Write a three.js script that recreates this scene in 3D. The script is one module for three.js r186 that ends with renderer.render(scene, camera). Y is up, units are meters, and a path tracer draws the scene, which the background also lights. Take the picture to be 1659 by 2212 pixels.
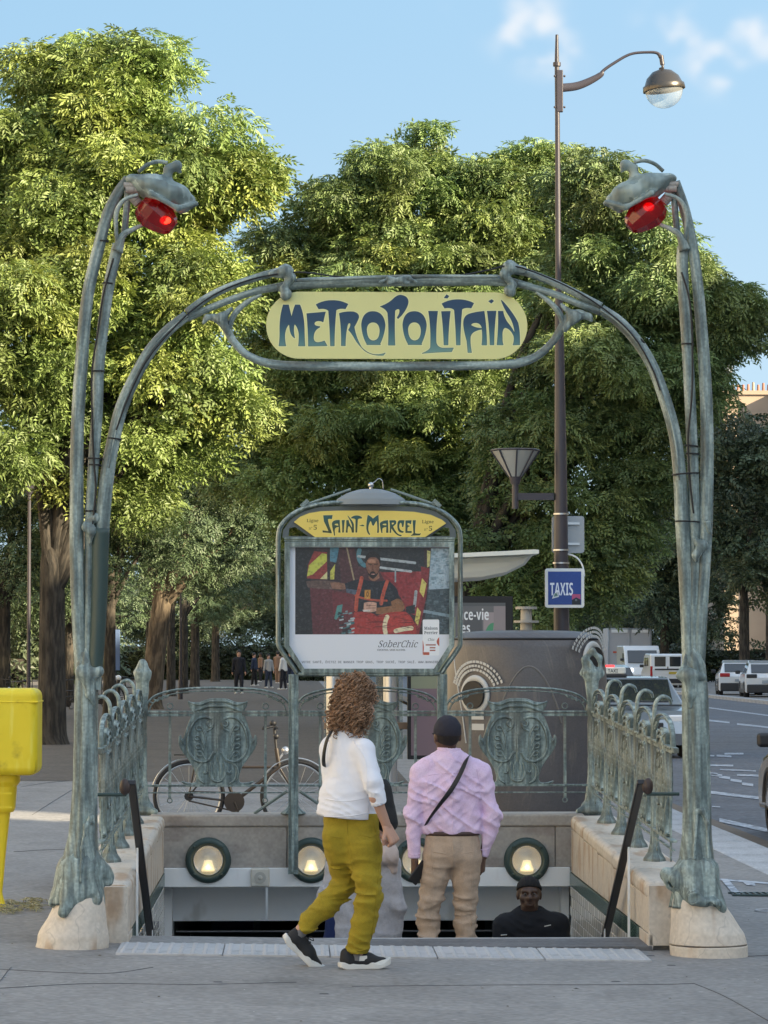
import * as THREE from 'three';
import { mergeGeometries } from 'three/addons/utils/BufferGeometryUtils.js';
import { RoundedBoxGeometry } from 'three/addons/geometries/RoundedBoxGeometry.js';

// ---------------------------------------------------------------- camera, sky, sun, exposure
const FPX = 6800, EYE = new THREE.Vector3(-0.58, 1.77, 18.7);
const YAW = Math.atan(197.5 / FPX), PITCH = Math.atan(301 / FPX);
const scene = new THREE.Scene();
const camera = new THREE.PerspectiveCamera(THREE.MathUtils.radToDeg(2 * Math.atan(1106 / FPX)), 0.75, 0.1, 2000);
camera.position.copy(EYE);
camera.rotation.order = 'YXZ';
camera.rotation.set(PITCH, -YAW, 0);
camera.updateMatrixWorld(true);

const EXPOSURE = 3.2;
const renderer = new THREE.WebGLRenderer({ antialias: true });
renderer.toneMapping = THREE.LinearToneMapping;
renderer.toneMappingExposure = EXPOSURE;
renderer.shadowMap.enabled = true;

const SUN_TO = new THREE.Vector3(0.8, 0.385, 0.5).normalize();   // low evening sun, from the right and behind the camera
const sun = new THREE.DirectionalLight(0xffecc8, 5.0);
sun.position.copy(SUN_TO).multiplyScalar(160);
sun.target.position.set(0, 0, -30);
sun.position.add(sun.target.position);
sun.castShadow = true;
sun.shadow.mapSize.set(4096, 4096);
Object.assign(sun.shadow.camera, { left: -140, right: 140, top: 120, bottom: -60, near: 1, far: 420 });
scene.add(sun, sun.target);

// ---------------------------------------------------------------- small helpers
const V = (x, y, z) => new THREE.Vector3(x, y, z);
const lerp = (a, b, t) => a + (b - a) * t, clamp = (x, a = 0, b = 1) => Math.max(a, Math.min(b, x));
const smooth = (a, b, x) => { const t = clamp((x - a) / (b - a)); return t * t * (3 - 2 * t); };
function rng(seed) { let s = (seed * 2654435761) | 0; return () => { s = (s + 0x6d2b79f5) | 0; let t = Math.imul(s ^ (s >>> 15), 1 | s); t = (t + Math.imul(t ^ (t >>> 7), 61 | t)) ^ t; return ((t ^ (t >>> 14)) >>> 0) / 4294967296; }; }
const hash2 = (x, y, s = 0) => { let h = Math.imul(x, 374761393) + Math.imul(y, 668265263) + Math.imul(s, 974634777); h = Math.imul(h ^ (h >>> 13), 1274126177); return ((h ^ (h >>> 16)) >>> 0) / 4294967296; };
function pnoise(x, y, px, py, s = 0) {           // value noise that repeats every px, py
  const ix = Math.floor(x), iy = Math.floor(y), fx = x - ix, fy = y - iy, u = fx * fx * (3 - 2 * fx), v = fy * fy * (3 - 2 * fy);
  const m = (a, p) => ((a % p) + p) % p, x0 = m(ix, px), x1 = m(ix + 1, px), y0 = m(iy, py), y1 = m(iy + 1, py);
  return lerp(lerp(hash2(x0, y0, s), hash2(x1, y0, s), u), lerp(hash2(x0, y1, s), hash2(x1, y1, s), u), v);
}
function fbm(u, v, px, py, oct = 4, s = 0) { let a = 0.5, t = 0, n = 0; for (let i = 0; i < oct; i++) { t += a * pnoise(u * px, v * py, px, py, s + i * 17); n += a; a *= 0.5; px *= 2; py *= 2; } return t / n; }
const hash3 = (x, y, z) => hash2(Math.imul(x, 73856093) ^ Math.imul(z, 19349663), y, 7);
function noise3(x, y, z) {
  const ix = Math.floor(x), iy = Math.floor(y), iz = Math.floor(z), s = (t) => t * t * (3 - 2 * t), u = s(x - ix), v = s(y - iy), w = s(z - iz);
  const c = (a, b, d) => hash3(ix + a, iy + b, iz + d);
  return lerp(lerp(lerp(c(0, 0, 0), c(1, 0, 0), u), lerp(c(0, 1, 0), c(1, 1, 0), u), v), lerp(lerp(c(0, 0, 1), c(1, 0, 1), u), lerp(c(0, 1, 1), c(1, 1, 1), u), v), w) * 2 - 1;
}
// a photo pixel (1659 x 2212 across the picture) gives a direction; the depth comes from the plane it lies on
const _m = camera.matrixWorld.clone();
const rayOf = (px, py) => V((px - 829.5) / FPX, -(py - 1106) / FPX, -1).transformDirection(_m);
function onZ(px, py, z) { const d = rayOf(px, py), t = (z - EYE.z) / d.z; return V(EYE.x + d.x * t, EYE.y + d.y * t, z); }
function onY(px, py, y = 0) { const d = rayOf(px, py), t = (y - EYE.y) / d.y; return V(EYE.x + d.x * t, y, EYE.z + d.z * t); }
const groundY = (x) => -0.016 * clamp(x, -4, 3.7);

// ---------------------------------------------------------------- sky: pale blue air with soft small clouds
{
  const W = 4096, H = 2048, data = new Float32Array(W * H * 4), R = rng(11), puffs = [];
  const cam = (px, py) => { const d = rayOf(px, py); return [Math.atan2(d.z, d.x), Math.asin(d.y)]; };
  for (const [px, py, r, k] of [[1120, 50, .009, .5], [1150, 30, .008, .4], [1165, 108, .008, .75], [1215, 118, .006, .45], [1450, 50, .008, .7], [1490, 95, .007, .4], [1560, 60, .006, .5], [1560, 140, .007, .6], [1530, 170, .006, .5], [1640, 60, .008, .7], [1610, 180, .006, .35], [985, 15, .004, .3], [1690, 130, .006, .5]]) { const [a, e] = cam(px, py); puffs.push([a, e, r, k]); }
  for (let i = 0; i < 420; i++) { const a = (R() * 2 - 1) * Math.PI, e = .1 + R() * R() * 1.2; if (Math.abs(a + Math.PI / 2) < .22 && e < .26) continue; const n = 2 + R() * 4; for (let j = 0; j < n; j++) puffs.push([a + (R() - .5) * .08, e + (R() - .5) * .02, .010 + R() * .02, .4 + R() * .6]); }
  const cov = new Float32Array(W * H);
  for (const [a, e, r, k] of puffs) {
    const ce = Math.cos(e), c0 = Math.round(((a / (2 * Math.PI)) + .5) * W), r0 = Math.round((e / Math.PI + .5) * H), sx = Math.ceil(r * 2.6 / ce / (2 * Math.PI) * W), sy = Math.ceil(r * 2.6 / Math.PI * H);
    for (let y = Math.max(0, r0 - sy); y <= Math.min(H - 1, r0 + sy); y++) for (let x = c0 - sx; x <= c0 + sx; x++) {
      const da = ((x + .5) / W - .5) * 2 * Math.PI - a, de = ((y + .5) / H - .5) * Math.PI - e, q = (da * ce / r / 1.35) ** 2 + (de / r) ** 2; if (q > 6) continue;
      cov[y * W + ((x % W) + W) % W] += k * Math.exp(-q * 1.1);
    }
  }
  const P = EXPOSURE, zen = [.36, .54, .80], mid = [.37, .63, .88], low = [.58, .78, .93], cl = [.93, .95, .98];
  for (let y = 0; y < H; y++) {
    const e = ((y + .5) / H - .5) * Math.PI, t = Math.max(0, e);
    const a = smooth(0, .24, t), b = smooth(.15, 1.2, t);
    const ce = Math.cos(e), se = Math.sin(e), base = [0, 1, 2].map((k) => lerp(lerp(low[k], mid[k], a), zen[k], b));
    if (e < -.01) { for (let x = 0; x < W; x++) { const i = (y * W + x) * 4; data[i] = low[0] / P; data[i + 1] = low[1] / P; data[i + 2] = low[2] / P; data[i + 3] = 1; } continue; }
    for (let x = 0; x < W; x++) {
      const i = (y * W + x) * 4, az = ((x + .5) / W - .5) * 2 * Math.PI;
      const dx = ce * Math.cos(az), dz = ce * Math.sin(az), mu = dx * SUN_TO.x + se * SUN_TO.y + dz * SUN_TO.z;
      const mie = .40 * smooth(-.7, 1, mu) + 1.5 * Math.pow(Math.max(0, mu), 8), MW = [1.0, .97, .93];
      let c = cov[y * W + x];
      if (c > .02) { const n = fbm(x / W, y / H, 420, 300, 4, 5); c = clamp(c * 1.15) * smooth(.30, .72, n); c = smooth(.02, .95, c) * .85; } else c = 0;
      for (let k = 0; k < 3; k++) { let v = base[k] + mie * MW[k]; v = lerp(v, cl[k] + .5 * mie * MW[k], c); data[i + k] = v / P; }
      data[i + 3] = 1;
    }
  }
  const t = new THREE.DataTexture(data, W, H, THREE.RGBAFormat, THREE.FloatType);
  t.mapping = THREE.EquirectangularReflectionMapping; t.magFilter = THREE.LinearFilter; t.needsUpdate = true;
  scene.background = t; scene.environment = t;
}

// ---------------------------------------------------------------- naming
const taken = new Map();
function numbered(n) { const k = taken.get(n) ?? 0; taken.set(n, k + 1); return k ? `${n}_${String(k).padStart(3, '0')}` : n; }
function tag(o, label, category, group) { o.userData = { label, category }; if (group) o.userData.group = group; return o; }
function thing(name, label, category, pos = [0, 0, 0], turn = 0, group) { const g = new THREE.Group(); g.name = numbered(name); g.position.set(...pos); g.rotation.y = turn; tag(g, label, category, group); scene.add(g); return g; }
function mesh(parent, name, geo, mat) { const m = new THREE.Mesh(geo, mat); m.name = name; m.castShadow = m.receiveShadow = true; parent.add(m); return m; }
function single(name, label, category, geo, mat, group) { const m = mesh(scene, numbered(name), geo, mat); return tag(m, label, category, group); }
function structure(name, geo, mat, parent = scene) { const m = geo ? mesh(parent, parent === scene ? numbered(name) : name, geo, mat) : (() => { const g = new THREE.Group(); g.name = numbered(name); parent.add(g); return g; })(); if (parent === scene) m.userData = { kind: 'structure' }; return m; }

// ---------------------------------------------------------------- geometry kit
const clean = (g) => { for (const k of Object.keys(g.attributes)) if (!['position', 'normal', 'uv'].includes(k)) g.deleteAttribute(k); return g; };
function merge(list) { return mergeGeometries(list.map((g) => { g = clean(g.index ? g.toNonIndexed() : g); if (!g.attributes.normal) g.computeVertexNormals(); if (!g.attributes.uv) g.setAttribute('uv', new THREE.BufferAttribute(new Float32Array(g.attributes.position.count * 2), 2)); return g; })); }
function boxUV(g, s = 1, off = 0) {
  g = clean(g.index ? g.toNonIndexed() : g); if (!g.attributes.normal) g.computeVertexNormals();
  const p = g.attributes.position, uv = new Float32Array(p.count * 2), a = V(), b = V(), c = V();
  for (let i = 0; i < p.count; i += 3) {
    a.fromBufferAttribute(p, i); b.fromBufferAttribute(p, i + 1); c.fromBufferAttribute(p, i + 2);
    const n = b.clone().sub(a).cross(c.clone().sub(a)), ax = Math.abs(n.x), ay = Math.abs(n.y), az = Math.abs(n.z);
    [a, b, c].forEach((q, k) => { const [u, v] = ax > ay && ax > az ? [q.z, q.y] : ay > az ? [q.x, q.z] : [q.x, q.y]; uv[(i + k) * 2] = u * s + off; uv[(i + k) * 2 + 1] = v * s + off * .37; });
  }
  g.setAttribute('uv', new THREE.BufferAttribute(uv, 2)); return g;
}
const box = (w, h, d, x = 0, y = 0, z = 0, r = 0) => (r ? new RoundedBoxGeometry(w, h, d, 2, r) : new THREE.BoxGeometry(w, h, d)).translate(x, y, z);
const cyl = (r0, r1, h, x = 0, y = 0, z = 0, n = 16) => new THREE.CylinderGeometry(r1, r0, h, n).translate(x, y + h / 2, z);   // r0 below, r1 above, standing on y
const ball = (r, x = 0, y = 0, z = 0, n = 14, sy = 1, sz = 1) => new THREE.SphereGeometry(r, n, Math.ceil(n * .7)).scale(1, sy, sz).translate(x, y, z);
function bar(a, b, w, h = w, r = 0) {            // a straight bar of section w x h between two points
  const A = V(...a), B = V(...b), d = B.clone().sub(A), L = d.length(); const g = r ? new RoundedBoxGeometry(w, L, h, 2, r) : new THREE.BoxGeometry(w, L, h);
  g.applyQuaternion(new THREE.Quaternion().setFromUnitVectors(V(0, 1, 0), d.normalize())); return g.translate((a[0] + b[0]) / 2, (a[1] + b[1]) / 2, (a[2] + b[2]) / 2);
}
function rod(a, b, r, n = 8, r2 = r) { const A = V(...a), B = V(...b), d = B.clone().sub(A), g = new THREE.CylinderGeometry(r2, r, d.length(), n); g.applyQuaternion(new THREE.Quaternion().setFromUnitVectors(V(0, 1, 0), d.normalize())); return g.translate((a[0] + b[0]) / 2, (a[1] + b[1]) / 2, (a[2] + b[2]) / 2); }
// sweep along points [x,y,z,(ra),(rb)]: ra across the plane of the curve, rb along `side`
function sweep(pts, { n = 40, seg = 10, r = .02, side = [0, 0, 1], prof = null, cap = true, closed = false } = {}) {
  const P = pts.map((p) => V(p[0], p[1], p[2])), cv = new THREE.CatmullRomCurve3(P, closed, 'centripetal'), N = P.length, m = closed ? N : N - 1, S = V(...side);
  const rad = (t) => { const f = t * m, i = Math.min(m - 1, Math.floor(f)), u = f - i, a = pts[i], b = pts[(i + 1) % N], g = (p, k) => p[k] ?? (k === 4 ? p[3] ?? r : r); return [lerp(g(a, 3), g(b, 3), u), lerp(g(a, 4), g(b, 4), u)]; };
  const pos = [], uv = [], idx = [], q = V(), tan = V(); let len = 0, last = null;
  for (let i = 0; i <= n; i++) {
    const t = i / n; cv.getPoint(t, q); cv.getTangent(t, tan);
    const A = V().crossVectors(S, tan).normalize(), B = V().crossVectors(tan, A).normalize(), [ra, rb] = rad(t);
    if (last) len += q.distanceTo(last); last = q.clone();
    for (let j = 0; j <= seg; j++) { const th = j / seg * Math.PI * 2, k = prof ? prof(th, t) : 1, ca = Math.cos(th) * ra * k, sb = Math.sin(th) * rb * k; pos.push(q.x + A.x * ca + B.x * sb, q.y + A.y * ca + B.y * sb, q.z + A.z * ca + B.z * sb); uv.push(j / seg * Math.max(.1, (ra + rb) * 3.14), len); }
  }
  for (let i = 0; i < n; i++) for (let j = 0; j < seg; j++) { const a = i * (seg + 1) + j, b = a + seg + 1; idx.push(a, a + 1, b, b, a + 1, b + 1); }
  if (cap && !closed) for (const e of [0, n]) { const c = pos.length / 3; cv.getPoint(e / n, q); pos.push(q.x, q.y, q.z); uv.push(0, 0); for (let j = 0; j < seg; j++) { const a = e * (seg + 1) + j; e ? idx.push(c, a, a + 1) : idx.push(c, a + 1, a); } }
  const g = new THREE.BufferGeometry(); g.setAttribute('position', new THREE.Float32BufferAttribute(pos, 3)); g.setAttribute('uv', new THREE.Float32BufferAttribute(uv, 2)); g.setIndex(idx); g.computeVertexNormals(); weld(g, n, seg); return g;
}
function weld(g, n, seg) { const N = g.attributes.normal; for (let i = 0; i <= n; i++) { const a = i * (seg + 1), b = a + seg; const x = N.getX(a) + N.getX(b), y = N.getY(a) + N.getY(b), z = N.getZ(a) + N.getZ(b), l = Math.hypot(x, y, z) || 1; N.setXYZ(a, x / l, y / l, z / l); N.setXYZ(b, x / l, y / l, z / l); } }
// loft of level rings [x, y, z, rx, rz]
function loft(rings, { n = 40, seg = 28, prof = null, cap = true, pw = 1 } = {}) {
  const R = rings.map((q) => V(q[0], q[1], q[2])), cv = new THREE.CatmullRomCurve3(R, false, 'catmullrom', .3), m = rings.length - 1, pos = [], uv = [], idx = [], q = V();
  for (let i = 0; i <= n; i++) {
    const f = i / n * m, k = Math.min(m - 1, Math.floor(f)), u = f - k, su = u * u * (3 - 2 * u); cv.getPoint(i / n, q);
    const rx = lerp(rings[k][3], rings[k + 1][3], lerp(u, su, .5)), rz = lerp(rings[k][4] ?? rings[k][3], rings[k + 1][4] ?? rings[k + 1][3], lerp(u, su, .5));
    for (let j = 0; j <= seg; j++) { const th = j / seg * Math.PI * 2, w = prof ? prof(th, i / n, q.y) : 1, c = Math.cos(th), s = Math.sin(th), pc = Math.sign(c) * Math.abs(c) ** pw, ps = Math.sign(s) * Math.abs(s) ** pw; pos.push(q.x + pc * rx * w, q.y, q.z + ps * rz * w); uv.push(j / seg * (rx + rz) * 3.14, q.y); }
  }
  for (let i = 0; i < n; i++) for (let j = 0; j < seg; j++) { const a = i * (seg + 1) + j, b = a + seg + 1; idx.push(a, b, a + 1, b, b + 1, a + 1); }
  if (cap) for (const e of [0, n]) { const c = pos.length / 3; cv.getPoint(e / n, q); pos.push(q.x, q.y, q.z); uv.push(0, 0); for (let j = 0; j < seg; j++) { const a = e * (seg + 1) + j; e ? idx.push(c, a + 1, a) : idx.push(c, a, a + 1); } }
  const g = new THREE.BufferGeometry(); g.setAttribute('position', new THREE.Float32BufferAttribute(pos, 3)); g.setAttribute('uv', new THREE.Float32BufferAttribute(uv, 2)); g.setIndex(idx); g.computeVertexNormals(); weld(g, n, seg); return g;
}
function shapeOf(pts, smoothIt = false) { const s = new THREE.Shape(); if (smoothIt) { s.moveTo(pts[0][0], pts[0][1]); s.splineThru(pts.slice(1).concat([pts[0]]).map((p) => new THREE.Vector2(p[0], p[1]))); } else { s.moveTo(pts[0][0], pts[0][1]); for (const p of pts.slice(1)) s.lineTo(p[0], p[1]); s.closePath(); } return s; }
function plate(pts, depth, { smoothIt = false, bevel = 0, holes = [], curve = 8, z = 0 } = {}) {
  const s = pts instanceof THREE.Shape ? pts : shapeOf(pts, smoothIt); for (const h of holes) s.holes.push(h instanceof THREE.Shape ? h : shapeOf(h, smoothIt));
  return new THREE.ExtrudeGeometry(s, { depth: depth - 2 * bevel, bevelEnabled: bevel > 0, bevelThickness: bevel, bevelSize: bevel, bevelOffset: -bevel, bevelSegments: 2, curveSegments: curve }).translate(0, 0, z + bevel - depth / 2);
}
function roundRect(x0, y0, x1, y1, r) { const s = new THREE.Shape(); s.moveTo(x0 + r, y0); s.lineTo(x1 - r, y0); s.absarc(x1 - r, y0 + r, r, -Math.PI / 2, 0); s.lineTo(x1, y1 - r); s.absarc(x1 - r, y1 - r, r, 0, Math.PI / 2); s.lineTo(x0 + r, y1); s.absarc(x0 + r, y1 - r, r, Math.PI / 2, Math.PI); s.lineTo(x0, y0 + r); s.absarc(x0 + r, y0 + r, r, Math.PI, Math.PI * 1.5); return s; }
const lathe = (pts, n = 28) => new THREE.LatheGeometry(pts.map((p) => new THREE.Vector2(p[0], p[1])), n);
// surface of a distance field
function solid(f, lo, hi, cell) {
  const nx = Math.ceil((hi[0] - lo[0]) / cell) + 1, ny = Math.ceil((hi[1] - lo[1]) / cell) + 1, nz = Math.ceil((hi[2] - lo[2]) / cell) + 1, D = new Float32Array(nx * ny * nz), at = (i, j, k) => i + nx * (j + ny * k);
  for (let k = 0; k < nz; k++) for (let j = 0; j < ny; j++) for (let i = 0; i < nx; i++) D[at(i, j, k)] = f(lo[0] + i * cell, lo[1] + j * cell, lo[2] + k * cell);
  const id = new Int32Array(nx * ny * nz).fill(-1), pos = [], idx = [], E = [[0, 1], [2, 3], [4, 5], [6, 7], [0, 2], [1, 3], [4, 6], [5, 7], [0, 4], [1, 5], [2, 6], [3, 7]], d = new Float32Array(8);
  for (let k = 0; k < nz - 1; k++) for (let j = 0; j < ny - 1; j++) for (let i = 0; i < nx - 1; i++) {
    let c = 0; for (let q = 0; q < 8; q++) { d[q] = D[at(i + (q & 1), j + ((q >> 1) & 1), k + (q >> 2))]; if (d[q] < 0) c++; }
    if (!c || c === 8) continue;
    let x = 0, y = 0, z = 0, n = 0;
    for (const [a, b] of E) if ((d[a] < 0) !== (d[b] < 0)) { const t = d[a] / (d[a] - d[b]); x += lerp(a & 1, b & 1, t); y += lerp((a >> 1) & 1, (b >> 1) & 1, t); z += lerp(a >> 2, b >> 2, t); n++; }
    id[at(i, j, k)] = pos.length / 3; pos.push(lo[0] + (i + x / n) * cell, lo[1] + (j + y / n) * cell, lo[2] + (k + z / n) * cell);
  }
  const quad = (a, b, c, e, flip) => { if (a < 0 || b < 0 || c < 0 || e < 0) return; flip ? idx.push(a, c, b, b, c, e) : idx.push(a, b, c, b, e, c); };
  for (let k = 1; k < nz - 1; k++) for (let j = 1; j < ny - 1; j++) for (let i = 1; i < nx - 1; i++) {
    const s = D[at(i, j, k)] < 0;
    if (s !== D[at(i + 1, j, k)] < 0) quad(id[at(i, j - 1, k - 1)], id[at(i, j, k - 1)], id[at(i, j - 1, k)], id[at(i, j, k)], !s);
    if (s !== D[at(i, j + 1, k)] < 0) quad(id[at(i - 1, j, k - 1)], id[at(i, j, k - 1)], id[at(i - 1, j, k)], id[at(i, j, k)], s);
    if (s !== D[at(i, j, k + 1)] < 0) quad(id[at(i - 1, j - 1, k)], id[at(i, j - 1, k)], id[at(i - 1, j, k)], id[at(i, j, k)], !s);
  }
  const g = new THREE.BufferGeometry(); g.setAttribute('position', new THREE.Float32BufferAttribute(pos, 3)); g.setIndex(idx); g.computeVertexNormals(); return g;
}
const smin = (a, b, k) => { const h = Math.max(k - Math.abs(a - b), 0) / k; return Math.min(a, b) - h * h * k * .25; };
function cap(a, b, ra, rb, sq = null) {          // tapered capsule; sq = [sx, sy, sz] thins it along the axes
  const [ax, ay, az] = a, dx = b[0] - ax, dy = b[1] - ay, dz = b[2] - az, L = dx * dx + dy * dy + dz * dz || 1e-9;
  return (x, y, z) => { const px = x - ax, py = y - ay, pz = z - az, t = clamp((px * dx + py * dy + pz * dz) / L); let ex = px - dx * t, ey = py - dy * t, ez = pz - dz * t; if (sq) { ex /= sq[0]; ey /= sq[1]; ez /= sq[2]; } return Math.sqrt(ex * ex + ey * ey + ez * ez) - lerp(ra, rb, t); };
}
const ell = (c, r) => (x, y, z) => { const a = (x - c[0]) / r[0], b = (y - c[1]) / r[1], d = (z - c[2]) / r[2], k = Math.sqrt(a * a + b * b + d * d); return (k - 1) * Math.min(r[0], r[1], r[2]); };
function field(list, k) { return (x, y, z) => { let d = 1e3; for (const f of list) d = smin(d, f(x, y, z), k); return d; }; }
function bounds(list, pad) { const lo = [1e9, 1e9, 1e9], hi = [-1e9, -1e9, -1e9]; for (const p of list) for (let i = 0; i < 3; i++) { lo[i] = Math.min(lo[i], p[i] - pad); hi[i] = Math.max(hi[i], p[i] + pad); } return [lo, hi]; }

// ---------------------------------------------------------------- materials
const lin = (r, g, b) => new THREE.Color().setRGB(r, g, b);
function tex(n, fn, { srgb = true, w = n, h = n, repeat = null } = {}) {
  const d = new Uint8Array(w * h * 4);
  for (let y = 0; y < h; y++) for (let x = 0; x < w; x++) { const c = fn(x / w, y / h), i = (y * w + x) * 4; if (typeof c === 'number') d[i] = d[i + 1] = d[i + 2] = clamp(c) * 255; else { d[i] = clamp(c[0]) * 255; d[i + 1] = clamp(c[1]) * 255; d[i + 2] = clamp(c[2]) * 255; } d[i + 3] = 255; }
  const t = new THREE.DataTexture(d, w, h, THREE.RGBAFormat); t.wrapS = t.wrapT = THREE.RepeatWrapping; t.magFilter = THREE.LinearFilter; t.minFilter = THREE.LinearMipmapLinearFilter; t.generateMipmaps = true; if (srgb) t.colorSpace = THREE.SRGBColorSpace; if (repeat) t.repeat.set(...repeat); t.needsUpdate = true; return t;
}
const mix3 = (a, b, t) => [lerp(a[0], b[0], t), lerp(a[1], b[1], t), lerp(a[2], b[2], t)];
const std = (o) => new THREE.MeshStandardMaterial({ roughness: .7, metalness: 0, ...o });
const phys = (o) => new THREE.MeshPhysicalMaterial({ roughness: .5, metalness: 0, ...o });
function canvasTex(w, h, draw) { const c = document.createElement('canvas'); c.width = w; c.height = h; const g = c.getContext('2d'); draw(g, w, h); const t = new THREE.CanvasTexture(c); t.colorSpace = THREE.SRGBColorSpace; t.magFilter = THREE.LinearFilter; t.anisotropy = 8; return t; }
const fineBump = tex(256, (u, v) => fbm(u, v, 24, 24, 4, 3), { srgb: false });
const coarseBump = tex(256, (u, v) => fbm(u, v, 6, 6, 5, 9), { srgb: false });
const M = {};
// verdigris-painted cast iron: teal grey with pale chalky runs, brown wear
M.iron = std({ roughness: .52, bumpMap: fineBump, bumpScale: .0015, map: tex(512, (u, v) => {
  const a = fbm(u, v, 5, 3, 5, 1), run = fbm(u, v, 40, 4, 3, 2), sp = fbm(u, v, 60, 60, 2, 4), br = smooth(.58, .75, fbm(u, v, 7, 4, 4, 8));
  let c = mix3([.41, .47, .47], [.545, .61, .60], smooth(.25, .75, a)); c = mix3(c, [.72, .77, .745], smooth(.52, .75, run) * .55); c = mix3(c, [.30, .345, .35], smooth(.50, .36, run) * .5); c = mix3(c, [.42, .39, .34], br * .35); const k = .86 + .28 * sp; return [c[0] * k, c[1] * k, c[2] * k];
}, { repeat: [1.3, 1.3] }) });
M.ironDark = std({ color: lin(.035, .065, .062), roughness: .5, bumpMap: fineBump, bumpScale: .001 });
M.black = std({ color: lin(.012, .012, .014), roughness: .55 });
M.steel = std({ color: lin(.55, .56, .58), roughness: .3, metalness: .9 });
// cream stone with brown rain stains and grey veins
const marbleTex = tex(512, (u, v) => {
  const wv = u * 6 + 2.2 * fbm(u, v, 4, 4, 4, 21), vein = Math.abs(Math.sin(wv * 3.14 + 4 * fbm(u, v, 3, 5, 3, 22))), st = fbm(u, v, 9, 3, 4, 23), sp = fbm(u, v, 70, 70, 2, 24);
  let c = mix3([.84, .80, .745], [.78, .745, .70], fbm(u, v, 5, 5, 4, 25)); c = mix3(c, [.58, .56, .54], smooth(.10, 0, vein) * .35); c = mix3(c, [.60, .45, .32], smooth(.54, .76, st) * .5); const k = .94 + .12 * sp; return [c[0] * k, c[1] * k, c[2] * k];
});
M.marble = std({ map: marbleTex, roughness: .6, bumpMap: fineBump, bumpScale: .002 });
M.greyStone = std({ roughness: .75, bumpMap: fineBump, bumpScale: .002, map: tex(256, (u, v) => { const a = fbm(u, v, 5, 5, 5, 31), s = fbm(u, v, 3, 9, 4, 33), k = .93 + .14 * fbm(u, v, 60, 60, 2, 32); let c = mix3([.60, .575, .55], [.70, .675, .645], a); c = mix3(c, [.50, .46, .44], smooth(.55, .8, s) * .6); return c.map((q) => q * k); }) });
M.whitePaint = std({ roughness: .55, bumpMap: fineBump, bumpScale: .001, map: tex(256, (u, v) => { const s = smooth(.6, .8, fbm(u, v, 6, 3, 4, 41)); return mix3([.92, .93, .94], [.74, .74, .72], s * .7); }) });
M.greenBand = std({ color: lin(.035, .085, .072), roughness: .25, bumpMap: fineBump, bumpScale: .0005 });
// ---------------------------------------------------------------- ground, road, kerb
const FW = 1.57, Z0 = -0.78, ZB = -5.65;         // half width of the stairwell, its top step and its back wall
M.pave = std({ roughness: .82, bumpMap: tex(512, (u, v) => .5 * fbm(u, v, 90, 90, 2, 51) + .5 * fbm(u, v, 12, 12, 3, 52), { srgb: false }), bumpScale: .004, map: tex(1024, (u, v) => {
  const a = fbm(u, v, 4, 4, 5, 53), b = fbm(u, v, 150, 150, 2, 54), c = fbm(u, v, 14, 5, 4, 55), k = .525 + .10 * (a - .5) + .13 * (b - .5) + .06 * (c - .5) - .04 * smooth(.60, .75, fbm(u, v, 7, 7, 4, 57)); const gum = hash2(Math.floor(u * 90), Math.floor(v * 90), 3) > .985 ? .07 * smooth(.45, .2, Math.hypot(u * 90 % 1 - .5, v * 90 % 1 - .5)) : 0; return [k * 1.015 + gum, k * 1.0 + gum, k * .99 + gum];
}) });
M.road = std({ roughness: .85, bumpMap: fineBump, bumpScale: .003, map: tex(512, (u, v) => { const k = .385 + .08 * (fbm(u, v, 4, 4, 5, 61) - .5) + .16 * (fbm(u, v, 120, 120, 2, 62) - .5) + .05 * (fbm(u, v, 3, 22, 3, 63) - .5); return [k, k * 1.03, k * 1.1]; }) });
M.kerb = std({ roughness: .7, bumpMap: fineBump, bumpScale: .002, map: tex(256, (u, v) => { const k = .66 + .12 * (fbm(u, v, 5, 5, 4, 71) - .5) + .2 * (fbm(u, v, 80, 80, 2, 72) - .5); return [k, k * 1.01, k * 1.03]; }) });
M.soil = std({ roughness: .95, map: tex(256, (u, v) => mix3([.36, .33, .29], [.44, .40, .35], fbm(u, v, 8, 8, 5, 75))) });
M.roadWhite = std({ roughness: .7, bumpMap: fineBump, bumpScale: .002, map: tex(256, (u, v) => mix3([.74, .76, .79], [.46, .48, .52], smooth(.45, .72, fbm(u, v, 18, 18, 4, 77)))) });
M.tar = std({ color: lin(.10, .10, .105), roughness: .9 });
M.gutter = std({ roughness: .9, map: tex(256, (u, v) => mix3([.40, .36, .32], [.50, .45, .40], fbm(u, v, 6, 16, 5, 79))) });

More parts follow.
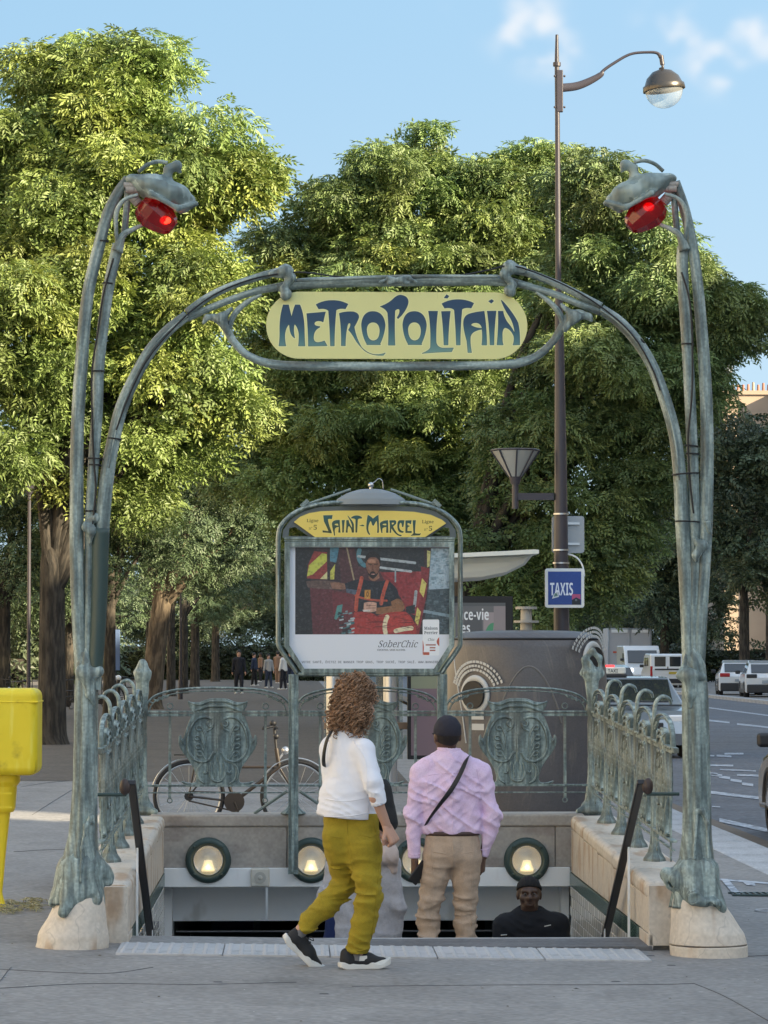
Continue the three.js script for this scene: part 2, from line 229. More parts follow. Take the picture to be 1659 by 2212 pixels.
function flat(shape, y, slope = true, uvs = .25) {     // a sheet from a shape drawn in (x, -z)
  const g = new THREE.ShapeGeometry(shape).rotateX(-Math.PI / 2), p = g.attributes.position, uv = g.attributes.uv;
  for (let i = 0; i < p.count; i++) { uv.setXY(i, p.getX(i) * uvs, p.getZ(i) * uvs); p.setY(i, y + (slope ? groundY(p.getX(i)) : 0)); }
  g.computeVertexNormals(); return g;
}
const quadXZ = (a) => shapeOf(a.map(([x, z]) => [x, -z]));
{ const s = quadXZ([[-900, 60], [900, 60], [900, -1200], [-900, -1200]]); s.holes.push(quadXZ([[-FW - .3, Z0 + .3], [FW + .3, Z0 + .3], [FW + .3, ZB - .4], [-FW - .3, ZB - .4]])); structure('ground', flat(s, -.30, false, .1), M.soil); }
{
  const s = quadXZ([[-4, 45], [3.3, 45], [3.3, -170], [-4, -170]]); s.holes.push(quadXZ([[-FW - .05, Z0], [FW + .05, Z0], [FW + .05, ZB - .3], [-FW - .05, ZB - .3]]));
  const left = flat(quadXZ([[-60, 45], [-4, 45], [-4, -170], [-60, -170]]), .064, false);
  const pv = structure('pavement', merge([flat(s, 0), left]), M.pave);
  // seams where the asphalt was laid in strips, and a few cracks
  const seam = (pts, w) => { const g = sweep(pts.map(([px, py]) => { const q = onY(px, py, 0), y = groundY(q.x); const r = onY(px, py, y); return [r.x, y + .001, r.z, w, .0022]; }), { n: 24, seg: 6, side: [0, 1, 0] }); mesh(pv, 'joint', g, M.tar); };
  seam([[0, 2135], [200, 2125], [420, 2127], [640, 2122]], .0035); seam([[760, 2131], [1100, 2128], [1420, 2127], [1500, 2125]], .0035);
  seam([[1500, 2125], [1560, 2150], [1659, 2205]], .0025); seam([[0, 2094], [110, 2100], [230, 2103], [330, 2090]], .003); seam([[0, 2120], [18, 2096], [24, 2090]], .0025);
  seam([[45, 1700], [110, 1690], [160, 1686]], .0035); seam([[30, 1840], [100, 1836], [150, 1835]], .0035); seam([[70, 1760], [120, 1728], [158, 1705]], .0035);
  seam([[1545, 2060], [1600, 2066], [1659, 2064]], .003);
  const spots = [[405, 2057], [1405, 2056], [1330, 2113], [470, 2128], [1450, 2076], [1545, 2000], [700, 2150]], mk = [];
  for (const [px, py] of spots) { const q = onY(px, py, 0); mk.push(cyl(.03, .02, .004, 0, 0, 0, 9).scale(1, 1, .5).translate(q.x, groundY(q.x), q.z)); }
  mesh(pv, 'stain_spot', merge(mk), M.tar);
  // brown trodden path, its colour darkened to stand for shade under the trees
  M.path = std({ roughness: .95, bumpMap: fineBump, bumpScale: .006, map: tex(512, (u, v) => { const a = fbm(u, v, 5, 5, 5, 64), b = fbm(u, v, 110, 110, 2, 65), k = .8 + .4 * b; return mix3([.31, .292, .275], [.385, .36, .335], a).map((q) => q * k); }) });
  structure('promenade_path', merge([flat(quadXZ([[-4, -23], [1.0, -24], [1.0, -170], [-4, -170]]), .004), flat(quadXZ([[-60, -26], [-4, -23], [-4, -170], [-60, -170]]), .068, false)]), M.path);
  // litter: dry leaves, butts, paper scraps
  { const R = rng(77), n = 150, im = new THREE.InstancedMesh(new THREE.ConeGeometry(.5, 1, 4).scale(1, .12, .6), std({ color: 0xffffff, roughness: .9 }), n), c = new THREE.Color(), m = new THREE.Matrix4(), q = new THREE.Quaternion(), e = new THREE.Euler(); for (let i = 0; i < n; i++) { const x = lerp(-4, 3.2, R()), z = lerp(-4, 5.5, R()); if (Math.abs(x) < 2.2 && z < .5) { m.makeScale(.0001, .0001, .0001); } else { e.set(0, R() * 6.3, 0); const s = .012 + .03 * R() * R(); m.compose(V(x, groundY(x) + .004, z), q.setFromEuler(e), V(s, s, s)); } im.setMatrixAt(i, m); const b = R(); b < .5 ? c.setRGB(.10, .075, .04) : b < .75 ? c.setRGB(.5, .48, .42) : c.setRGB(.05, .045, .04); im.setColorAt(i, c); } im.name = 'litter'; im.userData = { kind: 'stuff', label: 'scattered dry leaves and scraps on the pavement', category: 'litter' }; scene.add(im); }
  // road and far pavement
  const RY = -.18, rd = structure('road', flat(quadXZ([[3.8, 45], [17, 45], [17, -420], [3.8, -420]]), RY, false, .2), M.road);
  structure('far_pavement', flat(quadXZ([[17, 45], [60, 45], [60, -420], [17, -420]]), -.06, false), M.pave);
  structure('gutter', flat(quadXZ([[3.84, 45], [4.3, 45], [4.3, -170], [3.84, -170]]), RY + .004, false), M.gutter);
  // painted lines, given by where they show in the photograph, lying on the road
  const paint = (px0, py0, px1, py1, t, name = 'painted_line') => {
    const y = RY + .008, a = onY(px0, py0, y), b = onY(px1, py1, y), c = onY(px1, py1 + t, y), d = onY(px0, py0 + t, y);
    mesh(rd, name, flat(quadXZ([[d.x, d.z], [c.x, c.z], [b.x, b.z], [a.x, a.z]]), y, false, 1), M.roadWhite);
  };
  paint(1400, 1512, 1527, 1527, 2.2); paint(1527, 1527, 1665, 1545, 2.4); paint(1527, 1554, 1576, 1559, 3.4); paint(1592, 1562, 1665, 1570, 3.6);
  paint(1525, 1630, 1543, 1631, 3.4); paint(1548, 1630, 1580, 1632, 4); paint(1565, 1626, 1606, 1626, 4); paint(1525, 1651, 1584, 1652, 3.8); paint(1555, 1661, 1633, 1664, 2.6); paint(1592, 1672, 1650, 1674, 4);
  for (const [x, y] of [[1526, 1667], [1536, 1670], [1553, 1675], [1578, 1682], [1603, 1690]]) paint(x, y, x + 24, y + 3, 5.5, 'painted_dash');
  paint(1525, 1707, 1665, 1724, 6); paint(1538, 1741, 1556, 1742, 2.5); paint(1554, 1767, 1665, 1791, 8);
  for (const x of [7.8, 11.2]) for (let z = -70; z > -300; z -= 9) mesh(rd, 'painted_dash', flat(quadXZ([[x, z], [x + .12, z], [x + .12, z - 3], [x, z - 3]]), RY + .008, false, 1), M.roadWhite);
  // pale kerb stones
  const kb = structure('kerb'); kb.userData = { kind: 'structure' }; const kg = boxUV(box(.54, .3, .985, 0, 0, 0, .02), 1);
  for (let i = 0; i < 75; i++) { const m = mesh(kb, 'kerb_stone', kg, M.kerb); m.position.set(3.57, -.052 - .15 + (hash2(i, 3) - .5) * .004, 4 - i); }
  const k2 = structure('far_kerb'); k2.userData = { kind: 'structure' }; const fk = boxUV(box(.3, .3, 3.98, 0, 0, 0, .02), 1); for (let i = 0; i < 50; i++) { const m = mesh(k2, 'kerb_stone', fk, M.kerb); m.position.set(17, -.19, -40 - i * 4); }
  // painted bay, grate and cover on the pavement by the kerb
  const bay = (pts, mat, name, up) => { const w = pts.map(([px, py]) => { const q = onY(px, py, -.045); return [q.x, q.z]; }); mesh(pv, name, flat(quadXZ(w), up, true, 1), mat); };
  bay([[1552, 1902], [1665, 1910], [1665, 1906], [1552, 1898]], M.roadWhite, 'painted_line', .004); bay([[1581, 1930], [1597, 1929], [1572, 1900], [1556, 1900]], M.roadWhite, 'painted_line', .008);
  bay([[1582, 1932], [1665, 1936], [1665, 1931], [1582, 1927]], M.roadWhite, 'painted_line', .006); bay([[1612, 1912], [1632, 1914], [1630, 1906], [1603, 1904]], M.roadWhite, 'painted_mark', .005);
  const gq = [[1586, 1934], [1665, 1939], [1665, 1946], [1602, 1942]].map(([a, b]) => onY(a, b, -.045)); const gr = thing('drain_grate', 'slotted dark iron drain grate in the pavement beside the painted white bay', 'grate', [gq[0].x, groundY(gq[0].x), gq[0].z]);
  mesh(gr, 'pit_shade_sheet', box(.75, .004, .2, .36, .003, 0), M.black); for (let i = 0; i < 16; i++) mesh(gr, 'slat', box(.018, .012, .2, .02 + i * .046, .008, 0), M.ironDark); mesh(gr, 'frame', merge([box(.78, .012, .02, .36, .008, .11), box(.78, .012, .02, .36, .008, -.11)]), M.ironDark);  // flat black sheet stands for the shade below the slats
  const mp = onY(1664, 1971, -.05), mh = thing('manhole_cover', 'small round metal access cover with pale ring set in pavement', 'manhole', [mp.x, groundY(mp.x), mp.z]); mesh(mh, 'cover', cyl(.085, .085, .008, 0, 0, 0, 28), M.tar); mesh(mh, 'ring', new THREE.TorusGeometry(.1, .012, 6, 32).rotateX(Math.PI / 2).translate(0, .004, 0), M.kerb); mesh(mh, 'boss', cyl(.02, .02, .012, 0, 0, 0, 12), M.kerb);
}
// ---------------------------------------------------------------- stairwell
M.step = std({ roughness: .75, bumpMap: fineBump, bumpScale: .002, map: tex(256, (u, v) => { const k = .40 + .12 * (fbm(u, v, 5, 9, 4, 81) - .5) + .12 * (fbm(u, v, 60, 60, 2, 82) - .5); return [k, k, k * 1.02]; }) });
M.nosing = std({ roughness: .6, bumpMap: fineBump, bumpScale: .001, map: tex(128, (u, v) => { const k = .62 + .16 * (fbm(u, v, 12, 6, 3, 83) - .5); return [k, k * 1.01, k * 1.02]; }) });
M.tile = phys({ color: lin(.72, .72, .69), roughness: .22, clearcoat: .5 });
M.grout = std({ color: lin(.32, .31, .29), roughness: .9 });
M.passage = std({ roughness: .6, map: tex(128, (u, v) => mix3([.50, .50, .49], [.60, .59, .57], fbm(u, v, 5, 5, 4, 84))) });
{
  const st = structure('staircase'); st.userData = { kind: 'structure' };
  const land = mesh(st, 'landing', boxUV(box(2 * FW + .02, .12, .53, 0, -.058, Z0 + .285), 1), M.step);
  mesh(st, 'nosing', boxUV(box(2 * FW - .004, .05, .04, 0, -.019, Z0, .006), 1), M.nosing);
  const sg = boxUV(box(2 * FW + .02, .17, .33, 0, 0, 0, .006), 1), ng = boxUV(box(2 * FW - .01, .012, .05, 0, 0, 0), 1);
  for (let i = 0; i < 15; i++) { const y = -.17 * (i + 1), z = Z0 - .29 * (i + .5); const s = mesh(st, 'step', sg, M.step); s.position.set(0, y - .087, z); mesh(s, 'nosing', ng, M.nosing).position.set(0, .082, -.125); }
  mesh(st, 'lower_floor', boxUV(box(2 * FW + 1.6, .2, 32, 0, -2.82, -20.8), 1), M.step);
  // passage below the pavement
  const ps = structure('underground_passage'); ps.userData = { kind: 'structure' };
  mesh(ps, 'side_wall', box(.3, 2.6, 30.2, -FW - .15, -1.65, -21.15), M.passage); mesh(ps, 'side_wall', box(.3, 2.6, 30.2, FW + .15, -1.65, -21.15), M.passage); mesh(ps, 'end_wall', box(3.8, 2.6, .3, 0, -1.65, -36.2), M.passage);
  mesh(ps, 'ceiling', box(2 * FW + .6, .2, 30, 0, -.225, -21.2), M.passage);
  for (const [x, wd, cc] of [[-1.2, .5, [.05, .08, .25]], [1.25, .35, [.3, .25, .2]]]) mesh(ps, 'wall_panel', box(wd, 1.3, .04, x, -1.5, -15.0, .01), std({ color: lin(...cc), roughness: .4 }));
  mesh(ps, 'ticket_hall_screen', merge([box(.06, 2.3, .06, -.9, -1.6, -10), box(.06, 2.3, .06, .2, -1.6, -10), box(.06, 2.3, .06, 1.2, -1.6, -10), box(3, .05, .05, 0, -.8, -10)]), M.ironDark);
}
// side and back parapets: core, stone facing slabs, coping, green band, white tiles
const TILT = .0248, parapetTop = (z) => .515 - TILT * (z - ZB);
function tiles(parent, side) {
  const g = new RoundedBoxGeometry(.012, .071, .146, 1, .005), rows = [], R = rng(5 + side);
  for (let r = 0; r < 32; r++) { const y = -.035 - .075 * (r + .5); for (let c = 0; c < 33; c++) { const z = Z0 - .02 - .15 * (c + .5 + (r & 1) * .5), step = -.17 * Math.max(0, Math.floor((Z0 - z) / .29) + 1); if (z < ZB + .1 || y < step - .1) continue; rows.push([y, z]); } }
  const m = new THREE.InstancedMesh(g, M.tile, rows.length), q = new THREE.Matrix4(); rows.forEach(([y, z], i) => m.setMatrixAt(i, q.makeTranslation(-side * .005 + (R() - .5) * .002, y, z)));
  m.name = 'white_tiles'; m.userData = { kind: 'stuff' }; m.castShadow = m.receiveShadow = true; parent.add(m); m.position.x = side * FW;
}
for (const side of [-1, 1]) {
  const w = thing('side_parapet', side < 0 ? 'low cream stone parapet along the stairs, beside the yellow box' : 'low cream stone parapet along the stairs, on the road side', 'parapet wall', [0, 0, 0], 0, 'stone parapets round the stairwell');
  const X = side * (FW + .165);
  mesh(w, 'core', boxUV(box(.30, 2.92, 5.55, X + side * .012, -1.16, -3.1), 1), M.grout);
  const seams = [-.3, -1.25, -2.35, -3.45, -4.5, -5.52];
  for (let i = 0; i < 5; i++) {
    const z0 = seams[i], z1 = seams[i + 1], L = z0 - z1 - .006, zc = (z0 + z1) / 2;
    const top = parapetTop(zc), fh = top - .10 - .075; mesh(w, 'facing_slab', boxUV(box(.03, fh, L, side * (FW + .008), .075 + fh / 2, zc, .004), .8, i * .31 + side), M.marble);
    const cp = mesh(w, 'coping', boxUV(box(.36, .12, L, 0, -.06, 0, .045), .8, i * .7 + side * .2), M.marble); cp.position.set(X, top, zc); cp.rotation.x = TILT;
    mesh(w, 'outer_slab', boxUV(box(.03, top + .0, L, side * (FW + .325), (top - .1) / 2 - .05, zc, .004), .8, i * .5), M.marble);
  }
  mesh(w, 'green_band', box(.03, .10, 4.9, side * (FW + .004), .018, Z0 - 2.44, .004), M.greenBand);
  mesh(w, 'footing_slab', boxUV(box(.03, .12, .5, side * (FW + .006), .01, -.52, .004), .8, 3), M.marble);
  mesh(w, 'end_slab', boxUV(box(.34, parapetTop(-.3) - .02, .03, X, (parapetTop(-.3) - .02) / 2, -.285, .004), .8, 2), M.marble);
  tiles(w, side);
  if (side > 0) { const q = mesh(w, 'round_vent', new THREE.TorusGeometry(.105, .022, 10, 32).rotateY(Math.PI / 2).translate(FW - .012, -.36, -3.1), M.steel); mesh(q, 'vent_core', cyl(.1, .1, .01, 0, 0, 0, 28).rotateZ(Math.PI / 2).translate(FW - .012, -.36, -3.1), M.black); }
}
{
  const w = thing('back_parapet', 'grey stone back wall of the stairwell under the iron railing', 'parapet wall', [0, 0, 0], 0, 'stone parapets round the stairwell');
  mesh(w, 'core', boxUV(box(2 * FW + .64, .36, .3, 0, .255, ZB - .17), 1), M.grout);
  const sx = [-1.59, -.62, .38, 1.45, 1.59];
  for (let i = 0; i < 4; i++) { const L = sx[i + 1] - sx[i] - .008, xc = (sx[i] + sx[i + 1]) / 2; mesh(w, 'facing_slab', boxUV(box(L, .31, .03, xc, .262, ZB - .012, .004), .9, i * .4), M.greyStone); }
  for (let i = 0; i < 3; i++) mesh(w, 'coping', boxUV(box(1.12 - .006, .1, .36, -1.12 + i * 1.12, .467, ZB - .165, .02), .9, i * .63), M.greyStone);
  const bm = thing('white_beam', 'white painted lintel over the passage mouth at the foot of back wall', 'beam', [0, 0, 0]);
  mesh(bm, 'face', boxUV(box(2 * FW - .01, .148, .36, 0, .032, ZB - .15, .008), 1), M.whitePaint);
  mesh(bm, 'rear_lintel', boxUV(box(2 * FW - .01, .31, .12, 0, -.18, ZB - .44, .006), 1), M.whitePaint);
  mesh(bm, 'slab_soffit', box(2 * FW - .01, .08, .2, 0, -.02, ZB - .42), M.whitePaint);
  for (const s of [-1, 1]) mesh(bm, 'jamb', boxUV(box(.06, 2.5, .5, s * (FW - .03), -1.3, ZB - .42), 1), M.whitePaint);
  mesh(bm, 'pipe', rod([-1.5, -.455, ZB - .85], [1.5, -.455, ZB - .85], .009), M.steel);
  mesh(bm, 'hanging_bar', bar([-.775, .0, ZB + .02 - .02], [-.775, -.30, ZB + .015], .018), M.steel);
  const sp = thing('loudspeaker', 'small square white loudspeaker fixed to the white beam', 'speaker', [onZ(562, 1893, ZB).x, .035, ZB + .035]);
  mesh(sp, 'case', box(.145, .145, .05, 0, 0, .012, .015), std({ color: lin(.62, .60, .54), roughness: .6 })); mesh(sp, 'cone', cyl(.045, .045, .01, 0, 0, 0, 24).rotateX(Math.PI / 2).translate(0, 0, .035), std({ color: lin(.45, .44, .40), roughness: .5 })); mesh(sp, 'dust_cap', ball(.018, 0, 0, .046, 12, 1, .4), std({ color: lin(.5, .49, .45) }));
  // round bulkhead lamps, lit
  const ringG = lathe([[.118, -.03], [.168, -.03], [.176, -.012], [.174, .012], [.160, .03], [.140, .034], [.126, .028], [.118, .018], [.118, -.03]], 40).rotateX(Math.PI / 2), dishG = lathe([[0, -.028], [.117, -.028], [.117, .01], [.11, .01], [.07, -.012], [0, -.02]], 32).rotateX(Math.PI / 2);
  const glassG = new THREE.SphereGeometry(.116, 28, 12, 0, Math.PI * 2, 0, 1.2).scale(1, .72, 1).translate(0, -.02, 0).rotateX(Math.PI / 2), bulbG = lathe([[0, 0], [.05, .004], [.052, .02], [.036, .06], [.03, .085], [0, .09]], 20).translate(0, -.085, .02);
  const gl = phys({ color: lin(.86, .88, .9), roughness: .28, transmission: .9, thickness: 0, ior: 1.45 }), bulbM = std({ color: lin(.9, .75, .45), emissive: new THREE.Color(1, .78, .42), emissiveIntensity: .30 }), refl = std({ color: lin(.62, .63, .63), roughness: .38, metalness: .6 });
  [[450, 'beside the white loudspeaker'], [672, 'behind the foot of the display post'], [900, 'behind the man in pink shirt'], [1137, 'above the man in black']].forEach(([px, where]) => {
    const p = onZ(px, 1858, ZB), l = thing('bulkhead_lamp', 'round lit lamp with dark green rim ' + where, 'lamp', [p.x, p.y, ZB + .03], 0, 'round lamps on the back wall');
    mesh(l, 'rim', ringG, M.ironDark); mesh(l, 'reflector', dishG, refl); mesh(l, 'bulb', bulbG, bulbM); mesh(l, 'glass', glassG, gl);
    const pl = new THREE.PointLight(0xffd08a, .006, 4, 2); pl.name = 'bulb_light'; pl.position.set(0, -.045, .075); pl.castShadow = true; l.add(pl);
    for (let i = 0; i < 4; i++) mesh(l, 'bolt', ball(.012, Math.cos(i * 1.57 + .78) * .15, Math.sin(i * 1.57 + .78) * .15, .034, 8), M.ironDark);
  });
}
// tactile paving strip
{
  const g = [], R = rng(3); M.tactile = std({ roughness: .6, bumpMap: fineBump, bumpScale: .001, map: tex(256, (u, v) => { const k = .69 + .1 * (fbm(u, v, 6, 6, 4, 91) - .5), s = smooth(.55, .8, fbm(u, v, 9, 9, 4, 92)); return mix3([k, k * 1.0, k * 1.01], [.5, .5, .5], s * .5); }) });
  const zF = .46, zBk = -.2, xs = [-1.60, -.98, -.36, .26, .88, 1.5, 1.58];
  const domes = []; for (let i = 0; i < 9; i++) for (let j = 0; j < 9; j++) domes.push(lathe([[.016, 0], [.012, .005], [0, .006]], 8).translate((i - 4) * .068, .008, (j - 4) * .073));
  const tileG = merge([boxUV(box(.614, .016, .655, 0, 0, 0, .004), 1), ...domes.map((d) => boxUV(d, 1))]);
  for (let i = 0; i < 5; i++) { const xc = xs[i] + .31, m = single('tactile_tile', `pale ribbed warning tile at the stair head, ${['against the pedestal by the yellow box', 'second from the pedestal by the yellow box', 'middle one of the row', 'second from the pedestal by the road', 'against the pedestal by the road'][i]}`, 'tactile tile', tileG, M.tactile, 'warning tiles along the top step'); m.position.set(xc, groundY(xc) + .004, (zF + zBk) / 2 + (R() - .5) * .006); m.rotation.z = -.016; }
}
// ---------------------------------------------------------------- cast-iron portico: two posts, lanterns, arch and name board
const px0 = (px, py, hw, hz, z = 0) => { const p = onZ(px, py, z); return [p.x, p.y, z, (hw ?? 10) / 363, (hz ?? hw ?? 10) / 363]; };
const faceted = (g) => { g = g.toNonIndexed(); g.computeVertexNormals(); return g; };
const flute = (k, n, ph = 0) => (th) => 1 + k * Math.cos(n * th + ph);
{
  const P = thing('metro_portico', 'tall green cast-iron portico with curving posts, red lanterns and yellow name board', 'portico');
  const iron = (parent, name, pts, o = {}) => mesh(parent, name, sweep(pts.map((p) => px0(...p)), { n: 60, seg: 16, prof: flute(.10, 4, .4), ...o }), M.iron);
  const knot = (parent, name, list, k, cell = .009, pits = []) => { const pts = [], fs = list.map(([a, b, ra, rb]) => { const A = px0(a[0], a[1]), B = px0(b[0], b[1]); A[2] = a[2] ?? 0; B[2] = b[2] ?? 0; pts.push(A, B); return cap([A[0], A[1], A[2]], [B[0], B[1], B[2]], ra, rb); }); const [lo, hi] = bounds(pts, .17), f = field(fs, k); const pf = pits.map(([a, b, r]) => { const A = px0(a[0], a[1]), B = px0(b[0], b[1]); return cap([A[0], A[1], a[2]], [B[0], B[1], b[2]], r, r * .6); }); return mesh(parent, name, boxUV(solid((x, y, z) => { let d = f(x, y, z) + .004 * noise3(x * 38, y * 26, z * 38); for (const q of pf) d = -smin(-d, q(x, y, z), .012); return d; }, lo, hi, cell), 1), M.iron); };
  const sides = {
    left: {
      outer: [[180, 1490, 14], [170, 1330, 14], [166, 1200, 14], [166, 1116, 14], [167, 936, 13], [176, 786, 13], [190, 636, 12], [213, 536, 12], [233, 461, 11], [256, 414, 10], [276, 384, 8]],
      stem: [[190, 1490, 13], [193, 1300, 12], [194, 1180, 11], [195, 1116, 11], [203, 986, 12], [210, 886, 12], [214, 786, 12], [232, 636, 12], [247, 562, 12], [256, 528, 13]],
      arch: [[204, 1490, 14], [212, 1300, 14], [219, 1180, 16], [222, 1116, 16], [234, 1010, 15], [246, 946, 14], [263, 880, 14], [291, 816, 13], [326, 756, 13], [366, 711, 12], [404, 681, 11]],
      upper: [[404, 676, 9], [445, 645, 8], [490, 622, 7.5], [540, 604, 7.5], [585, 591, 8], [614, 586, 10]],
      lower: [[404, 687, 8], [450, 667, 7], [500, 647, 7], [550, 630, 7], [600, 620, 8], [640, 614, 9]],
      trunk: [[166, 1952, 58, 50], [170, 1905, 50, 46], [174, 1855, 39, 38], [179, 1800, 30, 30], [183, 1700, 26, 27], [185, 1600, 25, 26], [186, 1500, 25, 25], [187, 1435, 22, 22], [188, 1400, 12, 12]],
      pits: [[[128, 1962, .10], [122, 1950, .10], .030], [[196, 1944, .15], [204, 1936, .13], .030], [[166, 1944, .20], [168, 1920, .19], .022], [[238, 1902, .03], [226, 1900, .03], .018], [[188, 1830, .13], [184, 1900, .17], .018], [[160, 1830, .12], [150, 1905, .15], .016]],
      claw: [[[172, 1870], [116, 1948, .04], .10, .030], [[172, 1880], [142, 1966, .16], .10, .032], [[176, 1880], [208, 1938, .08], .09, .035], [[196, 1850], [240, 1890, -.02], .055, .018], [[225, 1886, 0], [236, 1905, .0], .03, .022], [[172, 1880], [180, 1946, -.15], .10, .03], [[170, 1890], [172, 1935], .13, .14]],
      collar: [[[172, 1452, .05], [216, 1450, .05], .022, .03], [[190, 1460, .05], [196, 1500, .06], .05, .022], [[196, 1500, .06], [204, 1522, .05], .022, .012], [[180, 1448, .03], [200, 1420, .03], .04, .012]],
      bud: [[[188, 1130, .03], [206, 1120, .03], .02, .03], [[186, 1140, .05], [200, 1150, .06], .028, .022], [[200, 1142, .05], [196, 1172, .05], .02, .012]],
      lobe: [[[198, 1765, .08], [188, 1782, .09], .014, .012], [[188, 1782, .09], [180, 1830, .11], .012, .010], [[180, 1830, .11], [178, 1900, .14], .010, .008], [[198, 1765, .08], [204, 1775, .07], .014, .009]],
    },
    right: {
      outer: [[1506, 1490, 14], [1514, 1330, 14], [1522, 1200, 14], [1526, 1116, 14], [1527, 887, 13], [1514, 687, 12], [1499, 547, 11], [1479, 452, 11], [1460, 392, 9]],
      stem: [[1498, 1490, 13], [1498, 1300, 12], [1500, 1180, 12], [1500, 1116, 12], [1494, 937, 12], [1484, 737, 12], [1476, 620, 12], [1474, 560, 13], [1475, 532, 12]],
      arch: [[1490, 1490, 14], [1483, 1300, 14], [1477, 1180, 15], [1473, 1116, 15], [1469, 1036, 14], [1457, 937, 13], [1432, 850, 13], [1407, 787, 12], [1378, 740, 12], [1338, 696, 12], [1298, 668, 11]],
      upper: [[1298, 663, 9], [1262, 643, 8], [1225, 624, 7.5], [1180, 604, 7.5], [1135, 588, 8], [1104, 580, 10]],
      lower: [[1298, 674, 8], [1255, 658, 7], [1205, 638, 7], [1160, 624, 7], [1115, 612, 8], [1075, 607, 9]],
      trunk: [[1505, 1960, 60, 50], [1504, 1905, 48, 46], [1504, 1855, 37, 37], [1505, 1800, 31, 31], [1505, 1700, 29, 29], [1503, 1600, 29, 28], [1501, 1500, 28, 27], [1499, 1435, 24, 24], [1498, 1400, 12, 12]],
      pits: [[[1478, 1938, .20], [1500, 1932, .20], .032], [[1538, 1962, .16], [1526, 1950, .17], .032], [[1452, 1906, .05], [1462, 1902, .07], .026], [[1508, 1770, .12], [1508, 1880, .16], .022], [[1484, 1850, .12], [1480, 1900, .15], .016], [[1530, 1830, .11], [1536, 1900, .14], .015]],
      claw: [[[1505, 1880], [1552, 1958, .10], .10, .036], [[1505, 1890], [1490, 1936, .17], .09, .035], [[1498, 1880], [1460, 1900, .05], .07, .045], [[1460, 1895, .03], [1440, 1888, .0], .045, .03], [[1440, 1888, 0], [1446, 1912, .02], .03, .022], [[1505, 1880], [1500, 1948, -.15], .10, .03], [[1505, 1890], [1503, 1935], .13, .14], [[1490, 1940, .17], [1540, 1950, .16], .02, .03]],
      collar: [[[1466, 1458, .05], [1514, 1462, .05], .022, .026], [[1486, 1462, .06], [1488, 1500, .07], .055, .03], [[1488, 1500, .07], [1488, 1526, .06], .03, .014], [[1476, 1450, .03], [1480, 1415, .03], .03, .010]],
      bud: [[[1504, 1170, .04], [1518, 1178, .05], .02, .026], [[1512, 1180, .06], [1500, 1200, .07], .03, .020], [[1500, 1200, .07], [1502, 1212, .06], .02, .012], [[1526, 1130, .03], [1533, 1150, .03], .02, .012]],
      lobe: [[[1500, 1752, .09], [1512, 1748, .10], .014, .014], [[1512, 1748, .10], [1522, 1775, .10], .014, .010], [[1522, 1775, .10], [1524, 1850, .12], .010, .008], [[1500, 1752, .09], [1494, 1850, .12], .012, .008]],
    },
  };
  for (const [side, d] of Object.entries(sides)) {
    const tr = mesh(P, 'post', loft(d.trunk.map((p) => px0(...p)), { n: 60, seg: 40, prof: (th, t) => 1.03 - .13 * Math.pow(Math.abs(Math.sin(3.5 * th + .6)), 6) + .025 * Math.cos(14 * th) }), M.iron);
    iron(tr, 'outer_branch', d.outer, { n: 90, seg: 28, prof: (th) => 1 + .10 * Math.cos(2 * th) - .16 * Math.pow(Math.abs(Math.sin(2.5 * th + .4)), 6) }); iron(tr, 'lantern_stem', d.stem, { n: 80, seg: 24, prof: (th) => 1.03 - .18 * Math.pow(Math.abs(Math.sin(2 * th + .7)), 5) }); iron(P, 'arch_branch', d.arch, { n: 80, seg: 24, prof: (th) => 1.04 - .18 * Math.pow(Math.abs(Math.sin(2 * th + .7)), 5) });
    iron(P, 'upper_rail', d.upper, { n: 40 }); iron(P, 'lower_rail', d.lower, { n: 40 });
    knot(tr, 'claw_foot', d.claw, .045, .0075, d.pits); knot(tr, 'collar_ornament', d.collar, .03, .006); knot(tr, 'bud_ornament', d.bud, .025, .005); knot(tr, 'leaf_rib', d.lobe, .02, .006);
    // vein along the arch
    const off = d.arch.slice(4).map(([x, y], i) => [x + (side === 'left' ? 1 : -1), y + 1, 2.2, 2.2, .036]); iron(P, 'arch_bead', off, { n: 50, seg: 6, prof: null });
  }
  // scroll ends of the arch, either side of the board
  for (const s of [1, -1]) { const X = (x) => (s > 0 ? x : 1719 - x), Y = (x, y) => (s > 0 ? y : y - 8); knot(P, 'scroll_end', [[[X(588), Y(0, 592), .02], [X(618), Y(0, 588), .03], .022, .040], [[X(618), Y(0, 586), .03], [X(630), Y(0, 602), .04], .040, .026], [[X(630), Y(0, 602), .04], [X(612), Y(0, 626), .04], .026, .018], [[X(612), Y(0, 626), .04], [X(618), Y(0, 637), .04], .022, .038]], .015, .006); }
  // frame round the board
  iron(P, 'board_top_rail', [[600, 621, 9], [640, 614, 11], [740, 609, 11], [843, 607, 11], [960, 606, 11], [1075, 606, 11], [1118, 613, 9]], { prof: flute(.14, 4, .78) });
  iron(P, 'board_top_bead', [[640, 606, 4, 4, .03], [843, 598, 4, 4, .03], [1075, 597, 4, 4, .03]], { seg: 8, prof: null });
  knot(P, 'crest_ornament', [[[838, 600, .05], [882, 614, .05], .012, .012], [[882, 600, .05], [838, 614, .05], .012, .012], [[820, 612, .05], [838, 604, .05], .006, .012], [[900, 612, .05], [882, 604, .05], .006, .012]], .015, .004);
  iron(P, 'board_bottom_rail', [[446, 684, 5], [468, 688, 9], [485, 704, 10], [499, 731, 8], [526, 762, 8], [560, 780, 8.5], [600, 789, 9.5], [650, 791, 9.5], [843, 792, 9.5], [1070, 789, 9.5], [1120, 785, 9.5], [1160, 770, 8.5], [1195, 738, 8], [1216, 706, 9], [1230, 686, 10], [1252, 677, 8], [1272, 682, 4]], { n: 120, prof: flute(.14, 3, .4) });
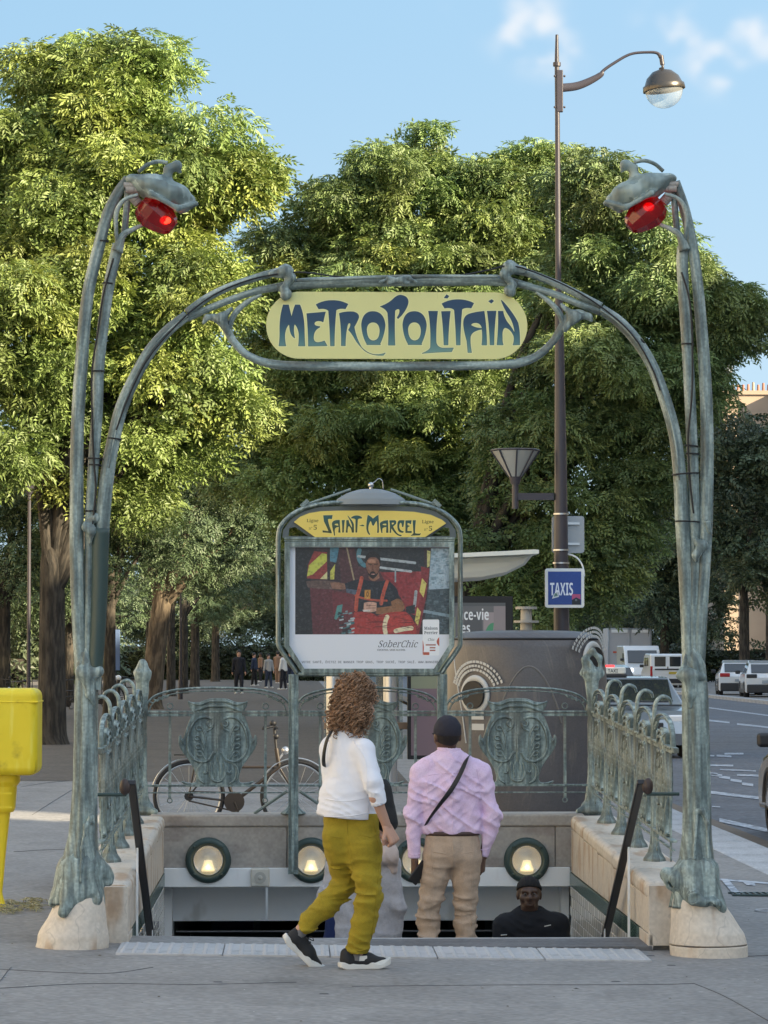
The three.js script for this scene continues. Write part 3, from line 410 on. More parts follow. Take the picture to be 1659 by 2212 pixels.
  iron(P, 'frame_branch', [[492, 722, 6], [498, 696, 6], [512, 672, 6], [538, 650, 5], [565, 636, 3]]); iron(P, 'frame_branch', [[1216, 712, 6], [1214, 690, 6], [1202, 668, 6], [1182, 648, 5], [1158, 630, 3]]);
  knot(P, 'leaf_bracket', [[[446, 686, .02], [478, 690, .03], .012, .026], [[478, 690, .03], [500, 668, .02], .026, .012], [[478, 692, .03], [494, 722, .03], .028, .018], [[440, 698, .02], [450, 684, .02], .010, .012]], .03, .006); knot(P, 'leaf_bracket', [[[1272, 684, .02], [1240, 684, .03], .012, .028], [[1240, 684, .03], [1212, 660, .02], .026, .012], [[1238, 688, .03], [1220, 712, .03], .028, .018], [[1278, 694, .02], [1268, 680, .02], .010, .012]], .03, .006);
  // the enamel board
  const K = .17274, bx = (x) => 573.1 + x * K, by = (y) => 625.9 + y * K, pA = onZ(bx(12), by(22), .02), pB = onZ(bx(3278), by(868), .02), bw = pB.x - pA.x, bh = pA.y - pB.y;
  const pill = () => { const r = bh / 2, s = new THREE.Shape(); s.moveTo(r, 0); s.lineTo(bw - r, 0); s.absarc(bw - r, r, r, -Math.PI / 2, Math.PI / 2); s.lineTo(r, bh); s.absarc(r, r, r, Math.PI / 2, Math.PI * 1.5); return s; };
  const boardMat = std({ color: lin(.60, .60, .28), roughness: .45 }), board = mesh(P, 'name_board', plate(pill(), .03, { bevel: .004, curve: 20 }).translate(pA.x, pB.y, 0), boardMat);
  const ink = canvasTex(2048, 528, (c, w, h) => {
    c.fillStyle = '#d9d794'; c.fillRect(0, 0, w, h); const R = rng(8);
    for (let i = 0; i < 2600; i++) { c.fillStyle = R() < .5 ? 'rgba(120,118,70,.05)' : 'rgba(255,252,215,.06)'; const q = 1 + R() * 5; c.fillRect(R() * w, R() * h, q, q); }
    for (let i = 0; i < 26; i++) { const x = R() * w; c.fillStyle = 'rgba(90,80,50,.10)'; c.fillRect(x, 0, 1 + R() * 3, 10 + R() * 46); }
    const S = w / 3266; c.scale(S, S); c.translate(-12, -22 * 1); c.scale(1, (h / S) / 846);
    const g = c.createLinearGradient(0, 120, 0, 790); g.addColorStop(0, '#23405f'); g.addColorStop(.42, '#28465f'); g.addColorStop(.68, '#3f6a74'); g.addColorStop(1, '#72978c');
    const O = 'M1345,270 Q1480,272 1498,440 Q1490,560 1432,680 L1440,690 L1268,690 L1270,682 Q1210,580 1202,440 Q1215,272 1345,270 Z M1348,405 Q1270,408 1265,500 Q1272,640 1352,640 Q1430,635 1432,510 Q1425,408 1348,405 Z';
    const T = 'M635,185 Q730,130 850,132 Q950,135 1032,178 L1000,238 Q920,225 885,255 Q862,480 862,706 L815,706 Q808,480 790,262 Q750,225 668,240 Z';
    const Ls = [[0, 0, 'M225,190 L290,190 Q305,250 328,350 Q350,250 375,190 L432,190 Q480,300 487,480 Q488,600 495,708 L415,708 Q425,640 422,560 Q410,470 368,432 Q352,450 355,520 Q358,570 368,608 Q320,580 308,500 Q302,460 300,432 Q255,470 244,560 Q240,640 258,708 L172,708 Q185,620 182,500 Q182,320 225,190 Z'],
      [0, 0, 'M518,300 L752,278 Q735,340 722,405 Q690,385 650,392 Q612,400 612,430 Q618,460 680,462 Q690,468 660,482 Q600,520 602,610 Q605,665 660,665 Q700,660 738,645 L772,704 L540,710 Q538,500 518,300 Z'], [0, 0, T],
      [0, 0, 'M925,295 Q1010,268 1100,275 Q1170,290 1168,345 Q1150,400 1110,465 Q1130,600 1200,720 Q1290,820 1400,815 Q1450,815 1498,795 L1475,822 Q1340,835 1240,765 Q1150,680 1105,590 Q1060,520 1040,505 Q1070,460 1065,425 Q1045,400 1028,440 Q1000,560 1000,704 L950,704 Q955,480 925,295 Z'], [0, 0, O],
      [0, 0, 'M1438,208 Q1540,170 1600,110 Q1650,60 1696,62 Q1786,75 1786,150 Q1780,220 1700,320 L1658,360 L1648,345 Q1690,285 1676,242 Q1650,225 1620,258 Q1610,480 1620,695 L1538,695 Q1548,480 1530,290 Q1510,235 1438,208 Z'], [516, -2, O],
      [1616, 0, 'M425,265 L538,265 Q515,450 518,640 Q520,720 600,732 L735,730 L712,775 Q520,780 345,798 Q440,760 450,720 Q460,480 425,265 Z'], [1616, 0, 'M587,268 L697,265 Q670,480 668,690 L618,690 Q612,480 587,268 Z M622,95 L650,55 L680,72 L660,98 Z'], [1574, -16, T],
      [1616, 0, 'M1120,262 Q960,280 910,310 Q860,340 862,430 Q870,520 905,640 L918,785 L962,785 Q940,660 948,590 Q960,510 1095,490 Q1105,590 1092,690 L1152,690 Q1150,450 1120,262 Z M955,440 Q960,408 1020,408 Q1080,410 1095,480 Q1000,475 955,440 Z'],
      [1616, 0, 'M1160,262 L1270,260 Q1245,480 1242,688 L1195,688 Q1190,470 1160,262 Z M1178,135 L1215,115 L1240,132 L1210,160 Z'],
      [1616, 0, 'M1298,262 L1358,262 Q1365,330 1410,400 Q1470,470 1505,548 Q1500,430 1440,330 Q1370,230 1335,122 Q1370,150 1400,190 Q1500,310 1545,410 Q1570,520 1565,685 L1482,688 Q1505,620 1490,570 Q1450,480 1385,468 Q1340,480 1348,600 Q1345,640 1358,688 L1282,688 Q1305,470 1298,262 Z']];
    for (const [dx, dy, d] of Ls) { const p = new Path2D(d); c.save(); c.translate(dx, dy); c.lineJoin = 'round'; c.strokeStyle = 'rgba(228,228,178,.8)'; c.lineWidth = 26; c.stroke(p); c.strokeStyle = '#2c4a3c'; c.lineWidth = 8; c.stroke(p); c.fillStyle = g; c.fill(p, 'evenodd'); c.restore(); }
  });
  const face = new THREE.ShapeGeometry(pill(), 20), fu = face.attributes.uv, fp = face.attributes.position; for (let i = 0; i < fu.count; i++) fu.setXY(i, fp.getX(i) / bw, fp.getY(i) / bh);
  const fm = mesh(board, 'lettering', face.translate(pA.x, pB.y, .018), std({ map: ink, roughness: .38 })); fm.userData = { label: 'dark blue Art Nouveau lettering fading to green' };
  // the lanterns: hooded red glass
  const redGlass = phys({ color: lin(.26, .004, .006), roughness: .16, transmission: .5, thickness: 0, ior: 1.5, clearcoat: .6 }), redBulb = std({ color: lin(.9, .1, .05), emissive: new THREE.Color(1, .02, .008), emissiveIntensity: 1.6 });
  for (const s of [1, -1]) {
    const X = (x) => (s > 0 ? x : 1458 - (x - 274)), Y = (y) => (s > 0 ? y : y - 2), w = (x, y, z = 0) => { const p = onZ(X(x), Y(y), 0); return [p.x, p.y, z]; };
    const hl = [[w(288, 388), w(330, 402), .050, .098], [w(330, 404), w(372, 420), .105, .105], [w(372, 422), w(410, 432), .10, .036], [w(340, 424), w(392, 446), .07, .06]].map(([a, b, ra, rb]) => cap(a, b, ra, rb, [1, .66, 1.25]));
    const neck = [[w(360, 398), w(364, 366), .035, .024], [w(364, 364), w(382, 358), .026, .030], [w(382, 358), w(389, 372), .022, .010]].map(([a, b, ra, rb]) => cap(a, b, ra, rb));
    const rim = [[w(284, 384), w(330, 426, .135), .014, .016], [w(330, 426, .135), w(385, 456, .12), .016, .016], [w(385, 456, .12), w(424, 440, .03), .016, .013], [w(284, 384), w(330, 420, -.13), .014, .016], [w(330, 420, -.13), w(390, 450, -.11), .016, .015], [w(390, 450, -.11), w(424, 440, -.02), .015, .013]].map(([a, b, ra, rb]) => cap(a, b, ra, rb));
    const A = field(hl, .05), N = field(neck, .02), B = field(rim, .02), gc = w(338, 462), all = [w(270, 340, -.2), w(430, 500, .2)], [lo, hi] = bounds(all, .03);
    const inner = ell([gc[0] + s * .01, gc[1] + .0, 0], [.14, .098, .115]);
    const hood = mesh(P, 'lantern_hood', boxUV(solid((x, y, z) => { let d = A(x, y, z); d = Math.max(d, -inner(x, y, z)); d = smin(d, N(x, y, z), .03); d = smin(d, B(x, y, z), .010); return d + .002 * noise3(x * 45, y * 45, z * 45); }, lo, hi, .0068), .3, s * .23), M.iron);
    const egg = (k, gx, gy) => faceted(lathe([[0, -.130], [.040, -.130], [.062, -.112], [.092, -.05], [.108, .015], [.100, .07], [.07, .11], [0, .12]].map(([r, y]) => [r * k, y * k]), 9)).rotateZ(s * .86).translate(gx, gy - .004, 0);
    mesh(hood, 'red_glass', egg(1, gc[0], gc[1]), redGlass); const bc = w(s > 0 ? 358 : 333, s > 0 ? 479 : 452); mesh(hood, 'lamp_bulb', new THREE.SphereGeometry(.034, 14, 10).scale(1, .8, .6).translate(bc[0], bc[1], .06), redBulb);
    const pl = new THREE.PointLight(0xff2a14, .04, 3, 2); pl.name = 'lantern_light'; pl.position.set(bc[0], bc[1], .055); pl.castShadow = true; P.add(pl);
    mesh(hood, 'strap', sweep([w(299, 372), w(318, 356), w(340, 349), w(362, 352)].map((p) => [...p, .012, .018]), { n: 24, seg: 8 }), M.iron);
    mesh(hood, 'cradle', merge([sweep([w(256, 540, .02), w(252, 500, .05), w(254, 460, .07), w(270, 436, .08), w(300, 425, .085)].map((p, i) => [...p, .012 + .004 * (i === 2), .014]), { n: 30, seg: 8 }), sweep([w(254, 545, .03), w(266, 510, .03), w(288, 496, .02), w(308, 486, 0)].map((p, i) => [...p, [.035, .02, .014, .01][i], [.03, .02, .014, .01][i]]), { n: 24, seg: 10 }), sweep([w(268, 505, -.02), w(272, 460, -.03), w(276, 410, -.02)].map((p) => [...p, .02, .02]), { n: 20, seg: 10 })]), M.iron);
    mesh(hood, 'socket', merge([rod(w(268, 402, .03), w(300, 400, .03), .018), rod(w(272, 411, .03), w(300, 411, .03), .022), rod(w(282, 420), w(300, 440), .03)]), M.greyStone);
  }
  // dark green casing round the lower arch branch of the post by the yellow box
  mesh(P, 'casing', sweep([[206, 1446, 15, 15], [211, 1380, 16, 16], [216, 1260, 17, 17], [218, 1142, 18, 18]].map((p) => px0(...p)).map((p) => [p[0], p[1], .025, p[3], p[4]]), { n: 30, seg: 24, prof: (th) => 1 + .03 * Math.cos(4 * th) }), M.ironDark);
  // cables and ties
  const cable = (pts, r = 2.1) => mesh(P, 'cable', sweep(pts.map(([x, y, z = .04]) => { const p = px0(x, y, r, r); p[2] = z; return p; }), { n: 50, seg: 6 }), M.black), tie = (x0, y0, x1, y1, z = .045) => { const a = px0(x0, y0), b = px0(x1, y1), c = (a[0] + b[0]) / 2, w2 = Math.abs(b[0] - a[0]) / 2; mesh(P, 'cable_tie', new THREE.TorusGeometry(1, .09, 6, 24).rotateX(Math.PI / 2).scale(w2, .06, w2 * 1.1).rotateZ(Math.atan2(b[1] - a[1], b[0] - a[0])).translate(c, (a[1] + b[1]) / 2, 0), M.black); };
  cable([[246, 560, .05], [224, 640, .045], [212, 720, .045], [200, 800, .045], [200, 900, .045], [203, 985, .045], [208, 1060, .05], [203, 1116, .05], [200, 1140, .05]]);
  cable([[252, 930, .05], [278, 860, .05], [318, 780, .05], [370, 716, .045], [415, 672, .04], [470, 634, .035], [540, 606, .04], [600, 594, .05], [650, 590, .05], [740, 600, .03], [860, 602, .03], [980, 598, .03], [1060, 584, .04], [1100, 576, .06], [1180, 600, .04], [1260, 640, .04], [1330, 690, .045], [1372, 735, .05], [1408, 800, .05], [1424, 845, .05]], 1.8);
  cable([[1470, 590, .05], [1485, 640, .05], [1492, 700, .045], [1494, 780, .045], [1492, 860, .05], [1484, 950, .055], [1488, 1040, .055], [1496, 1110, .05]]);
  [[213, 520, 234, 522], [222, 611, 246, 614], [200, 802, 226, 802], [190, 990, 222, 992], [192, 1004, 218, 1005], [233, 946, 262, 950], [184, 1104, 208, 1104], [1472, 743, 1498, 744], [1480, 962, 1508, 965], [1482, 980, 1510, 981], [1453, 1026, 1508, 1022], [1460, 1126, 1510, 1128], [322, 745, 338, 762], [1378, 726, 1396, 748]].forEach((q) => tie(...q));
}
// ---------------------------------------------------------------- stone pedestals under the posts
{
  const rough = (a) => (th, t, y) => 1 + .015 * noise3(Math.cos(th) * 3 + a, y * 14, Math.sin(th) * 3) + .01 * noise3(Math.cos(th) * 9, y * 30, a);
  const g1 = [[156, 2040, 79, 78], [158, 2020, 76, 75], [166, 1980, 62, 62], [173, 1945, 51, 52], [177, 1925, 44, 46]].map((p) => { const q = px0(...p); return q; }); const l = onZ(156, 2045, 0); g1[0][1] = groundY(l.x) - .01;
  const p1 = single('stone_pedestal', 'flared cream stone pedestal with rust stains, beside the yellow box', 'pedestal', boxUV(loft(g1, { n: 24, seg: 40, prof: rough(1) }), .9, .2), M.marble, 'stone pedestals of the portico');
  const P2 = thing('stone_pedestal', 'flared cream stone pedestal with separate plinth, on the road side', 'pedestal', [0, 0, 0], 0, 'stone pedestals of the portico');
  const g2 = [[1530, 2039, 84, 78], [1527, 2015, 79, 75], [1518, 1985, 68, 64], [1508, 1950, 56, 54], [1503, 1925, 46, 47]].map((p) => px0(...p));
  mesh(P2, 'shaft', boxUV(loft(g2, { n: 24, seg: 40, prof: rough(5) }), .9, .6), M.marble);
  const y0 = g2[0][1]; mesh(P2, 'plinth', boxUV(loft([[g2[0][0] + .003, -.06, 0, .231, .22], [g2[0][0] + .003, y0 - .012, 0, .231, .22], [g2[0][0] + .003, y0 - .004, 0, .226, .215]], { n: 6, seg: 40, prof: rough(8) }), .9, .4), M.marble);
}
// ---------------------------------------------------------------- Art Nouveau railings
{
  const k = .000782, sx = (x) => x * k, sy = (y) => .215 + (1128 - y) * k;
  const half = [[0, 262], [90, 268], [180, 300], [258, 302], [296, 290], [292, 330], [262, 385], [240, 420], [268, 450], [302, 530], [332, 625], [350, 665], [368, 626], [388, 650], [386, 720], [350, 795], [300, 860], [250, 935], [222, 1000], [212, 1060], [228, 1096], [290, 1100], [350, 1084], [356, 1096], [300, 1124], [150, 1132], [0, 1134]];
  const outline = half.map(([x, y]) => [sx(x), sy(y)]).concat(half.slice(1, -1).reverse().map(([x, y]) => [-sx(x), sy(y)]));
  const tb = (pts, r, z, s) => sweep(pts.map(([x, y, q = r]) => [s * sx(x), sy(y), z, q * 1.15, q * 1.3]), { n: 22, seg: 6 });
  const relief = [];
  for (const z of [.018, -.018]) {
    for (const s of [1, -1]) {
      relief.push(tb([[36, 500, .006], [60, 560], [110, 590, .007]], .009, z, s), tb([[60, 470], [120, 448], [205, 470], [268, 560], [297, 680], [286, 790], [230, 868], [150, 893], [84, 872], [56, 830], [40, 800], [20, 812, .006]], .011, z, s));
      for (const [x, y] of [[180, 560], [196, 655], [190, 740], [176, 815]]) relief.push(tb([[x - 30, y + 8, .004], [x - 8, y + 22], [x + 26, y + 10], [x + 24, y - 18], [x - 6, y - 22], [x - 26, y + 4], [x - 60, y + 90 - (y - 560) * .12, .006], [118, 880, .004]], .0085, z, s));
      relief.push(tb([[70, 480, .005], [100, 510], [80, 545], [50, 530], [52, 500, .006]], .009, z, s), tb([[340, 720, .005], [352, 690], [366, 668, .004]], .008, z, s), tb([[60, 900], [72, 960], [66, 1040], [36, 1078], [0, 1086]], .010, z, s), tb([[22, 890, .006], [34, 960, .011], [24, 1050, .006]], .01, z, s), tb([[88, 930], [96, 990], [124, 1004], [140, 976, .006]], .009, z, s), tb([[0, 340], [90, 342], [180, 372], [236, 392, .006]], .012, z, s), tb([[0, 290], [90, 296], [180, 326], [280, 306, .005]], .009, z, s), tb([[150, 900, .006], [190, 960, .010], [180, 1060, .012], [120, 1110, .006]], .01, z, s));
    }
    relief.push(tb([[0, 620, .004], [0, 720, .008], [0, 830, .012], [0, 890, .007]], .008, z, 1));
  }
  const shieldG = boxUV(merge([plate(outline, .036, { smoothIt: true, bevel: .008, curve: 5 }), ...relief]), 1);
  // ornamented strip that runs down the inner side of each upright: lumps of cast leaf
  const leafy = (h) => { const fs = [], pts = [], R = rng(9); for (let i = 0; i < 9; i++) { const y = .17 + i * (h - .25) / 9, a = [(R() - .5) * .03, y, .012 + (R() - .5) * .02], b = [(R() - .5) * .05, y + .075, (R() - .5) * .05]; fs.push(cap(a, b, .016, .009)); pts.push(a, b); } const [lo, hi] = bounds(pts, .03), f = field(fs, .025); return solid((x, y, z) => f(x, y, z) + .006 * noise3(x * 60, y * 45, z * 60), lo, hi, .006); };
  const upG = boxUV(merge([loft([[0, 0, 0, .085, .07], [0, .02, 0, .082, .066], [0, .06, 0, .05, .042], [0, .12, 0, .03, .028], [0, .2, 0, .024, .024], [0, .5, 0, .02, .021], [0, .8, 0, .024, .024], [0, .93, 0, .016, .016]], { n: 36, seg: 14, prof: flute(.12, 4) }), leafy(.95),
    sweep([[0, .86, .0, .012], [0, .95, .0, .013], [0, 1.03, .012, .014, .022], [0, 1.066, .05, .013, .024], [0, 1.05, .095, .012, .022], [0, 1.015, .11, .008, .014]], { n: 30, seg: 8, side: [1, 0, 0] })]), 1);
  const archPts = (w) => [[.02, .78], [.035, .85], [.09, .905], [.2, .945], [.36, .966], [w / 2, .972], [w - .36, .966], [w - .2, .945], [w - .09, .905], [w - .035, .85], [w - .02, .78]];
  function railing(label, mods, w, pos, turn, tilt, uprights) {
    const g = thing('iron_railing', label, 'railing', pos, turn, 'iron railings round the stairwell'); if (tilt) { g.rotation.order = 'YXZ'; g.rotation.z = tilt; }
    const L = mods * w, strip = (y, h, d, name) => mesh(g, name, boxUV(box(L, h, d, L / 2, y, 0, .003), 1), M.iron);
    strip(.787, .014, .045, 'top_rail'); strip(.762, .022, .026, 'top_rail_lower'); strip(.215, .016, .045, 'bottom_rail'); strip(.16, .010, .02, 'bottom_rail_lower');
    const arch = boxUV(merge([sweep(archPts(w).map(([x, y]) => [x, y, 0, .009, .017]), { n: 60, seg: 8 }), sweep(archPts(w).map(([x, y]) => [lerp(x, w / 2, .05), y - .024, 0, .005, .008]), { n: 50, seg: 6 }), ...[0, 1].flatMap((e) => [0, 1, 2, 3].map((i) => sweep([[.05, .87], [.08, .855], [.10, .875]].map(([x, y]) => { const q = x + i * .035; return [e ? w - q : q, y + i * .014, 0, .006, .01]; }), { n: 8, seg: 5 })))]), 1);
    const stave = boxUV(merge([box(.022, .66, .012, 0, .45, 0), new THREE.TorusGeometry(.022, .005, 6, 18).translate(0, .83, 0), new THREE.TorusGeometry(.018, .005, 6, 16).translate(0, .10, 0)]), 1);
    for (let i = 0; i < mods; i++) { const s = mesh(g, 'shield', shieldG, M.iron); s.position.x = (i + .5) * w; mesh(g, 'arch', arch, M.iron).position.x = i * w; for (const e of [-1, 1]) mesh(g, 'stave', stave, M.iron).position.x = (i + .5) * w + e * .37; }
    for (const u of uprights) { const m = mesh(g, 'upright', upG, M.iron); m.position.x = u; }
    return g;
  }
  const xl = onZ(308, 1541, ZB - .16).x, xr = onZ(1279, 1541, ZB - .16).x, back = railing('iron railing with three shield panels across the back wall', 3, (xr - xl) / 3, [xl, .515, ZB - .16], 0, 0, []);
  const w5 = 5.15 / 5, zF = -.5, zb = ZB - .16;
  const rr = railing('iron railing with curling uprights on the road side parapet', 5, w5, [xr + .01, .515, zb], Math.PI / 2, 0, []); rr.rotation.order = 'YXZ';
  // built from the back corner towards the post: turn so that the panels run to the front and the hooks lean outward
  rr.rotation.set(0, -Math.PI / 2, -TILT, 'YXZ'); rr.scale.z = -1; for (let i = 1; i < 5; i++) mesh(rr, 'upright', upG, M.iron).position.x = i * w5; 
  const rl = railing('iron railing with curling uprights on the parapet by the yellow box', 5, w5, [xl - .01, .515, zb], -Math.PI / 2, 0, []); rl.rotation.set(0, -Math.PI / 2, -TILT, 'YXZ'); for (let i = 1; i < 5; i++) mesh(rl, 'upright', upG, M.iron).position.x = i * w5;
  // corner posts
  const postG = (kind) => { const fs = [], f0 = [cap([0, .02, 0], [0, .05, 0], .10, .085, [1, .5, 1]), cap([.05, .03, .05], [.10, .015, .09], .03, .025), cap([-.06, .03, .05], [-.11, .02, .08], .03, .025), cap([0, .05, 0], [0, .22, 0], .07, .034), cap([0, .2, 0], [0, .8, 0], .034, .036), cap([0, .8, 0], [0, 1.05, 0], .036, .055), cap([0, 1.05, 0], [0, 1.09, 0], .055, .07, [1, .5, 1])];
    if (kind) f0.push(cap([0, 1.09, 0], [0, 1.15, 0], .05, .035), cap([0, 1.14, 0], [0, 1.18, 0], .035, .014)); else f0.push(cap([-.075, 1.08, 0], [.075, 1.08, 0], .02, .02), cap([-.05, 1.09, 0], [-.055, 1.19, 0], .022, .02), cap([-.055, 1.19, 0], [0, 1.26, 0], .02, .02), cap([0, 1.26, 0], [.06, 1.2, .0], .02, .018), cap([.06, 1.2, 0], [.066, 1.08, 0], .018, .018), cap([.0, 1.1, .03], [-.012, 1.17, .03], .03, .012));
    const f = field(f0, .035); return boxUV(solid((x, y, z) => f(x, y, z) + .005 * noise3(x * 40, y * 22, z * 40) + .004 * Math.cos(6 * Math.atan2(z, x)) * smooth(.1, .2, y) * smooth(1.1, 1.0, y), [-.2, -.02, -.2], [.2, 1.34, .2], .0085), 1); };
  mesh(back, 'corner_post', postG(1), M.iron); mesh(back, 'corner_post', postG(0), M.iron).position.x = xr - xl;
  mesh(rr, 'end_bracket', boxUV(box(.16, .03, .03, 5 * w5 + .06, .78, 0), 1), M.iron); mesh(rl, 'end_bracket', boxUV(box(.16, .03, .03, 5 * w5 + .06, .78, 0), 1), M.iron);
}
// ---------------------------------------------------------------- handrails down the stairs
for (const side of [-1, 1]) {
  const x = side < 0 ? -1.545 : 1.525, h = thing('handrail', side < 0 ? 'dark flat handrail descending beside the wall near the yellow box' : 'dark flat handrail descending beside the wall on the road side', 'handrail', [x, .985, -.3], 0, 'handrails of the stairs');
  const dz = -1, dy = -.586, pt = (t) => [-side * t * .018, dy * t, dz * t]; M.rail = M.rail ?? std({ color: lin(.018, .017, .02), roughness: .35 });
  mesh(h, 'rail', bar(pt(0), pt(5.2), .05, .034, .008), M.rail); mesh(h, 'end_cap', merge([ball(.030, side * .042, -.03, .0, 16, 1.75, .8), ball(.022, side * .026, -.035, .0, 14, 1.6, .9)]), std({ color: lin(.05, .032, .028), roughness: .45 }));
  mesh(h, 'bracket_rod', rod([side * .03, -.075, 0], [side * .23, -.075, .0], .011), M.ironDark);
  for (const t of [.72, 1.9, 3.1, 4.3]) { const p = pt(t); mesh(h, 'stanchion', boxUV(box(.012, .75, .04, p[0] + side * .012, p[1] - .39, p[2]), 2), M.whitePaint); }
  for (const t of [1.75, 1.95]) { const p = pt(t); mesh(h, 'plate', box(.006, .12, .05, p[0] - side * .02, p[1] - .07, p[2]), M.whitePaint); }
}
// ---------------------------------------------------------------- poster display with the station name
{
  const zD = ZB + .16, S = (x, y) => { const p = onZ(527.9 + x * .3182, 1018.1 + y * .3182, zD); return [p.x, p.y]; }, C = onZ(799, 1757, zD);
  const D = thing('poster_display', 'iron framed advertising poster case with yellow SAINT-MARCEL name panel on two posts', 'poster display');
  const mirrorX = (pts) => pts.concat(pts.slice().reverse().map(([x, y]) => [1696 - x, y]));
  const outer = [[360, 1372], [340, 1340], [250, 1212], [233, 1180], [231, 1100], [230, 800], [230, 520], [231, 445], [246, 378], [302, 312], [392, 258], [505, 226], [640, 214], [848, 212], [1056, 214], [1191, 226], [1304, 258], [1394, 312], [1450, 378], [1465, 445], [1466, 520], [1466, 800], [1465, 1100], [1463, 1180], [1446, 1212], [1356, 1340], [1336, 1372]];
  mesh(D, 'outer_frame', boxUV(merge([sweep(outer.map(([x, y]) => [...S(x, y), zD, .017, .035]), { n: 140, seg: 10, prof: (th) => 1 + .12 * Math.cos(4 * th) }), sweep([[360, 1376], [848, 1380], [1336, 1376]].map(([x, y]) => [...S(x, y), zD, .016, .035]), { n: 20, seg: 8 })]), 1), M.iron);
  const poly = [[272, 478], [1424, 478], [1424, 1186], [1302, 1372], [392, 1372], [270, 1190]], inn = [[304, 508], [1394, 508], [1394, 1180], [1288, 1345], [404, 1345], [300, 1182]];
  mesh(D, 'inner_frame', boxUV(plate(poly.map((p) => S(...p)), .05, { bevel: .006, holes: [inn.map((p) => S(...p))] }).translate(0, 0, zD + .012), 1), M.iron);
  mesh(D, 'head_rail', boxUV(merge([bar([...S(270, 455), zD + .01], [...S(1426, 455), zD + .01], .016, .05), bar([...S(270, 470), zD], [...S(1426, 470), zD], .01, .06)]), 1), M.iron);
  for (const x of [333, 1342]) { const a = S(x, 1378), b = S(x, 2720), p = mesh(D, 'post', boxUV(merge([box(.075, a[1] - b[1], .05, a[0], (a[1] + b[1]) / 2, zD, .004), box(.028, a[1] - b[1], .02, a[0] - .006, (a[1] + b[1]) / 2, zD + .032, .004), box(.018, a[1] - b[1], .03, a[0] + .03, (a[1] + b[1]) / 2, zD + .012, .003)]), 1), M.iron); const y = .515; mesh(p, 'stay', merge([rod([a[0] - .05, y + .18, zD - .1], [a[0] - .3, y + .005, zD - .22], .012), rod([a[0] + .05, y + .18, zD - .1], [a[0] + .3, y + .005, zD - .22], .012)]), M.iron); mesh(p, 'shoe', lathe([[0, .09], [.03, .085], [.06, .04], [.10, .01], [.10, 0], [0, 0]], 18).translate(a[0], y, zD - .2), M.iron); mesh(p, 'end_bracket', box(.08, .03, .08, a[0], b[1], zD - .01), M.iron); }
  // header plate with two corner openings
  const hd = [[258, 452], [262, 400], [316, 326], [400, 272], [510, 242], [848, 228], [1186, 242], [1296, 272], [1380, 326], [1434, 400], [1438, 452]], tri = (m) => [[300, 440], [305, 385], [345, 378], [435, 440]].map(([x, y]) => S(m ? 1696 - x : x, y));
  mesh(D, 'header_plate', boxUV(plate(hd.map((p) => S(...p)), .02, { holes: [tri(0), tri(1).reverse()] }).translate(0, 0, zD), 1), std({ color: lin(.11, .135, .145), roughness: .55, bumpMap: fineBump, bumpScale: .001 }));
  // name panel
  const N = (x, y) => { const p = onZ((840 + x * .1326) / 1.3261, (1450 + y * .1326) / 1.3261, zD); return [p.x, p.y]; };
  const out = [[15, 345], [150, 232], [350, 152], [600, 112], [1000, 100], [1600, 98], [2200, 106], [2615, 126], [2970, 190], [3206, 295], [3300, 372], [2792, 706], [500, 692]], shp = () => shapeOf(out.map((p) => N(...p)));
  const np = mesh(D, 'name_panel', plate(shp(), .016, { bevel: .003 }).translate(0, 0, zD + .022), std({ color: lin(.62, .50, .14), roughness: .5 }));
  const nt = canvasTex(2048, 392, (c, w, h) => {
    c.fillStyle = '#e6cf6a'; c.fillRect(0, 0, w, h); const R = rng(4); for (let i = 0; i < 900; i++) { c.fillStyle = R() < .5 ? 'rgba(150,110,30,.05)' : 'rgba(255,240,170,.06)'; const q = 2 + R() * 9; c.fillRect(R() * w, R() * h, q, q); }
    const k = w / 3285; c.scale(k, k); c.translate(-15, -94); c.lineJoin = 'round';
    const g = c.createLinearGradient(0, 200, 0, 640); g.addColorStop(0, '#2c5a60'); g.addColorStop(.5, '#3a5244'); g.addColorStop(1, '#46461f');
    const ink = (d) => { const p = new Path2D(d); c.strokeStyle = 'rgba(240,228,150,.8)'; c.lineWidth = 26; c.stroke(p); c.strokeStyle = '#3c3f1c'; c.lineWidth = 9; c.stroke(p); c.fillStyle = g; c.fill(p, 'evenodd'); };
    ['M650,205 L845,200 L830,280 Q760,265 745,290 Q760,400 825,560 L828,588 Q740,575 640,570 L635,530 Q700,540 765,550 Q720,440 665,330 Z', 'M1000,305 Q850,300 838,380 Q840,450 870,560 L885,640 L900,630 Q885,540 900,490 Q920,450 985,450 L975,570 L1015,572 Q1000,450 1000,305 Z M890,400 Q900,372 970,380 L975,430 Q930,425 890,410 Z', 'M1048,310 L1110,305 Q1090,440 1088,570 L1058,570 Q1065,440 1048,310 Z', 'M1145,312 L1190,305 Q1210,400 1275,480 Q1270,380 1220,300 L1175,210 Q1290,330 1305,400 L1308,570 L1265,572 Q1260,480 1200,430 Q1165,450 1170,572 L1135,572 Q1155,440 1145,312 Z', 'M1252,250 Q1300,205 1370,205 Q1450,210 1480,250 L1470,270 Q1410,260 1390,290 L1375,570 L1345,570 L1345,290 Q1320,260 1258,268 Z', 'M1432,425 L1500,405 L1530,425 L1520,435 Z'].forEach(ink);
    c.save(); c.translate(1433, 0); c.scale(1.182, 1.182);
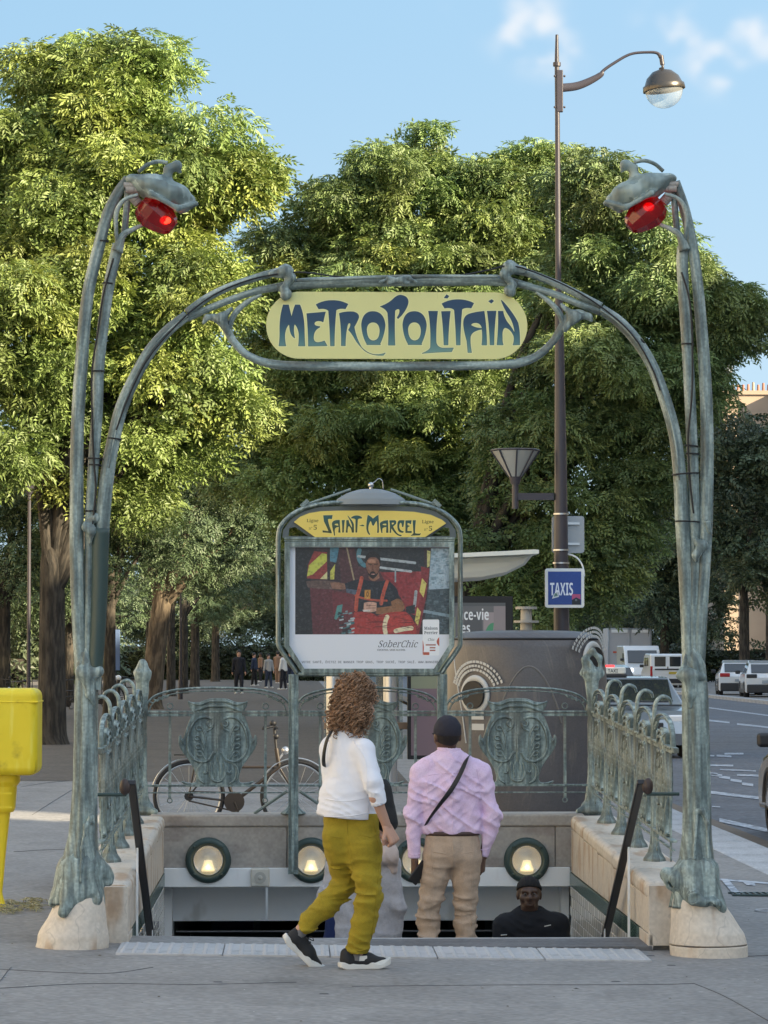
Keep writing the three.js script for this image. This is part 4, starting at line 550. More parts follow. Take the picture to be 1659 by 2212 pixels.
    ['M150,165 Q200,190 245,235 Q290,190 340,165 Q350,320 345,485 L322,487 Q335,350 310,260 Q280,300 255,355 L235,350 Q215,300 205,262 Q150,330 155,430 Q165,490 188,515 L180,525 Q130,490 125,400 Q125,280 150,165 Z', 'M515,262 Q380,270 370,330 Q380,400 400,490 L412,490 Q405,420 420,400 Q450,380 490,382 L485,485 L520,487 Z M410,340 Q420,315 488,318 L490,355 Q440,360 410,340 Z', 'M545,265 L640,262 Q675,275 660,320 Q640,350 605,370 Q650,480 710,520 L765,535 L750,548 Q660,540 575,395 L570,487 L548,487 Q560,380 545,265 Z M580,300 L635,300 Q630,335 585,345 Z', 'M815,262 L795,375 L775,380 Q775,305 745,300 Q715,320 720,390 Q735,460 800,465 L790,485 Q700,490 692,390 Q685,265 735,262 Z', 'M838,265 L945,262 L930,330 Q890,295 870,310 L870,350 L912,365 L875,385 Q860,460 880,462 L945,460 L945,487 L838,487 Z', 'M970,262 L1022,262 Q1005,400 1008,495 Q1040,515 1115,502 L1095,532 L935,538 Q985,510 985,490 Z'].forEach(ink); c.restore();
    c.fillStyle = '#55522a'; for (const [x, y] of [[288, 350], [2775, 370]]) { c.font = 'bold 92px serif'; c.fillText('Ligne', x, y); c.font = '80px serif'; c.fillText('n°', x + 45, y + 160); c.font = 'bold 150px serif'; c.fillText('5', x + 145, y + 165); }
  });
  const ng = new THREE.ShapeGeometry(shp()), nu = ng.attributes.uv, npn = ng.attributes.position, a0 = N(15, 94), a1 = N(3300, 94 + 628.8); for (let i = 0; i < nu.count; i++) nu.setXY(i, (npn.getX(i) - a0[0]) / (a1[0] - a0[0]), (npn.getY(i) - a1[1]) / (a0[1] - a1[1]));
  mesh(np, 'lettering', ng.translate(0, 0, zD + .032), std({ map: nt, roughness: .45 }));
  // the poster sheet
  const E = (x, y) => { const p = onZ((830 + x * .28933) / 1.3261, (1550 + y * .28933) / 1.3261, zD); return [p.x, p.y]; };
  const pt = canvasTex(1320, 1050, (c, w, h) => {
    c.scale(w / 1659, h / 1320); c.fillStyle = '#dfe3ec'; c.fillRect(0, 0, 1659, 1320); c.save(); c.beginPath(); c.rect(55, 62, 1528, 862); c.clip();
    const F = (col, ...p) => { c.fillStyle = col; c.beginPath(); p.forEach(([x, y], i) => (i ? c.lineTo(x, y) : c.moveTo(x, y))); c.closePath(); c.fill(); }, Q = (col, d) => { c.fillStyle = col; c.fill(new Path2D(d)); }, Ln = (col, wd, d) => { c.strokeStyle = col; c.lineWidth = wd; c.lineCap = 'round'; c.stroke(new Path2D(d)); }, R = rng(21);
    c.fillStyle = '#35262a'; c.fillRect(0, 0, 1659, 1000); F('#4a2a2e', [480, 60], [900, 60], [1000, 500], [520, 560]); F('#262a2e', [640, 60], [1330, 60], [1330, 320], [900, 300], [680, 250]); F('#1f2124', [60, 60], [240, 60], [200, 500], [230, 930], [55, 930]);
    F('#59292f', [200, 440], [640, 520], [640, 760], [480, 930], [230, 930]); F('#6b2d33', [420, 500], [640, 520], [630, 760], [430, 720]); F('#8c2f33', [900, 310], [1310, 300], [1300, 760], [1150, 700], [1100, 560], [1000, 430]); F('#7b2a2f', [890, 300], [1060, 420], [1080, 560], [960, 420]);
    F('#8a3430', [240, 100], [370, 110], [370, 380], [170, 370], [180, 240]); F('#bcc24e', [170, 350], [190, 240], [320, 120], [368, 130], [368, 200], [230, 330]); F('#8a3430', [230, 340], [370, 210], [370, 270], [280, 370]); F('#ccc98e', [300, 375], [372, 300], [372, 378]); F('#4d7f96', [380, 60], [490, 60], [460, 215], [400, 200]); F('#2a2527', [368, 60], [400, 60], [395, 385], [372, 385]); F('#c3c356', [400, 300], [450, 225], [440, 380], [400, 380]);
    Ln('#9a8a6c', 16, 'M566,70 L640,400'); Ln('#4f7f8e', 44, 'M690,90 Q660,190 740,240'); Ln('#a9b3b8', 26, 'M680,150 L1240,215'); Ln('#b9c2c6', 24, 'M900,262 L1200,300'); Ln('#8fa0a6', 16, 'M1046,280 L1046,400');
    F('#9fb4c2', [1400, 70], [1583, 70], [1583, 560], [1370, 560]); for (let i = 0; i < 60; i++) { c.fillStyle = ['#5d7a8a', '#7d98a8', '#c2d4de', '#4a6470'][i % 4]; c.globalAlpha = .45; c.fillRect(1390 + R() * 190, 80 + R() * 470, 10 + R() * 50, 6 + R() * 26); } c.globalAlpha = 1; F('#3f4d54', [1370, 480], [1583, 470], [1583, 924], [1320, 924]); for (let i = 0; i < 120; i++) { c.fillStyle = ['#2f3f44', '#4f6068', '#6a7d86'][i % 3]; c.globalAlpha = .5; c.fillRect(1340 + R() * 240, 480 + R() * 430, 8 + R() * 40, 6 + R() * 20); } c.globalAlpha = 1; Ln('#7d95a2', 30, 'M1300,690 L1583,740');
    F('#7f2b2f', [1300, 250], [1385, 270], [1370, 380], [1350, 560], [1280, 920], [1215, 920], [1300, 520]); F('#cfc468', [1310, 365], [1355, 420], [1325, 560], [1285, 500]); F('#cfc468', [1262, 655], [1300, 700], [1270, 840], [1238, 790]); F('#c7c27a', [1360, 90], [1395, 100], [1385, 250], [1360, 260]); Ln('#9aa4aa', 30, 'M1250,500 L1236,640'); F('#20242a', [1150, 650], [1240, 630], [1240, 720], [1150, 715]);
    Q('#5d4a44', 'M160,400 Q330,370 560,420 L560,480 Q340,480 180,460 Z'); Q('#8a6450', 'M400,410 Q480,400 560,430 L550,476 Q470,480 420,470 Z'); Q('#1b1f28', 'M545,420 Q640,380 720,372 Q820,420 960,385 Q1060,430 1075,560 L1000,600 L980,700 L640,700 L660,500 L560,500 Z'); Q('#4e5a6c', 'M560,470 L700,490 L680,540 L560,510 Z');
    Q('#8a5f48', 'M780,360 Q830,430 890,360 L880,300 L790,300 Z'); Q('#7d533f', 'M752,220 Q750,130 822,128 Q895,132 892,230 Q890,330 825,372 Q760,330 752,220 Z'); Q('#1c1614', 'M748,220 Q735,110 822,100 Q910,108 898,230 L888,215 Q880,160 822,158 Q768,160 758,215 Z'); Q('#1d1513', 'M762,268 Q770,350 822,374 Q880,350 886,268 Q880,320 850,326 Q846,300 822,298 Q796,300 792,326 Q770,316 762,268 Z'); Q('#c58f80', 'M802,326 Q822,316 846,326 Q824,344 802,326 Z'); Ln('#1a1210', 7, 'M775,226 L808,230'); Ln('#1a1210', 7, 'M838,230 L872,226'); Ln('#5f3b2c', 7, 'M824,236 L818,284 L834,288'); Q('#a87a60', 'M768,190 Q800,170 850,180 L850,215 L780,215 Z');
    Q('#8a5f3f', 'M1000,590 Q1070,550 1110,590 Q1160,660 1120,690 Q1000,740 850,720 L860,660 Q960,650 1010,640 Z'); Q('#1b1f28', 'M960,400 Q1080,440 1080,560 L1000,600 Z'); Ln('#b5503a', 38, 'M712,366 Q690,480 664,560 L656,680'); Ln('#b5503a', 36, 'M965,400 Q920,520 905,620'); Ln('#b5503a', 20, 'M650,540 Q760,590 960,590'); Q('#c08a38', 'M742,482 L800,482 L798,572 L740,572 Z'); Ln('#5d3d16', 6, 'M770,500 Q752,525 770,550 Q788,525 770,500');
    Q('#a2342f', 'M640,700 Q800,690 860,740 Q1000,690 1150,700 Q1240,760 1260,920 L580,920 Z'); Q('#b23d35', 'M930,770 Q1040,700 1140,704 Q1220,770 1200,850 Q1050,860 960,920 Z'); Ln('#ded3b0', 44, 'M965,750 Q925,830 950,912'); Ln('#ded3b0', 44, 'M1050,890 Q1130,866 1205,862'); Q('#c9a08c', 'M735,612 Q800,590 860,612 L858,690 Q800,720 730,690 Z'); Ln('#6b4636', 5, 'M760,640 L850,640 M760,664 L850,662'); Q('#d9d3cc', 'M720,680 L800,680 L790,700 L730,700 Z');
    F('#4f8a86', [470, 640], [525, 625], [510, 720], [460, 780], [440, 770]); for (let i = 0; i < 34; i++) { c.fillStyle = ['#a9b9bf', '#3e6a70', '#22343a', '#6f8f96'][i % 4]; c.save(); c.translate(470 + R() * 140, 690 + R() * 220); c.rotate(-.3 + R() * .3); c.fillRect(0, 0, 18 + R() * 40, 8 + R() * 10); c.restore(); }
    for (let i = 0; i < 5200; i++) { c.fillStyle = R() < .55 ? 'rgba(10,8,10,.10)' : 'rgba(215,200,190,.07)'; const q = 4 + R() * 22; c.fillRect(55 + R() * 1528, 62 + R() * 862, q, q * (.3 + R())); } for (let i = 0; i < 26; i++) { c.strokeStyle = 'rgba(60,18,20,.35)'; c.lineWidth = 3 + R() * 6; c.beginPath(); const x = 640 + R() * 560, y = 720 + R() * 160; c.moveTo(x, y); c.quadraticCurveTo(x + 60, y + 30 * (R() - .5), x + 130, y + 60 * (R() - .5)); c.stroke(); } for (let i = 0; i < 14; i++) { c.strokeStyle = 'rgba(70,78,92,.3)'; c.lineWidth = 3 + R() * 5; c.beginPath(); const x = 700 + R() * 300, y = 420 + R() * 160; c.moveTo(x, y); c.lineTo(x + 60 * (R() - .5), y + 90); c.stroke(); }
    c.restore();
    c.fillStyle = '#4a4e58'; c.font = 'italic 92px serif'; c.save(); c.translate(868, 1052); c.transform(1, 0, -.12, 1, 0, 0); c.fillText('SoberChic', 0, 0, 392); c.restore(); c.font = 'bold 24px sans-serif'; c.fillText('COCKTAIL SANS ALCOOL', 866, 1086); c.fillStyle = '#6d717c'; c.font = 'bold 30px monospace'; c.fillText('VOTRE SANTÉ, ÉVITEZ DE MANGER TROP GRAS, TROP SUCRÉ, TROP SALÉ. WWW.MANGERB', 118, 1208, 1360);
    c.fillStyle = '#eef0f4'; c.beginPath(); c.roundRect(1316, 776, 164, 356, 14); c.fill(); c.fillStyle = '#b7553f'; c.beginPath(); c.moveTo(1316, 980); c.quadraticCurveTo(1340, 1060, 1316, 1130); c.fill(); c.beginPath(); c.moveTo(1480, 950); c.quadraticCurveTo(1430, 1000, 1480, 1040); c.fill(); c.fillRect(1322, 1100, 60, 28); c.fillStyle = '#2e3b46'; c.font = 'bold 40px serif'; c.fillText('Maison', 1330, 878, 136); c.fillText('Perrier', 1330, 922, 136); c.font = 'italic 34px serif'; c.fillText('Chic', 1364, 986); c.fillStyle = '#9a4a38'; c.font = 'bold 22px serif'; for (const [x, y, q] of [[1346, 1034, 100], [1386, 1062, 56], [1386, 1088, 56]]) c.fillRect(x, y - 12, q, 12);
  });
  const sheetP = [[-4, 44], [1590, 44], [1590, 1042], [1434, 1276], [138, 1270], [-6, 1036]], bd = mesh(D, 'poster', plate(shapeOf(sheetP.map((p) => E(...p))), .01).translate(0, 0, zD - .008), M.whitePaint);
  const pg = new THREE.ShapeGeometry(shapeOf(sheetP.map((p) => E(...p)))), pu = pg.attributes.uv, pp = pg.attributes.position, e0 = E(0, 0), e1 = E(1659, 1320); for (let i = 0; i < pu.count; i++) pu.setXY(i, (pp.getX(i) - e0[0]) / (e1[0] - e0[0]), (pp.getY(i) - e1[1]) / (e0[1] - e1[1]));
  mesh(bd, 'printed_picture', pg.translate(0, 0, zD + .001), std({ map: pt, roughness: .6 }));
  mesh(D, 'glass_pane', new THREE.ShapeGeometry(shapeOf([[296, 502], [1400, 502], [1400, 1184], [1290, 1350], [402, 1350], [294, 1186]].map((p) => S(...p)))).translate(0, 0, zD + .016), phys({ color: 0xffffff, roughness: .03, transmission: 1, thickness: 0, ior: 1.3 }));
  mesh(D, 'backing', plate(shapeOf(poly.map((p) => S(...p))), .012).translate(0, 0, zD - .028), M.ironDark);
  // dome lamp and its two braces
  const dc = S(860, 224), dm = mesh(D, 'dome_lamp', loft([[dc[0], dc[1] - .005, zD - .03, .275, .11], [dc[0], dc[1] + .04, zD - .03, .262, .10], [dc[0], dc[1] + .085, zD - .03, .19, .075], [dc[0], dc[1] + .115, zD - .03, .09, .04], [dc[0], dc[1] + .12, zD - .03, .02, .01]], { n: 24, seg: 32 }), std({ color: lin(.22, .25, .27), roughness: .5, bumpMap: coarseBump, bumpScale: .002 }));
  mesh(dm, 'knob', merge([ball(.022, dc[0], dc[1] + .15, zD - .03), cyl(.012, .012, .03, dc[0], dc[1] + .115, zD - .03)]), M.steel); mesh(dm, 'wire', sweep([[dc[0], dc[1] + .16], [dc[0] + .03, dc[1] + .175], [dc[0] + .06, dc[1] + .2], [dc[0] + .085, dc[1] + .185], [dc[0] + .095, dc[1] + .12]].map(([x, y]) => [x, y, zD - .03, .0035]), { n: 30, seg: 5 }), M.steel);
  for (const m of [0, 1]) { const q = (x, y, z) => { const p = S(m ? 1716 - x : x, y); return [p[0], p[1], zD + z]; }; mesh(D, 'brace', merge([rod(q(722, 120, -.05), q(385, 238, 0), .010), bar(q(385, 240, .01), q(432, 196, .0), .03, .012)]), M.iron); }
}
// ---------------------------------------------------------------- houses across the road, out of frame: they shade the street from the evening sun
{
  const wallM = std({ roughness: .85, map: tex(128, (u, v) => mix3([.80, .75, .66], [.72, .67, .58], fbm(u, v, 5, 5, 4, 101))) }), zinc = std({ color: lin(.22, .24, .27), roughness: .6 });
  const house = (label, foot, h) => { const g = thing('apartment_house', label, 'building', [0, 0, 0], 0, 'houses across the road'), up = (s, d) => new THREE.ExtrudeGeometry(shapeOf(foot.map(([x, z]) => [lerp(foot[0][0] + Math.sign(foot[0][0]) * 5, x, s), -z])), { depth: d, bevelEnabled: false }).rotateX(-Math.PI / 2); mesh(g, 'wall', boxUV(up(1, h - 2.4).translate(0, -.06, 0), .2), wallM); mesh(g, 'cornice', up(1.03, .4).translate(0, h - 2.46, 0), wallM); mesh(g, 'roof', up(.94, 2.1).translate(0, h - 2.06, 0), zinc); };
  const k = .625, sk = (z) => [[36, z], [46, z + 10 * k]];
  house('pale stone apartment house with zinc roof behind the camera', [[36, 100], [36, 40], [46, 40], [46, 100]], 22); house('pale stone apartment house with party wall skewed to let a band of sun past', [[36, 40], [36, 10.9], [46, 17.2], [46, 40]], 23.4); house('unseen narrow infill house, added low to let a band of sun through', [[36.3, 11.4], [36.3, 8.9], [46, 14.9], [46, 17.6]], 18.5);  // party walls skewed and low infill added to pass a band of sun
  house('pale stone apartment house opposite the metro entrance', [[36, 9.3], [36, -30], [46, -30], [46, 15.5]], 23); house('pale stone apartment house opposite the glass bin and taxi rank', [[36, -30], [36, -72], [46, -72], [46, -30]], 22.4); house('pale stone apartment house opposite the row of parked bicycles', [[36, -72], [36, -118], [46, -118], [46, -72]], 23.4); house('pale stone apartment house opposite the two parked white cars', [[36, -118], [36, -165], [46, -165], [46, -118]], 22.6); house('pale stone apartment house opposite the box truck', [[36, -165], [36, -212], [46, -212], [46, -165]], 23);
  // the sunlit row on the other side, behind the promenade
  [[70, 34], [33.9, -8], [-8.1, -52], [-52.1, -96], [-96.1, -140], [-140.1, -190]].forEach(([a, b], i) => house(['sunlit pale apartment house beyond the promenade, nearest the crossing', 'sunlit pale apartment house beyond the promenade, level with the portico', 'sunlit pale apartment house beyond the promenade, level with the bicycle', 'sunlit pale apartment house beyond the promenade, level with the slender trees', 'sunlit pale apartment house beyond the promenade, level with the walker', 'sunlit pale apartment house beyond the promenade, level with the crowd'][i], [[-32, a], [-32, b], [-44, b], [-44, a]], 21 + hash2(i, 2) * 2));
  // the one whose gable shows over the trees
  const zG = -253, A = onZ(1562, 905, zG), B = onZ(1659, 852, zG), g = thing('gable_house', 'beige blank gable with a row of red chimney pots above the far trees', 'building'), x0 = A.x, x1 = B.x + 5, top = B.y;
  const gm = std({ roughness: .9, map: tex(128, (u, v) => mix3([.66, .585, .51], [.60, .53, .465], fbm(u, v, 4, 6, 4, 103))) });
  mesh(g, 'wall', boxUV(box(x1 - x0, top, 14, (x0 + x1) / 2, top / 2, zG - 7), .2), gm); mesh(g, 'string_course', box(x1 - x0 + .1, .25, .2, (x0 + x1) / 2, onZ(1600, 893, zG).y, zG + .05), gm); mesh(g, 'coping', box(x1 - x0 + .3, .35, 1.2, (x0 + x1) / 2, top + .15, zG - .4), gm); mesh(g, 'side_stack', box(1.6, top + 1.2, 4, x1 - 1.6, (top + 1.2) / 2, zG + 1.3), gm);
  const pot = std({ color: lin(.34, .15, .10), roughness: .8 }); for (let i = 0; i < 14; i++) mesh(g, 'chimney_pot', cyl(.13, .10, .55 + .25 * hash2(i, 5), x0 + .5 + i * .44, top + .3, zG - .4, 8), i % 4 === 1 ? gm : pot); const sh = mesh(g, 'roof_aerial', merge([rod([x0 + .5, top, zG], [x0 + .5, top + 2.6, zG], .05), ball(.5, x0 + .4, top + 2.2, zG, 8)]), zinc);
}
// ---------------------------------------------------------------- trees
M.bark = std({ roughness: .95, bumpMap: tex(256, (u, v) => fbm(u, v, 16, 4, 4, 111), { srgb: false }), bumpScale: .03, map: tex(256, (u, v) => { const a = fbm(u, v, 18, 4, 4, 112), b = fbm(u, v, 3, 3, 3, 113); return mix3(mix3([.23, .19, .16], [.43, .37, .31], smooth(.3, .75, a)), [.36, .34, .27], b * .5); }) });
M.barkDark = std({ roughness: .95, bumpMap: M.bark.bumpMap, bumpScale: .03, map: tex(256, (u, v) => mix3([.15, .14, .125], [.29, .265, .235], smooth(.3, .75, fbm(u, v, 18, 4, 4, 114)))) });
const leafMat = (r, g, b) => phys({ color: lin(r, g, b), roughness: .55, transmission: .32, thickness: 0, side: THREE.DoubleSide });
M.leaf = leafMat(1, 1, 1); M.leafDark = leafMat(.6, .8, .8);
function sprig(len, n, lw, seed) {                 // a drooping compound leaf: folded leaflets along a bent stalk
  const R = rng(seed), pos = [], nor = [], push = (a, b, c) => { const u = V(b[0] - a[0], b[1] - a[1], b[2] - a[2]), v = V(c[0] - a[0], c[1] - a[1], c[2] - a[2]), m = u.cross(v).normalize(); for (const p of [a, b, c]) { pos.push(...p); nor.push(m.x, m.y, m.z); } };
  for (let i = 0; i < n; i++) {
    const t = (i + .6) / n, s = i === n - 1 ? 0 : i & 1 ? 1 : -1, bx = len * t * .8, by = -len * .55 * t * t, L = len * .38 * (1 - .25 * Math.abs(t - .5)), a = s ? s * (.8 + R() * .4) : 0, dx = Math.cos(a) * L, dz = Math.sin(a) * L, dy = -L * (.35 + R() * .5), q = V(-dz, 0, dx).normalize().multiplyScalar(lw * .5), m = [bx + dx * .45, by + dy * .35, dz * .45];
    const tip = [bx + dx, by + dy, dz], l = [m[0] + q.x, m[1] + .12 * lw, m[2] + q.z], r = [m[0] - q.x, m[1] + .12 * lw, m[2] - q.z], b = [bx, by, 0]; push(b, l, tip); push(b, tip, r);
  }
  const g = new THREE.BufferGeometry(); g.setAttribute('position', new THREE.Float32BufferAttribute(pos, 3)); g.setAttribute('normal', new THREE.Float32BufferAttribute(nor, 3)); g.setAttribute('uv', new THREE.Float32BufferAttribute(new Float32Array(pos.length / 3 * 2), 2)); return g;
}
const SPRIG = [sprig(.29, 9, .042, 1), sprig(.26, 7, .048, 2)], SPRIGBIG = [sprig(.62, 7, .14, 3)];
const up_ = V(0, 1, 0), q_ = new THREE.Quaternion(), e_ = new THREE.Euler(), s_ = V(), p_ = V(), m_ = new THREE.Matrix4();
// lobes: [x, y, z, rx, ry, rz] in metres
function tree(name, label, base, trunkR, forkY, lobes, { seed = 1, per = 285, clump = .56, tint = [.085, .125, .03], big = false, group = 'trees along the promenade', bark = M.barkDark, lean = 0, dens = 1 } = {}) {
  const R = rng(seed * 77 + 5), g = thing(name, label, 'tree', base, 0, group), rel = ([x, y, z]) => [x - base[0], y - base[1], z - base[2]], lb = lobes.map((l) => [...rel(l), l[3], l[4], l[5]]);
  const prof = (th) => 1 + .08 * Math.cos(3 * th + seed) + .05 * Math.cos(5 * th + 2);
  mesh(g, 'trunk', loft([[0, -.08, 0, trunkR * 1.5], [0, .25, 0, trunkR * 1.12], [lean * .4, forkY * .5, 0, trunkR], [lean, forkY, 0, trunkR * .92], [lean * 1.1, forkY + .5, 0, trunkR * .6]], { n: 20, seg: 14, prof }), bark);
  lb.forEach((l, i) => { const f = [lean, forkY * (.8 + .2 * R()), 0], mid = [lerp(f[0], l[0], .45) + (R() - .5) * .8, lerp(f[1], l[1], .6), lerp(f[2], l[2], .45) + (R() - .5) * .6]; mesh(g, 'limb', sweep([[...f, trunkR * .6], [...mid, trunkR * .38], [l[0], l[1], l[2], trunkR * .16], [l[0] + (R() - .5) * l[3], l[1] + l[4] * .6, l[2], .02]], { n: 16, seg: 7, side: [.2, .1, 1] }), bark); });
  const mats = [], cols = [], c = new THREE.Color();
  for (const [x, y, z, rx, ry, rz] of lb) {
    const n = Math.max(6, Math.round(rx * ry * rz * 4.2 / (clump ** 3 * 4.2) * .78 * dens));
    for (let i = 0; i < n; i++) {
      let u, v, w, d; do { u = R() * 2 - 1; v = R() * 2 - 1; w = R() * 2 - 1; d = u * u + v * v + w * w; } while (d > 1 || d < .02); const k = Math.pow(d, -.5) * Math.pow(R(), .28);
      const cx = x + u * k * rx, cy = y + v * k * ry, cz = z + w * k * rz, cr = clump * (.6 + .8 * R()), br = .75 + .5 * R(), yel = R() * R();
      const m = Math.round(per * cr * cr / (clump * clump) * (.7 + .6 * R()));
      for (let j = 0; j < m; j++) {
        const th = R() * 6.2832, cs = R() * 2 - 1, sn = Math.sqrt(1 - cs * cs), rr = cr * Math.pow(R(), .45), ox = Math.cos(th) * sn, oz = Math.sin(th) * sn;
        p_.set(cx + ox * rr * 1.25, cy + cs * rr * .8 - .12 * rr * rr, cz + oz * rr * 1.25);
        e_.set((R() - .5) * 1.8, Math.atan2(-oz, ox) + (R() - .5) * 2.4, (R() - .5) * 1.8, 'YXZ'); q_.setFromEuler(e_); const sc = .75 + .55 * R(); s_.set(sc, sc, sc); mats.push(m_.compose(p_, q_, s_).clone());
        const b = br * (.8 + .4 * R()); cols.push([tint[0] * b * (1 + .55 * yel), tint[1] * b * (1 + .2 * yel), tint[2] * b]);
      }
    }
  }
  // inner mass of foliage, so that the sky does not show through the heart of the crown
  const fill = []; for (const [x, y, z, rx, ry, rz] of lb) { const n = Math.round(rx * ry * rz * 4.2 * (big ? 5 : 42)); for (let i = 0; i < n; i++) { let u, v, w; do { u = R() * 2 - 1; v = R() * 2 - 1; w = R() * 2 - 1; } while (u * u + v * v + w * w > 1); e_.set(R() * 6.3, R() * 6.3, R() * 6.3); const sc = big ? .7 + .5 * R() : .36 + .2 * R(); fill.push(m_.compose(p_.set(x + u * rx * .74, y + v * ry * .74, z + w * rz * .72), q_.setFromEuler(e_), s_.set(sc, sc, sc)).clone()); } }
  { const im = new THREE.InstancedMesh(SPRIGBIG[0], M.leaf, fill.length); fill.forEach((mm, i) => { im.setMatrixAt(i, mm); const b = .6 + .4 * R(); c.setRGB(tint[0] * b, tint[1] * b, tint[2] * b); im.setColorAt(i, c); }); im.name = 'inner_foliage'; im.userData = { kind: 'stuff' }; g.add(im); }
  const geos = big ? SPRIGBIG : SPRIG, per_ = Math.ceil(mats.length / geos.length); let crown = null;
  geos.forEach((gg, k) => { const part = mats.slice(k * per_, (k + 1) * per_), im = new THREE.InstancedMesh(gg, M.leaf, part.length); part.forEach((mm, i) => { im.setMatrixAt(i, mm); c.setRGB(...cols[k * per_ + i]); im.setColorAt(i, c); }); im.name = 'crown'; im.userData = { kind: 'stuff' }; g.add(im); });
  tree.total = (tree.total ?? 0) + mats.length; return g;
}
{
  // lobes given by where the foliage shows, at the depth of the trunk it hangs on
  const lobesAt = (d, list) => list.map(([px, py, rx, ry, dz = 0, rz]) => { const z = EYE.z - d + dz, p = onZ(px, py, z), s = FPX / d; return [p.x, p.y, z, rx / s, ry / s, rz ?? (rx + ry) / 2 / s * .8]; });
  const baseAt = (x, d) => [x, groundY(x), EYE.z - d];
  tree('street_tree', 'tall sunlit tree with forked dark trunk beside the path, largest of the row', baseAt(-5.0, 58), .24, 3.3, lobesAt(58, [[130, 330, 160, 200, 0], [150, 160, 110, 95, -.4], [330, 330, 150, 170, .3], [420, 400, 92, 112, 0], [260, 170, 80, 80, 0], [50, 690, 140, 190, 1.2], [60, 940, 110, 130, 1], [300, 640, 190, 180, .4], [455, 600, 82, 112, 0], [200, 900, 140, 140, -.6], [0, 380, 140, 200, 0], [360, 850, 150, 130, .5], [230, 480, 150, 130, .6], [505, 400, 34, 60, 0], [410, 740, 118, 110, .2], [120, 560, 130, 120, .8], [230, 1040, 120, 110, -.4], [430, 900, 100, 120, -.5]]), { seed: 1, tint: [.185, .265, .062] });
  tree('street_tree', 'broad tree rising behind the name board, its top in sun', baseAt(1.6, 72), .24, 3.4, lobesAt(72, [[690, 470, 130, 110], [840, 390, 125, 105, .5], [900, 320, 80, 62], [990, 420, 130, 110], [1110, 430, 100, 105, .4], [1150, 370, 60, 50], [680, 660, 150, 140], [900, 640, 190, 150, .8], [1120, 620, 150, 150], [760, 900, 190, 150, .5], [1000, 880, 190, 150], [700, 1100, 170, 120, .5], [940, 1090, 190, 130], [605, 580, 56, 130, -3], [800, 520, 150, 110, .4], [1020, 540, 150, 110, .5], [1190, 500, 80, 120, 0], [620, 800, 130, 150, -1], [860, 1200, 160, 90, 0], [1040, 1210, 140, 80, 0], [560, 960, 120, 140, -1]]), { seed: 2,  tint: [.155, .235, .066] });
  tree('street_tree', 'leafy tree beyond the street lamp with sprays against the sky', baseAt(3.0, 66), .22, 3.2, lobesAt(66, [[1270, 460, 95, 100], [1300, 380, 40, 42], [1385, 560, 110, 120, .5], [1490, 620, 84, 96], [1560, 690, 40, 56], [1410, 760, 150, 130], [1300, 800, 130, 160, .6], [1480, 800, 62, 70], [1220, 1000, 150, 150, .4], [1400, 980, 110, 130], [1130, 1150, 140, 110], [1290, 1190, 130, 110, .5], [1190, 1290, 110, 70], [1340, 660, 120, 120, .3], [1250, 620, 90, 140, 0], [1230, 860, 110, 130, .2], [1440, 880, 110, 110, 0], [1350, 1090, 120, 110, 0], [1130, 1000, 130, 130, -.5]]), { seed: 3,  tint: [.145, .22, .072] });
  // the double row along the promenade, receding
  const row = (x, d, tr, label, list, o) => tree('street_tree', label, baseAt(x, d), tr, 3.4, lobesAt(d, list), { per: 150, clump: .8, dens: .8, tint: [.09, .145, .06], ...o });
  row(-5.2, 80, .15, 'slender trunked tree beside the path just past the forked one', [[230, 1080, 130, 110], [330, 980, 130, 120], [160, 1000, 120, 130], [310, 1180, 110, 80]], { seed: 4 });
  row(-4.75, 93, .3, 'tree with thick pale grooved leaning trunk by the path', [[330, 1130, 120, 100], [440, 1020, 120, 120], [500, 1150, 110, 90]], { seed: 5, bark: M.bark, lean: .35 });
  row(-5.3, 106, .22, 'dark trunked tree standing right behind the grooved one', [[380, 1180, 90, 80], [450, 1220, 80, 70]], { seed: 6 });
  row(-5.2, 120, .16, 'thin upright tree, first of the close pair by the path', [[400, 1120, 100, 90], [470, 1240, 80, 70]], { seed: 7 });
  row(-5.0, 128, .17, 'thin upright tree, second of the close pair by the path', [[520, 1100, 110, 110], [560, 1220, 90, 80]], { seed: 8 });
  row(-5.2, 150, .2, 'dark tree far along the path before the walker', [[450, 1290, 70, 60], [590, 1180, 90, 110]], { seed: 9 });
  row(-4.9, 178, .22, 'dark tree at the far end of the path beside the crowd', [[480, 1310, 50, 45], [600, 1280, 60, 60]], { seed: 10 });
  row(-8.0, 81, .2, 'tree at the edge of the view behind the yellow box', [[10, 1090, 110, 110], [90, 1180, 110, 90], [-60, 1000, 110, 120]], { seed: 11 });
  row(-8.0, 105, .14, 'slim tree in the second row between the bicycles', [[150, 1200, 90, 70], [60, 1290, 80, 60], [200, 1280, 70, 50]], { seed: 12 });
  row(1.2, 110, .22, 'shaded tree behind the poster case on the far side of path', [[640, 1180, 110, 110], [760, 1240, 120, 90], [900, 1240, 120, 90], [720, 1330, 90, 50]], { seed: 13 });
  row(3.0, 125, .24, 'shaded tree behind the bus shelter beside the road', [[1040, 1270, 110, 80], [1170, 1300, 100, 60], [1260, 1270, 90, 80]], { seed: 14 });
  // across the road, in shade
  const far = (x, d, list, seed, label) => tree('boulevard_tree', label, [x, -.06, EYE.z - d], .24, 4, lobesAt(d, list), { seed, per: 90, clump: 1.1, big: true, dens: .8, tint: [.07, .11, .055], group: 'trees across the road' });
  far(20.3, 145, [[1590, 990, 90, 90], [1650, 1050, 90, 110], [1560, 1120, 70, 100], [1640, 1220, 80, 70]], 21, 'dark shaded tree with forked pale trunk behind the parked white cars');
  far(25, 168, [[1650, 960, 80, 80], [1600, 1180, 80, 70], [1690, 1100, 80, 110]], 22, 'dark shaded tree below the gable, past the forked one');
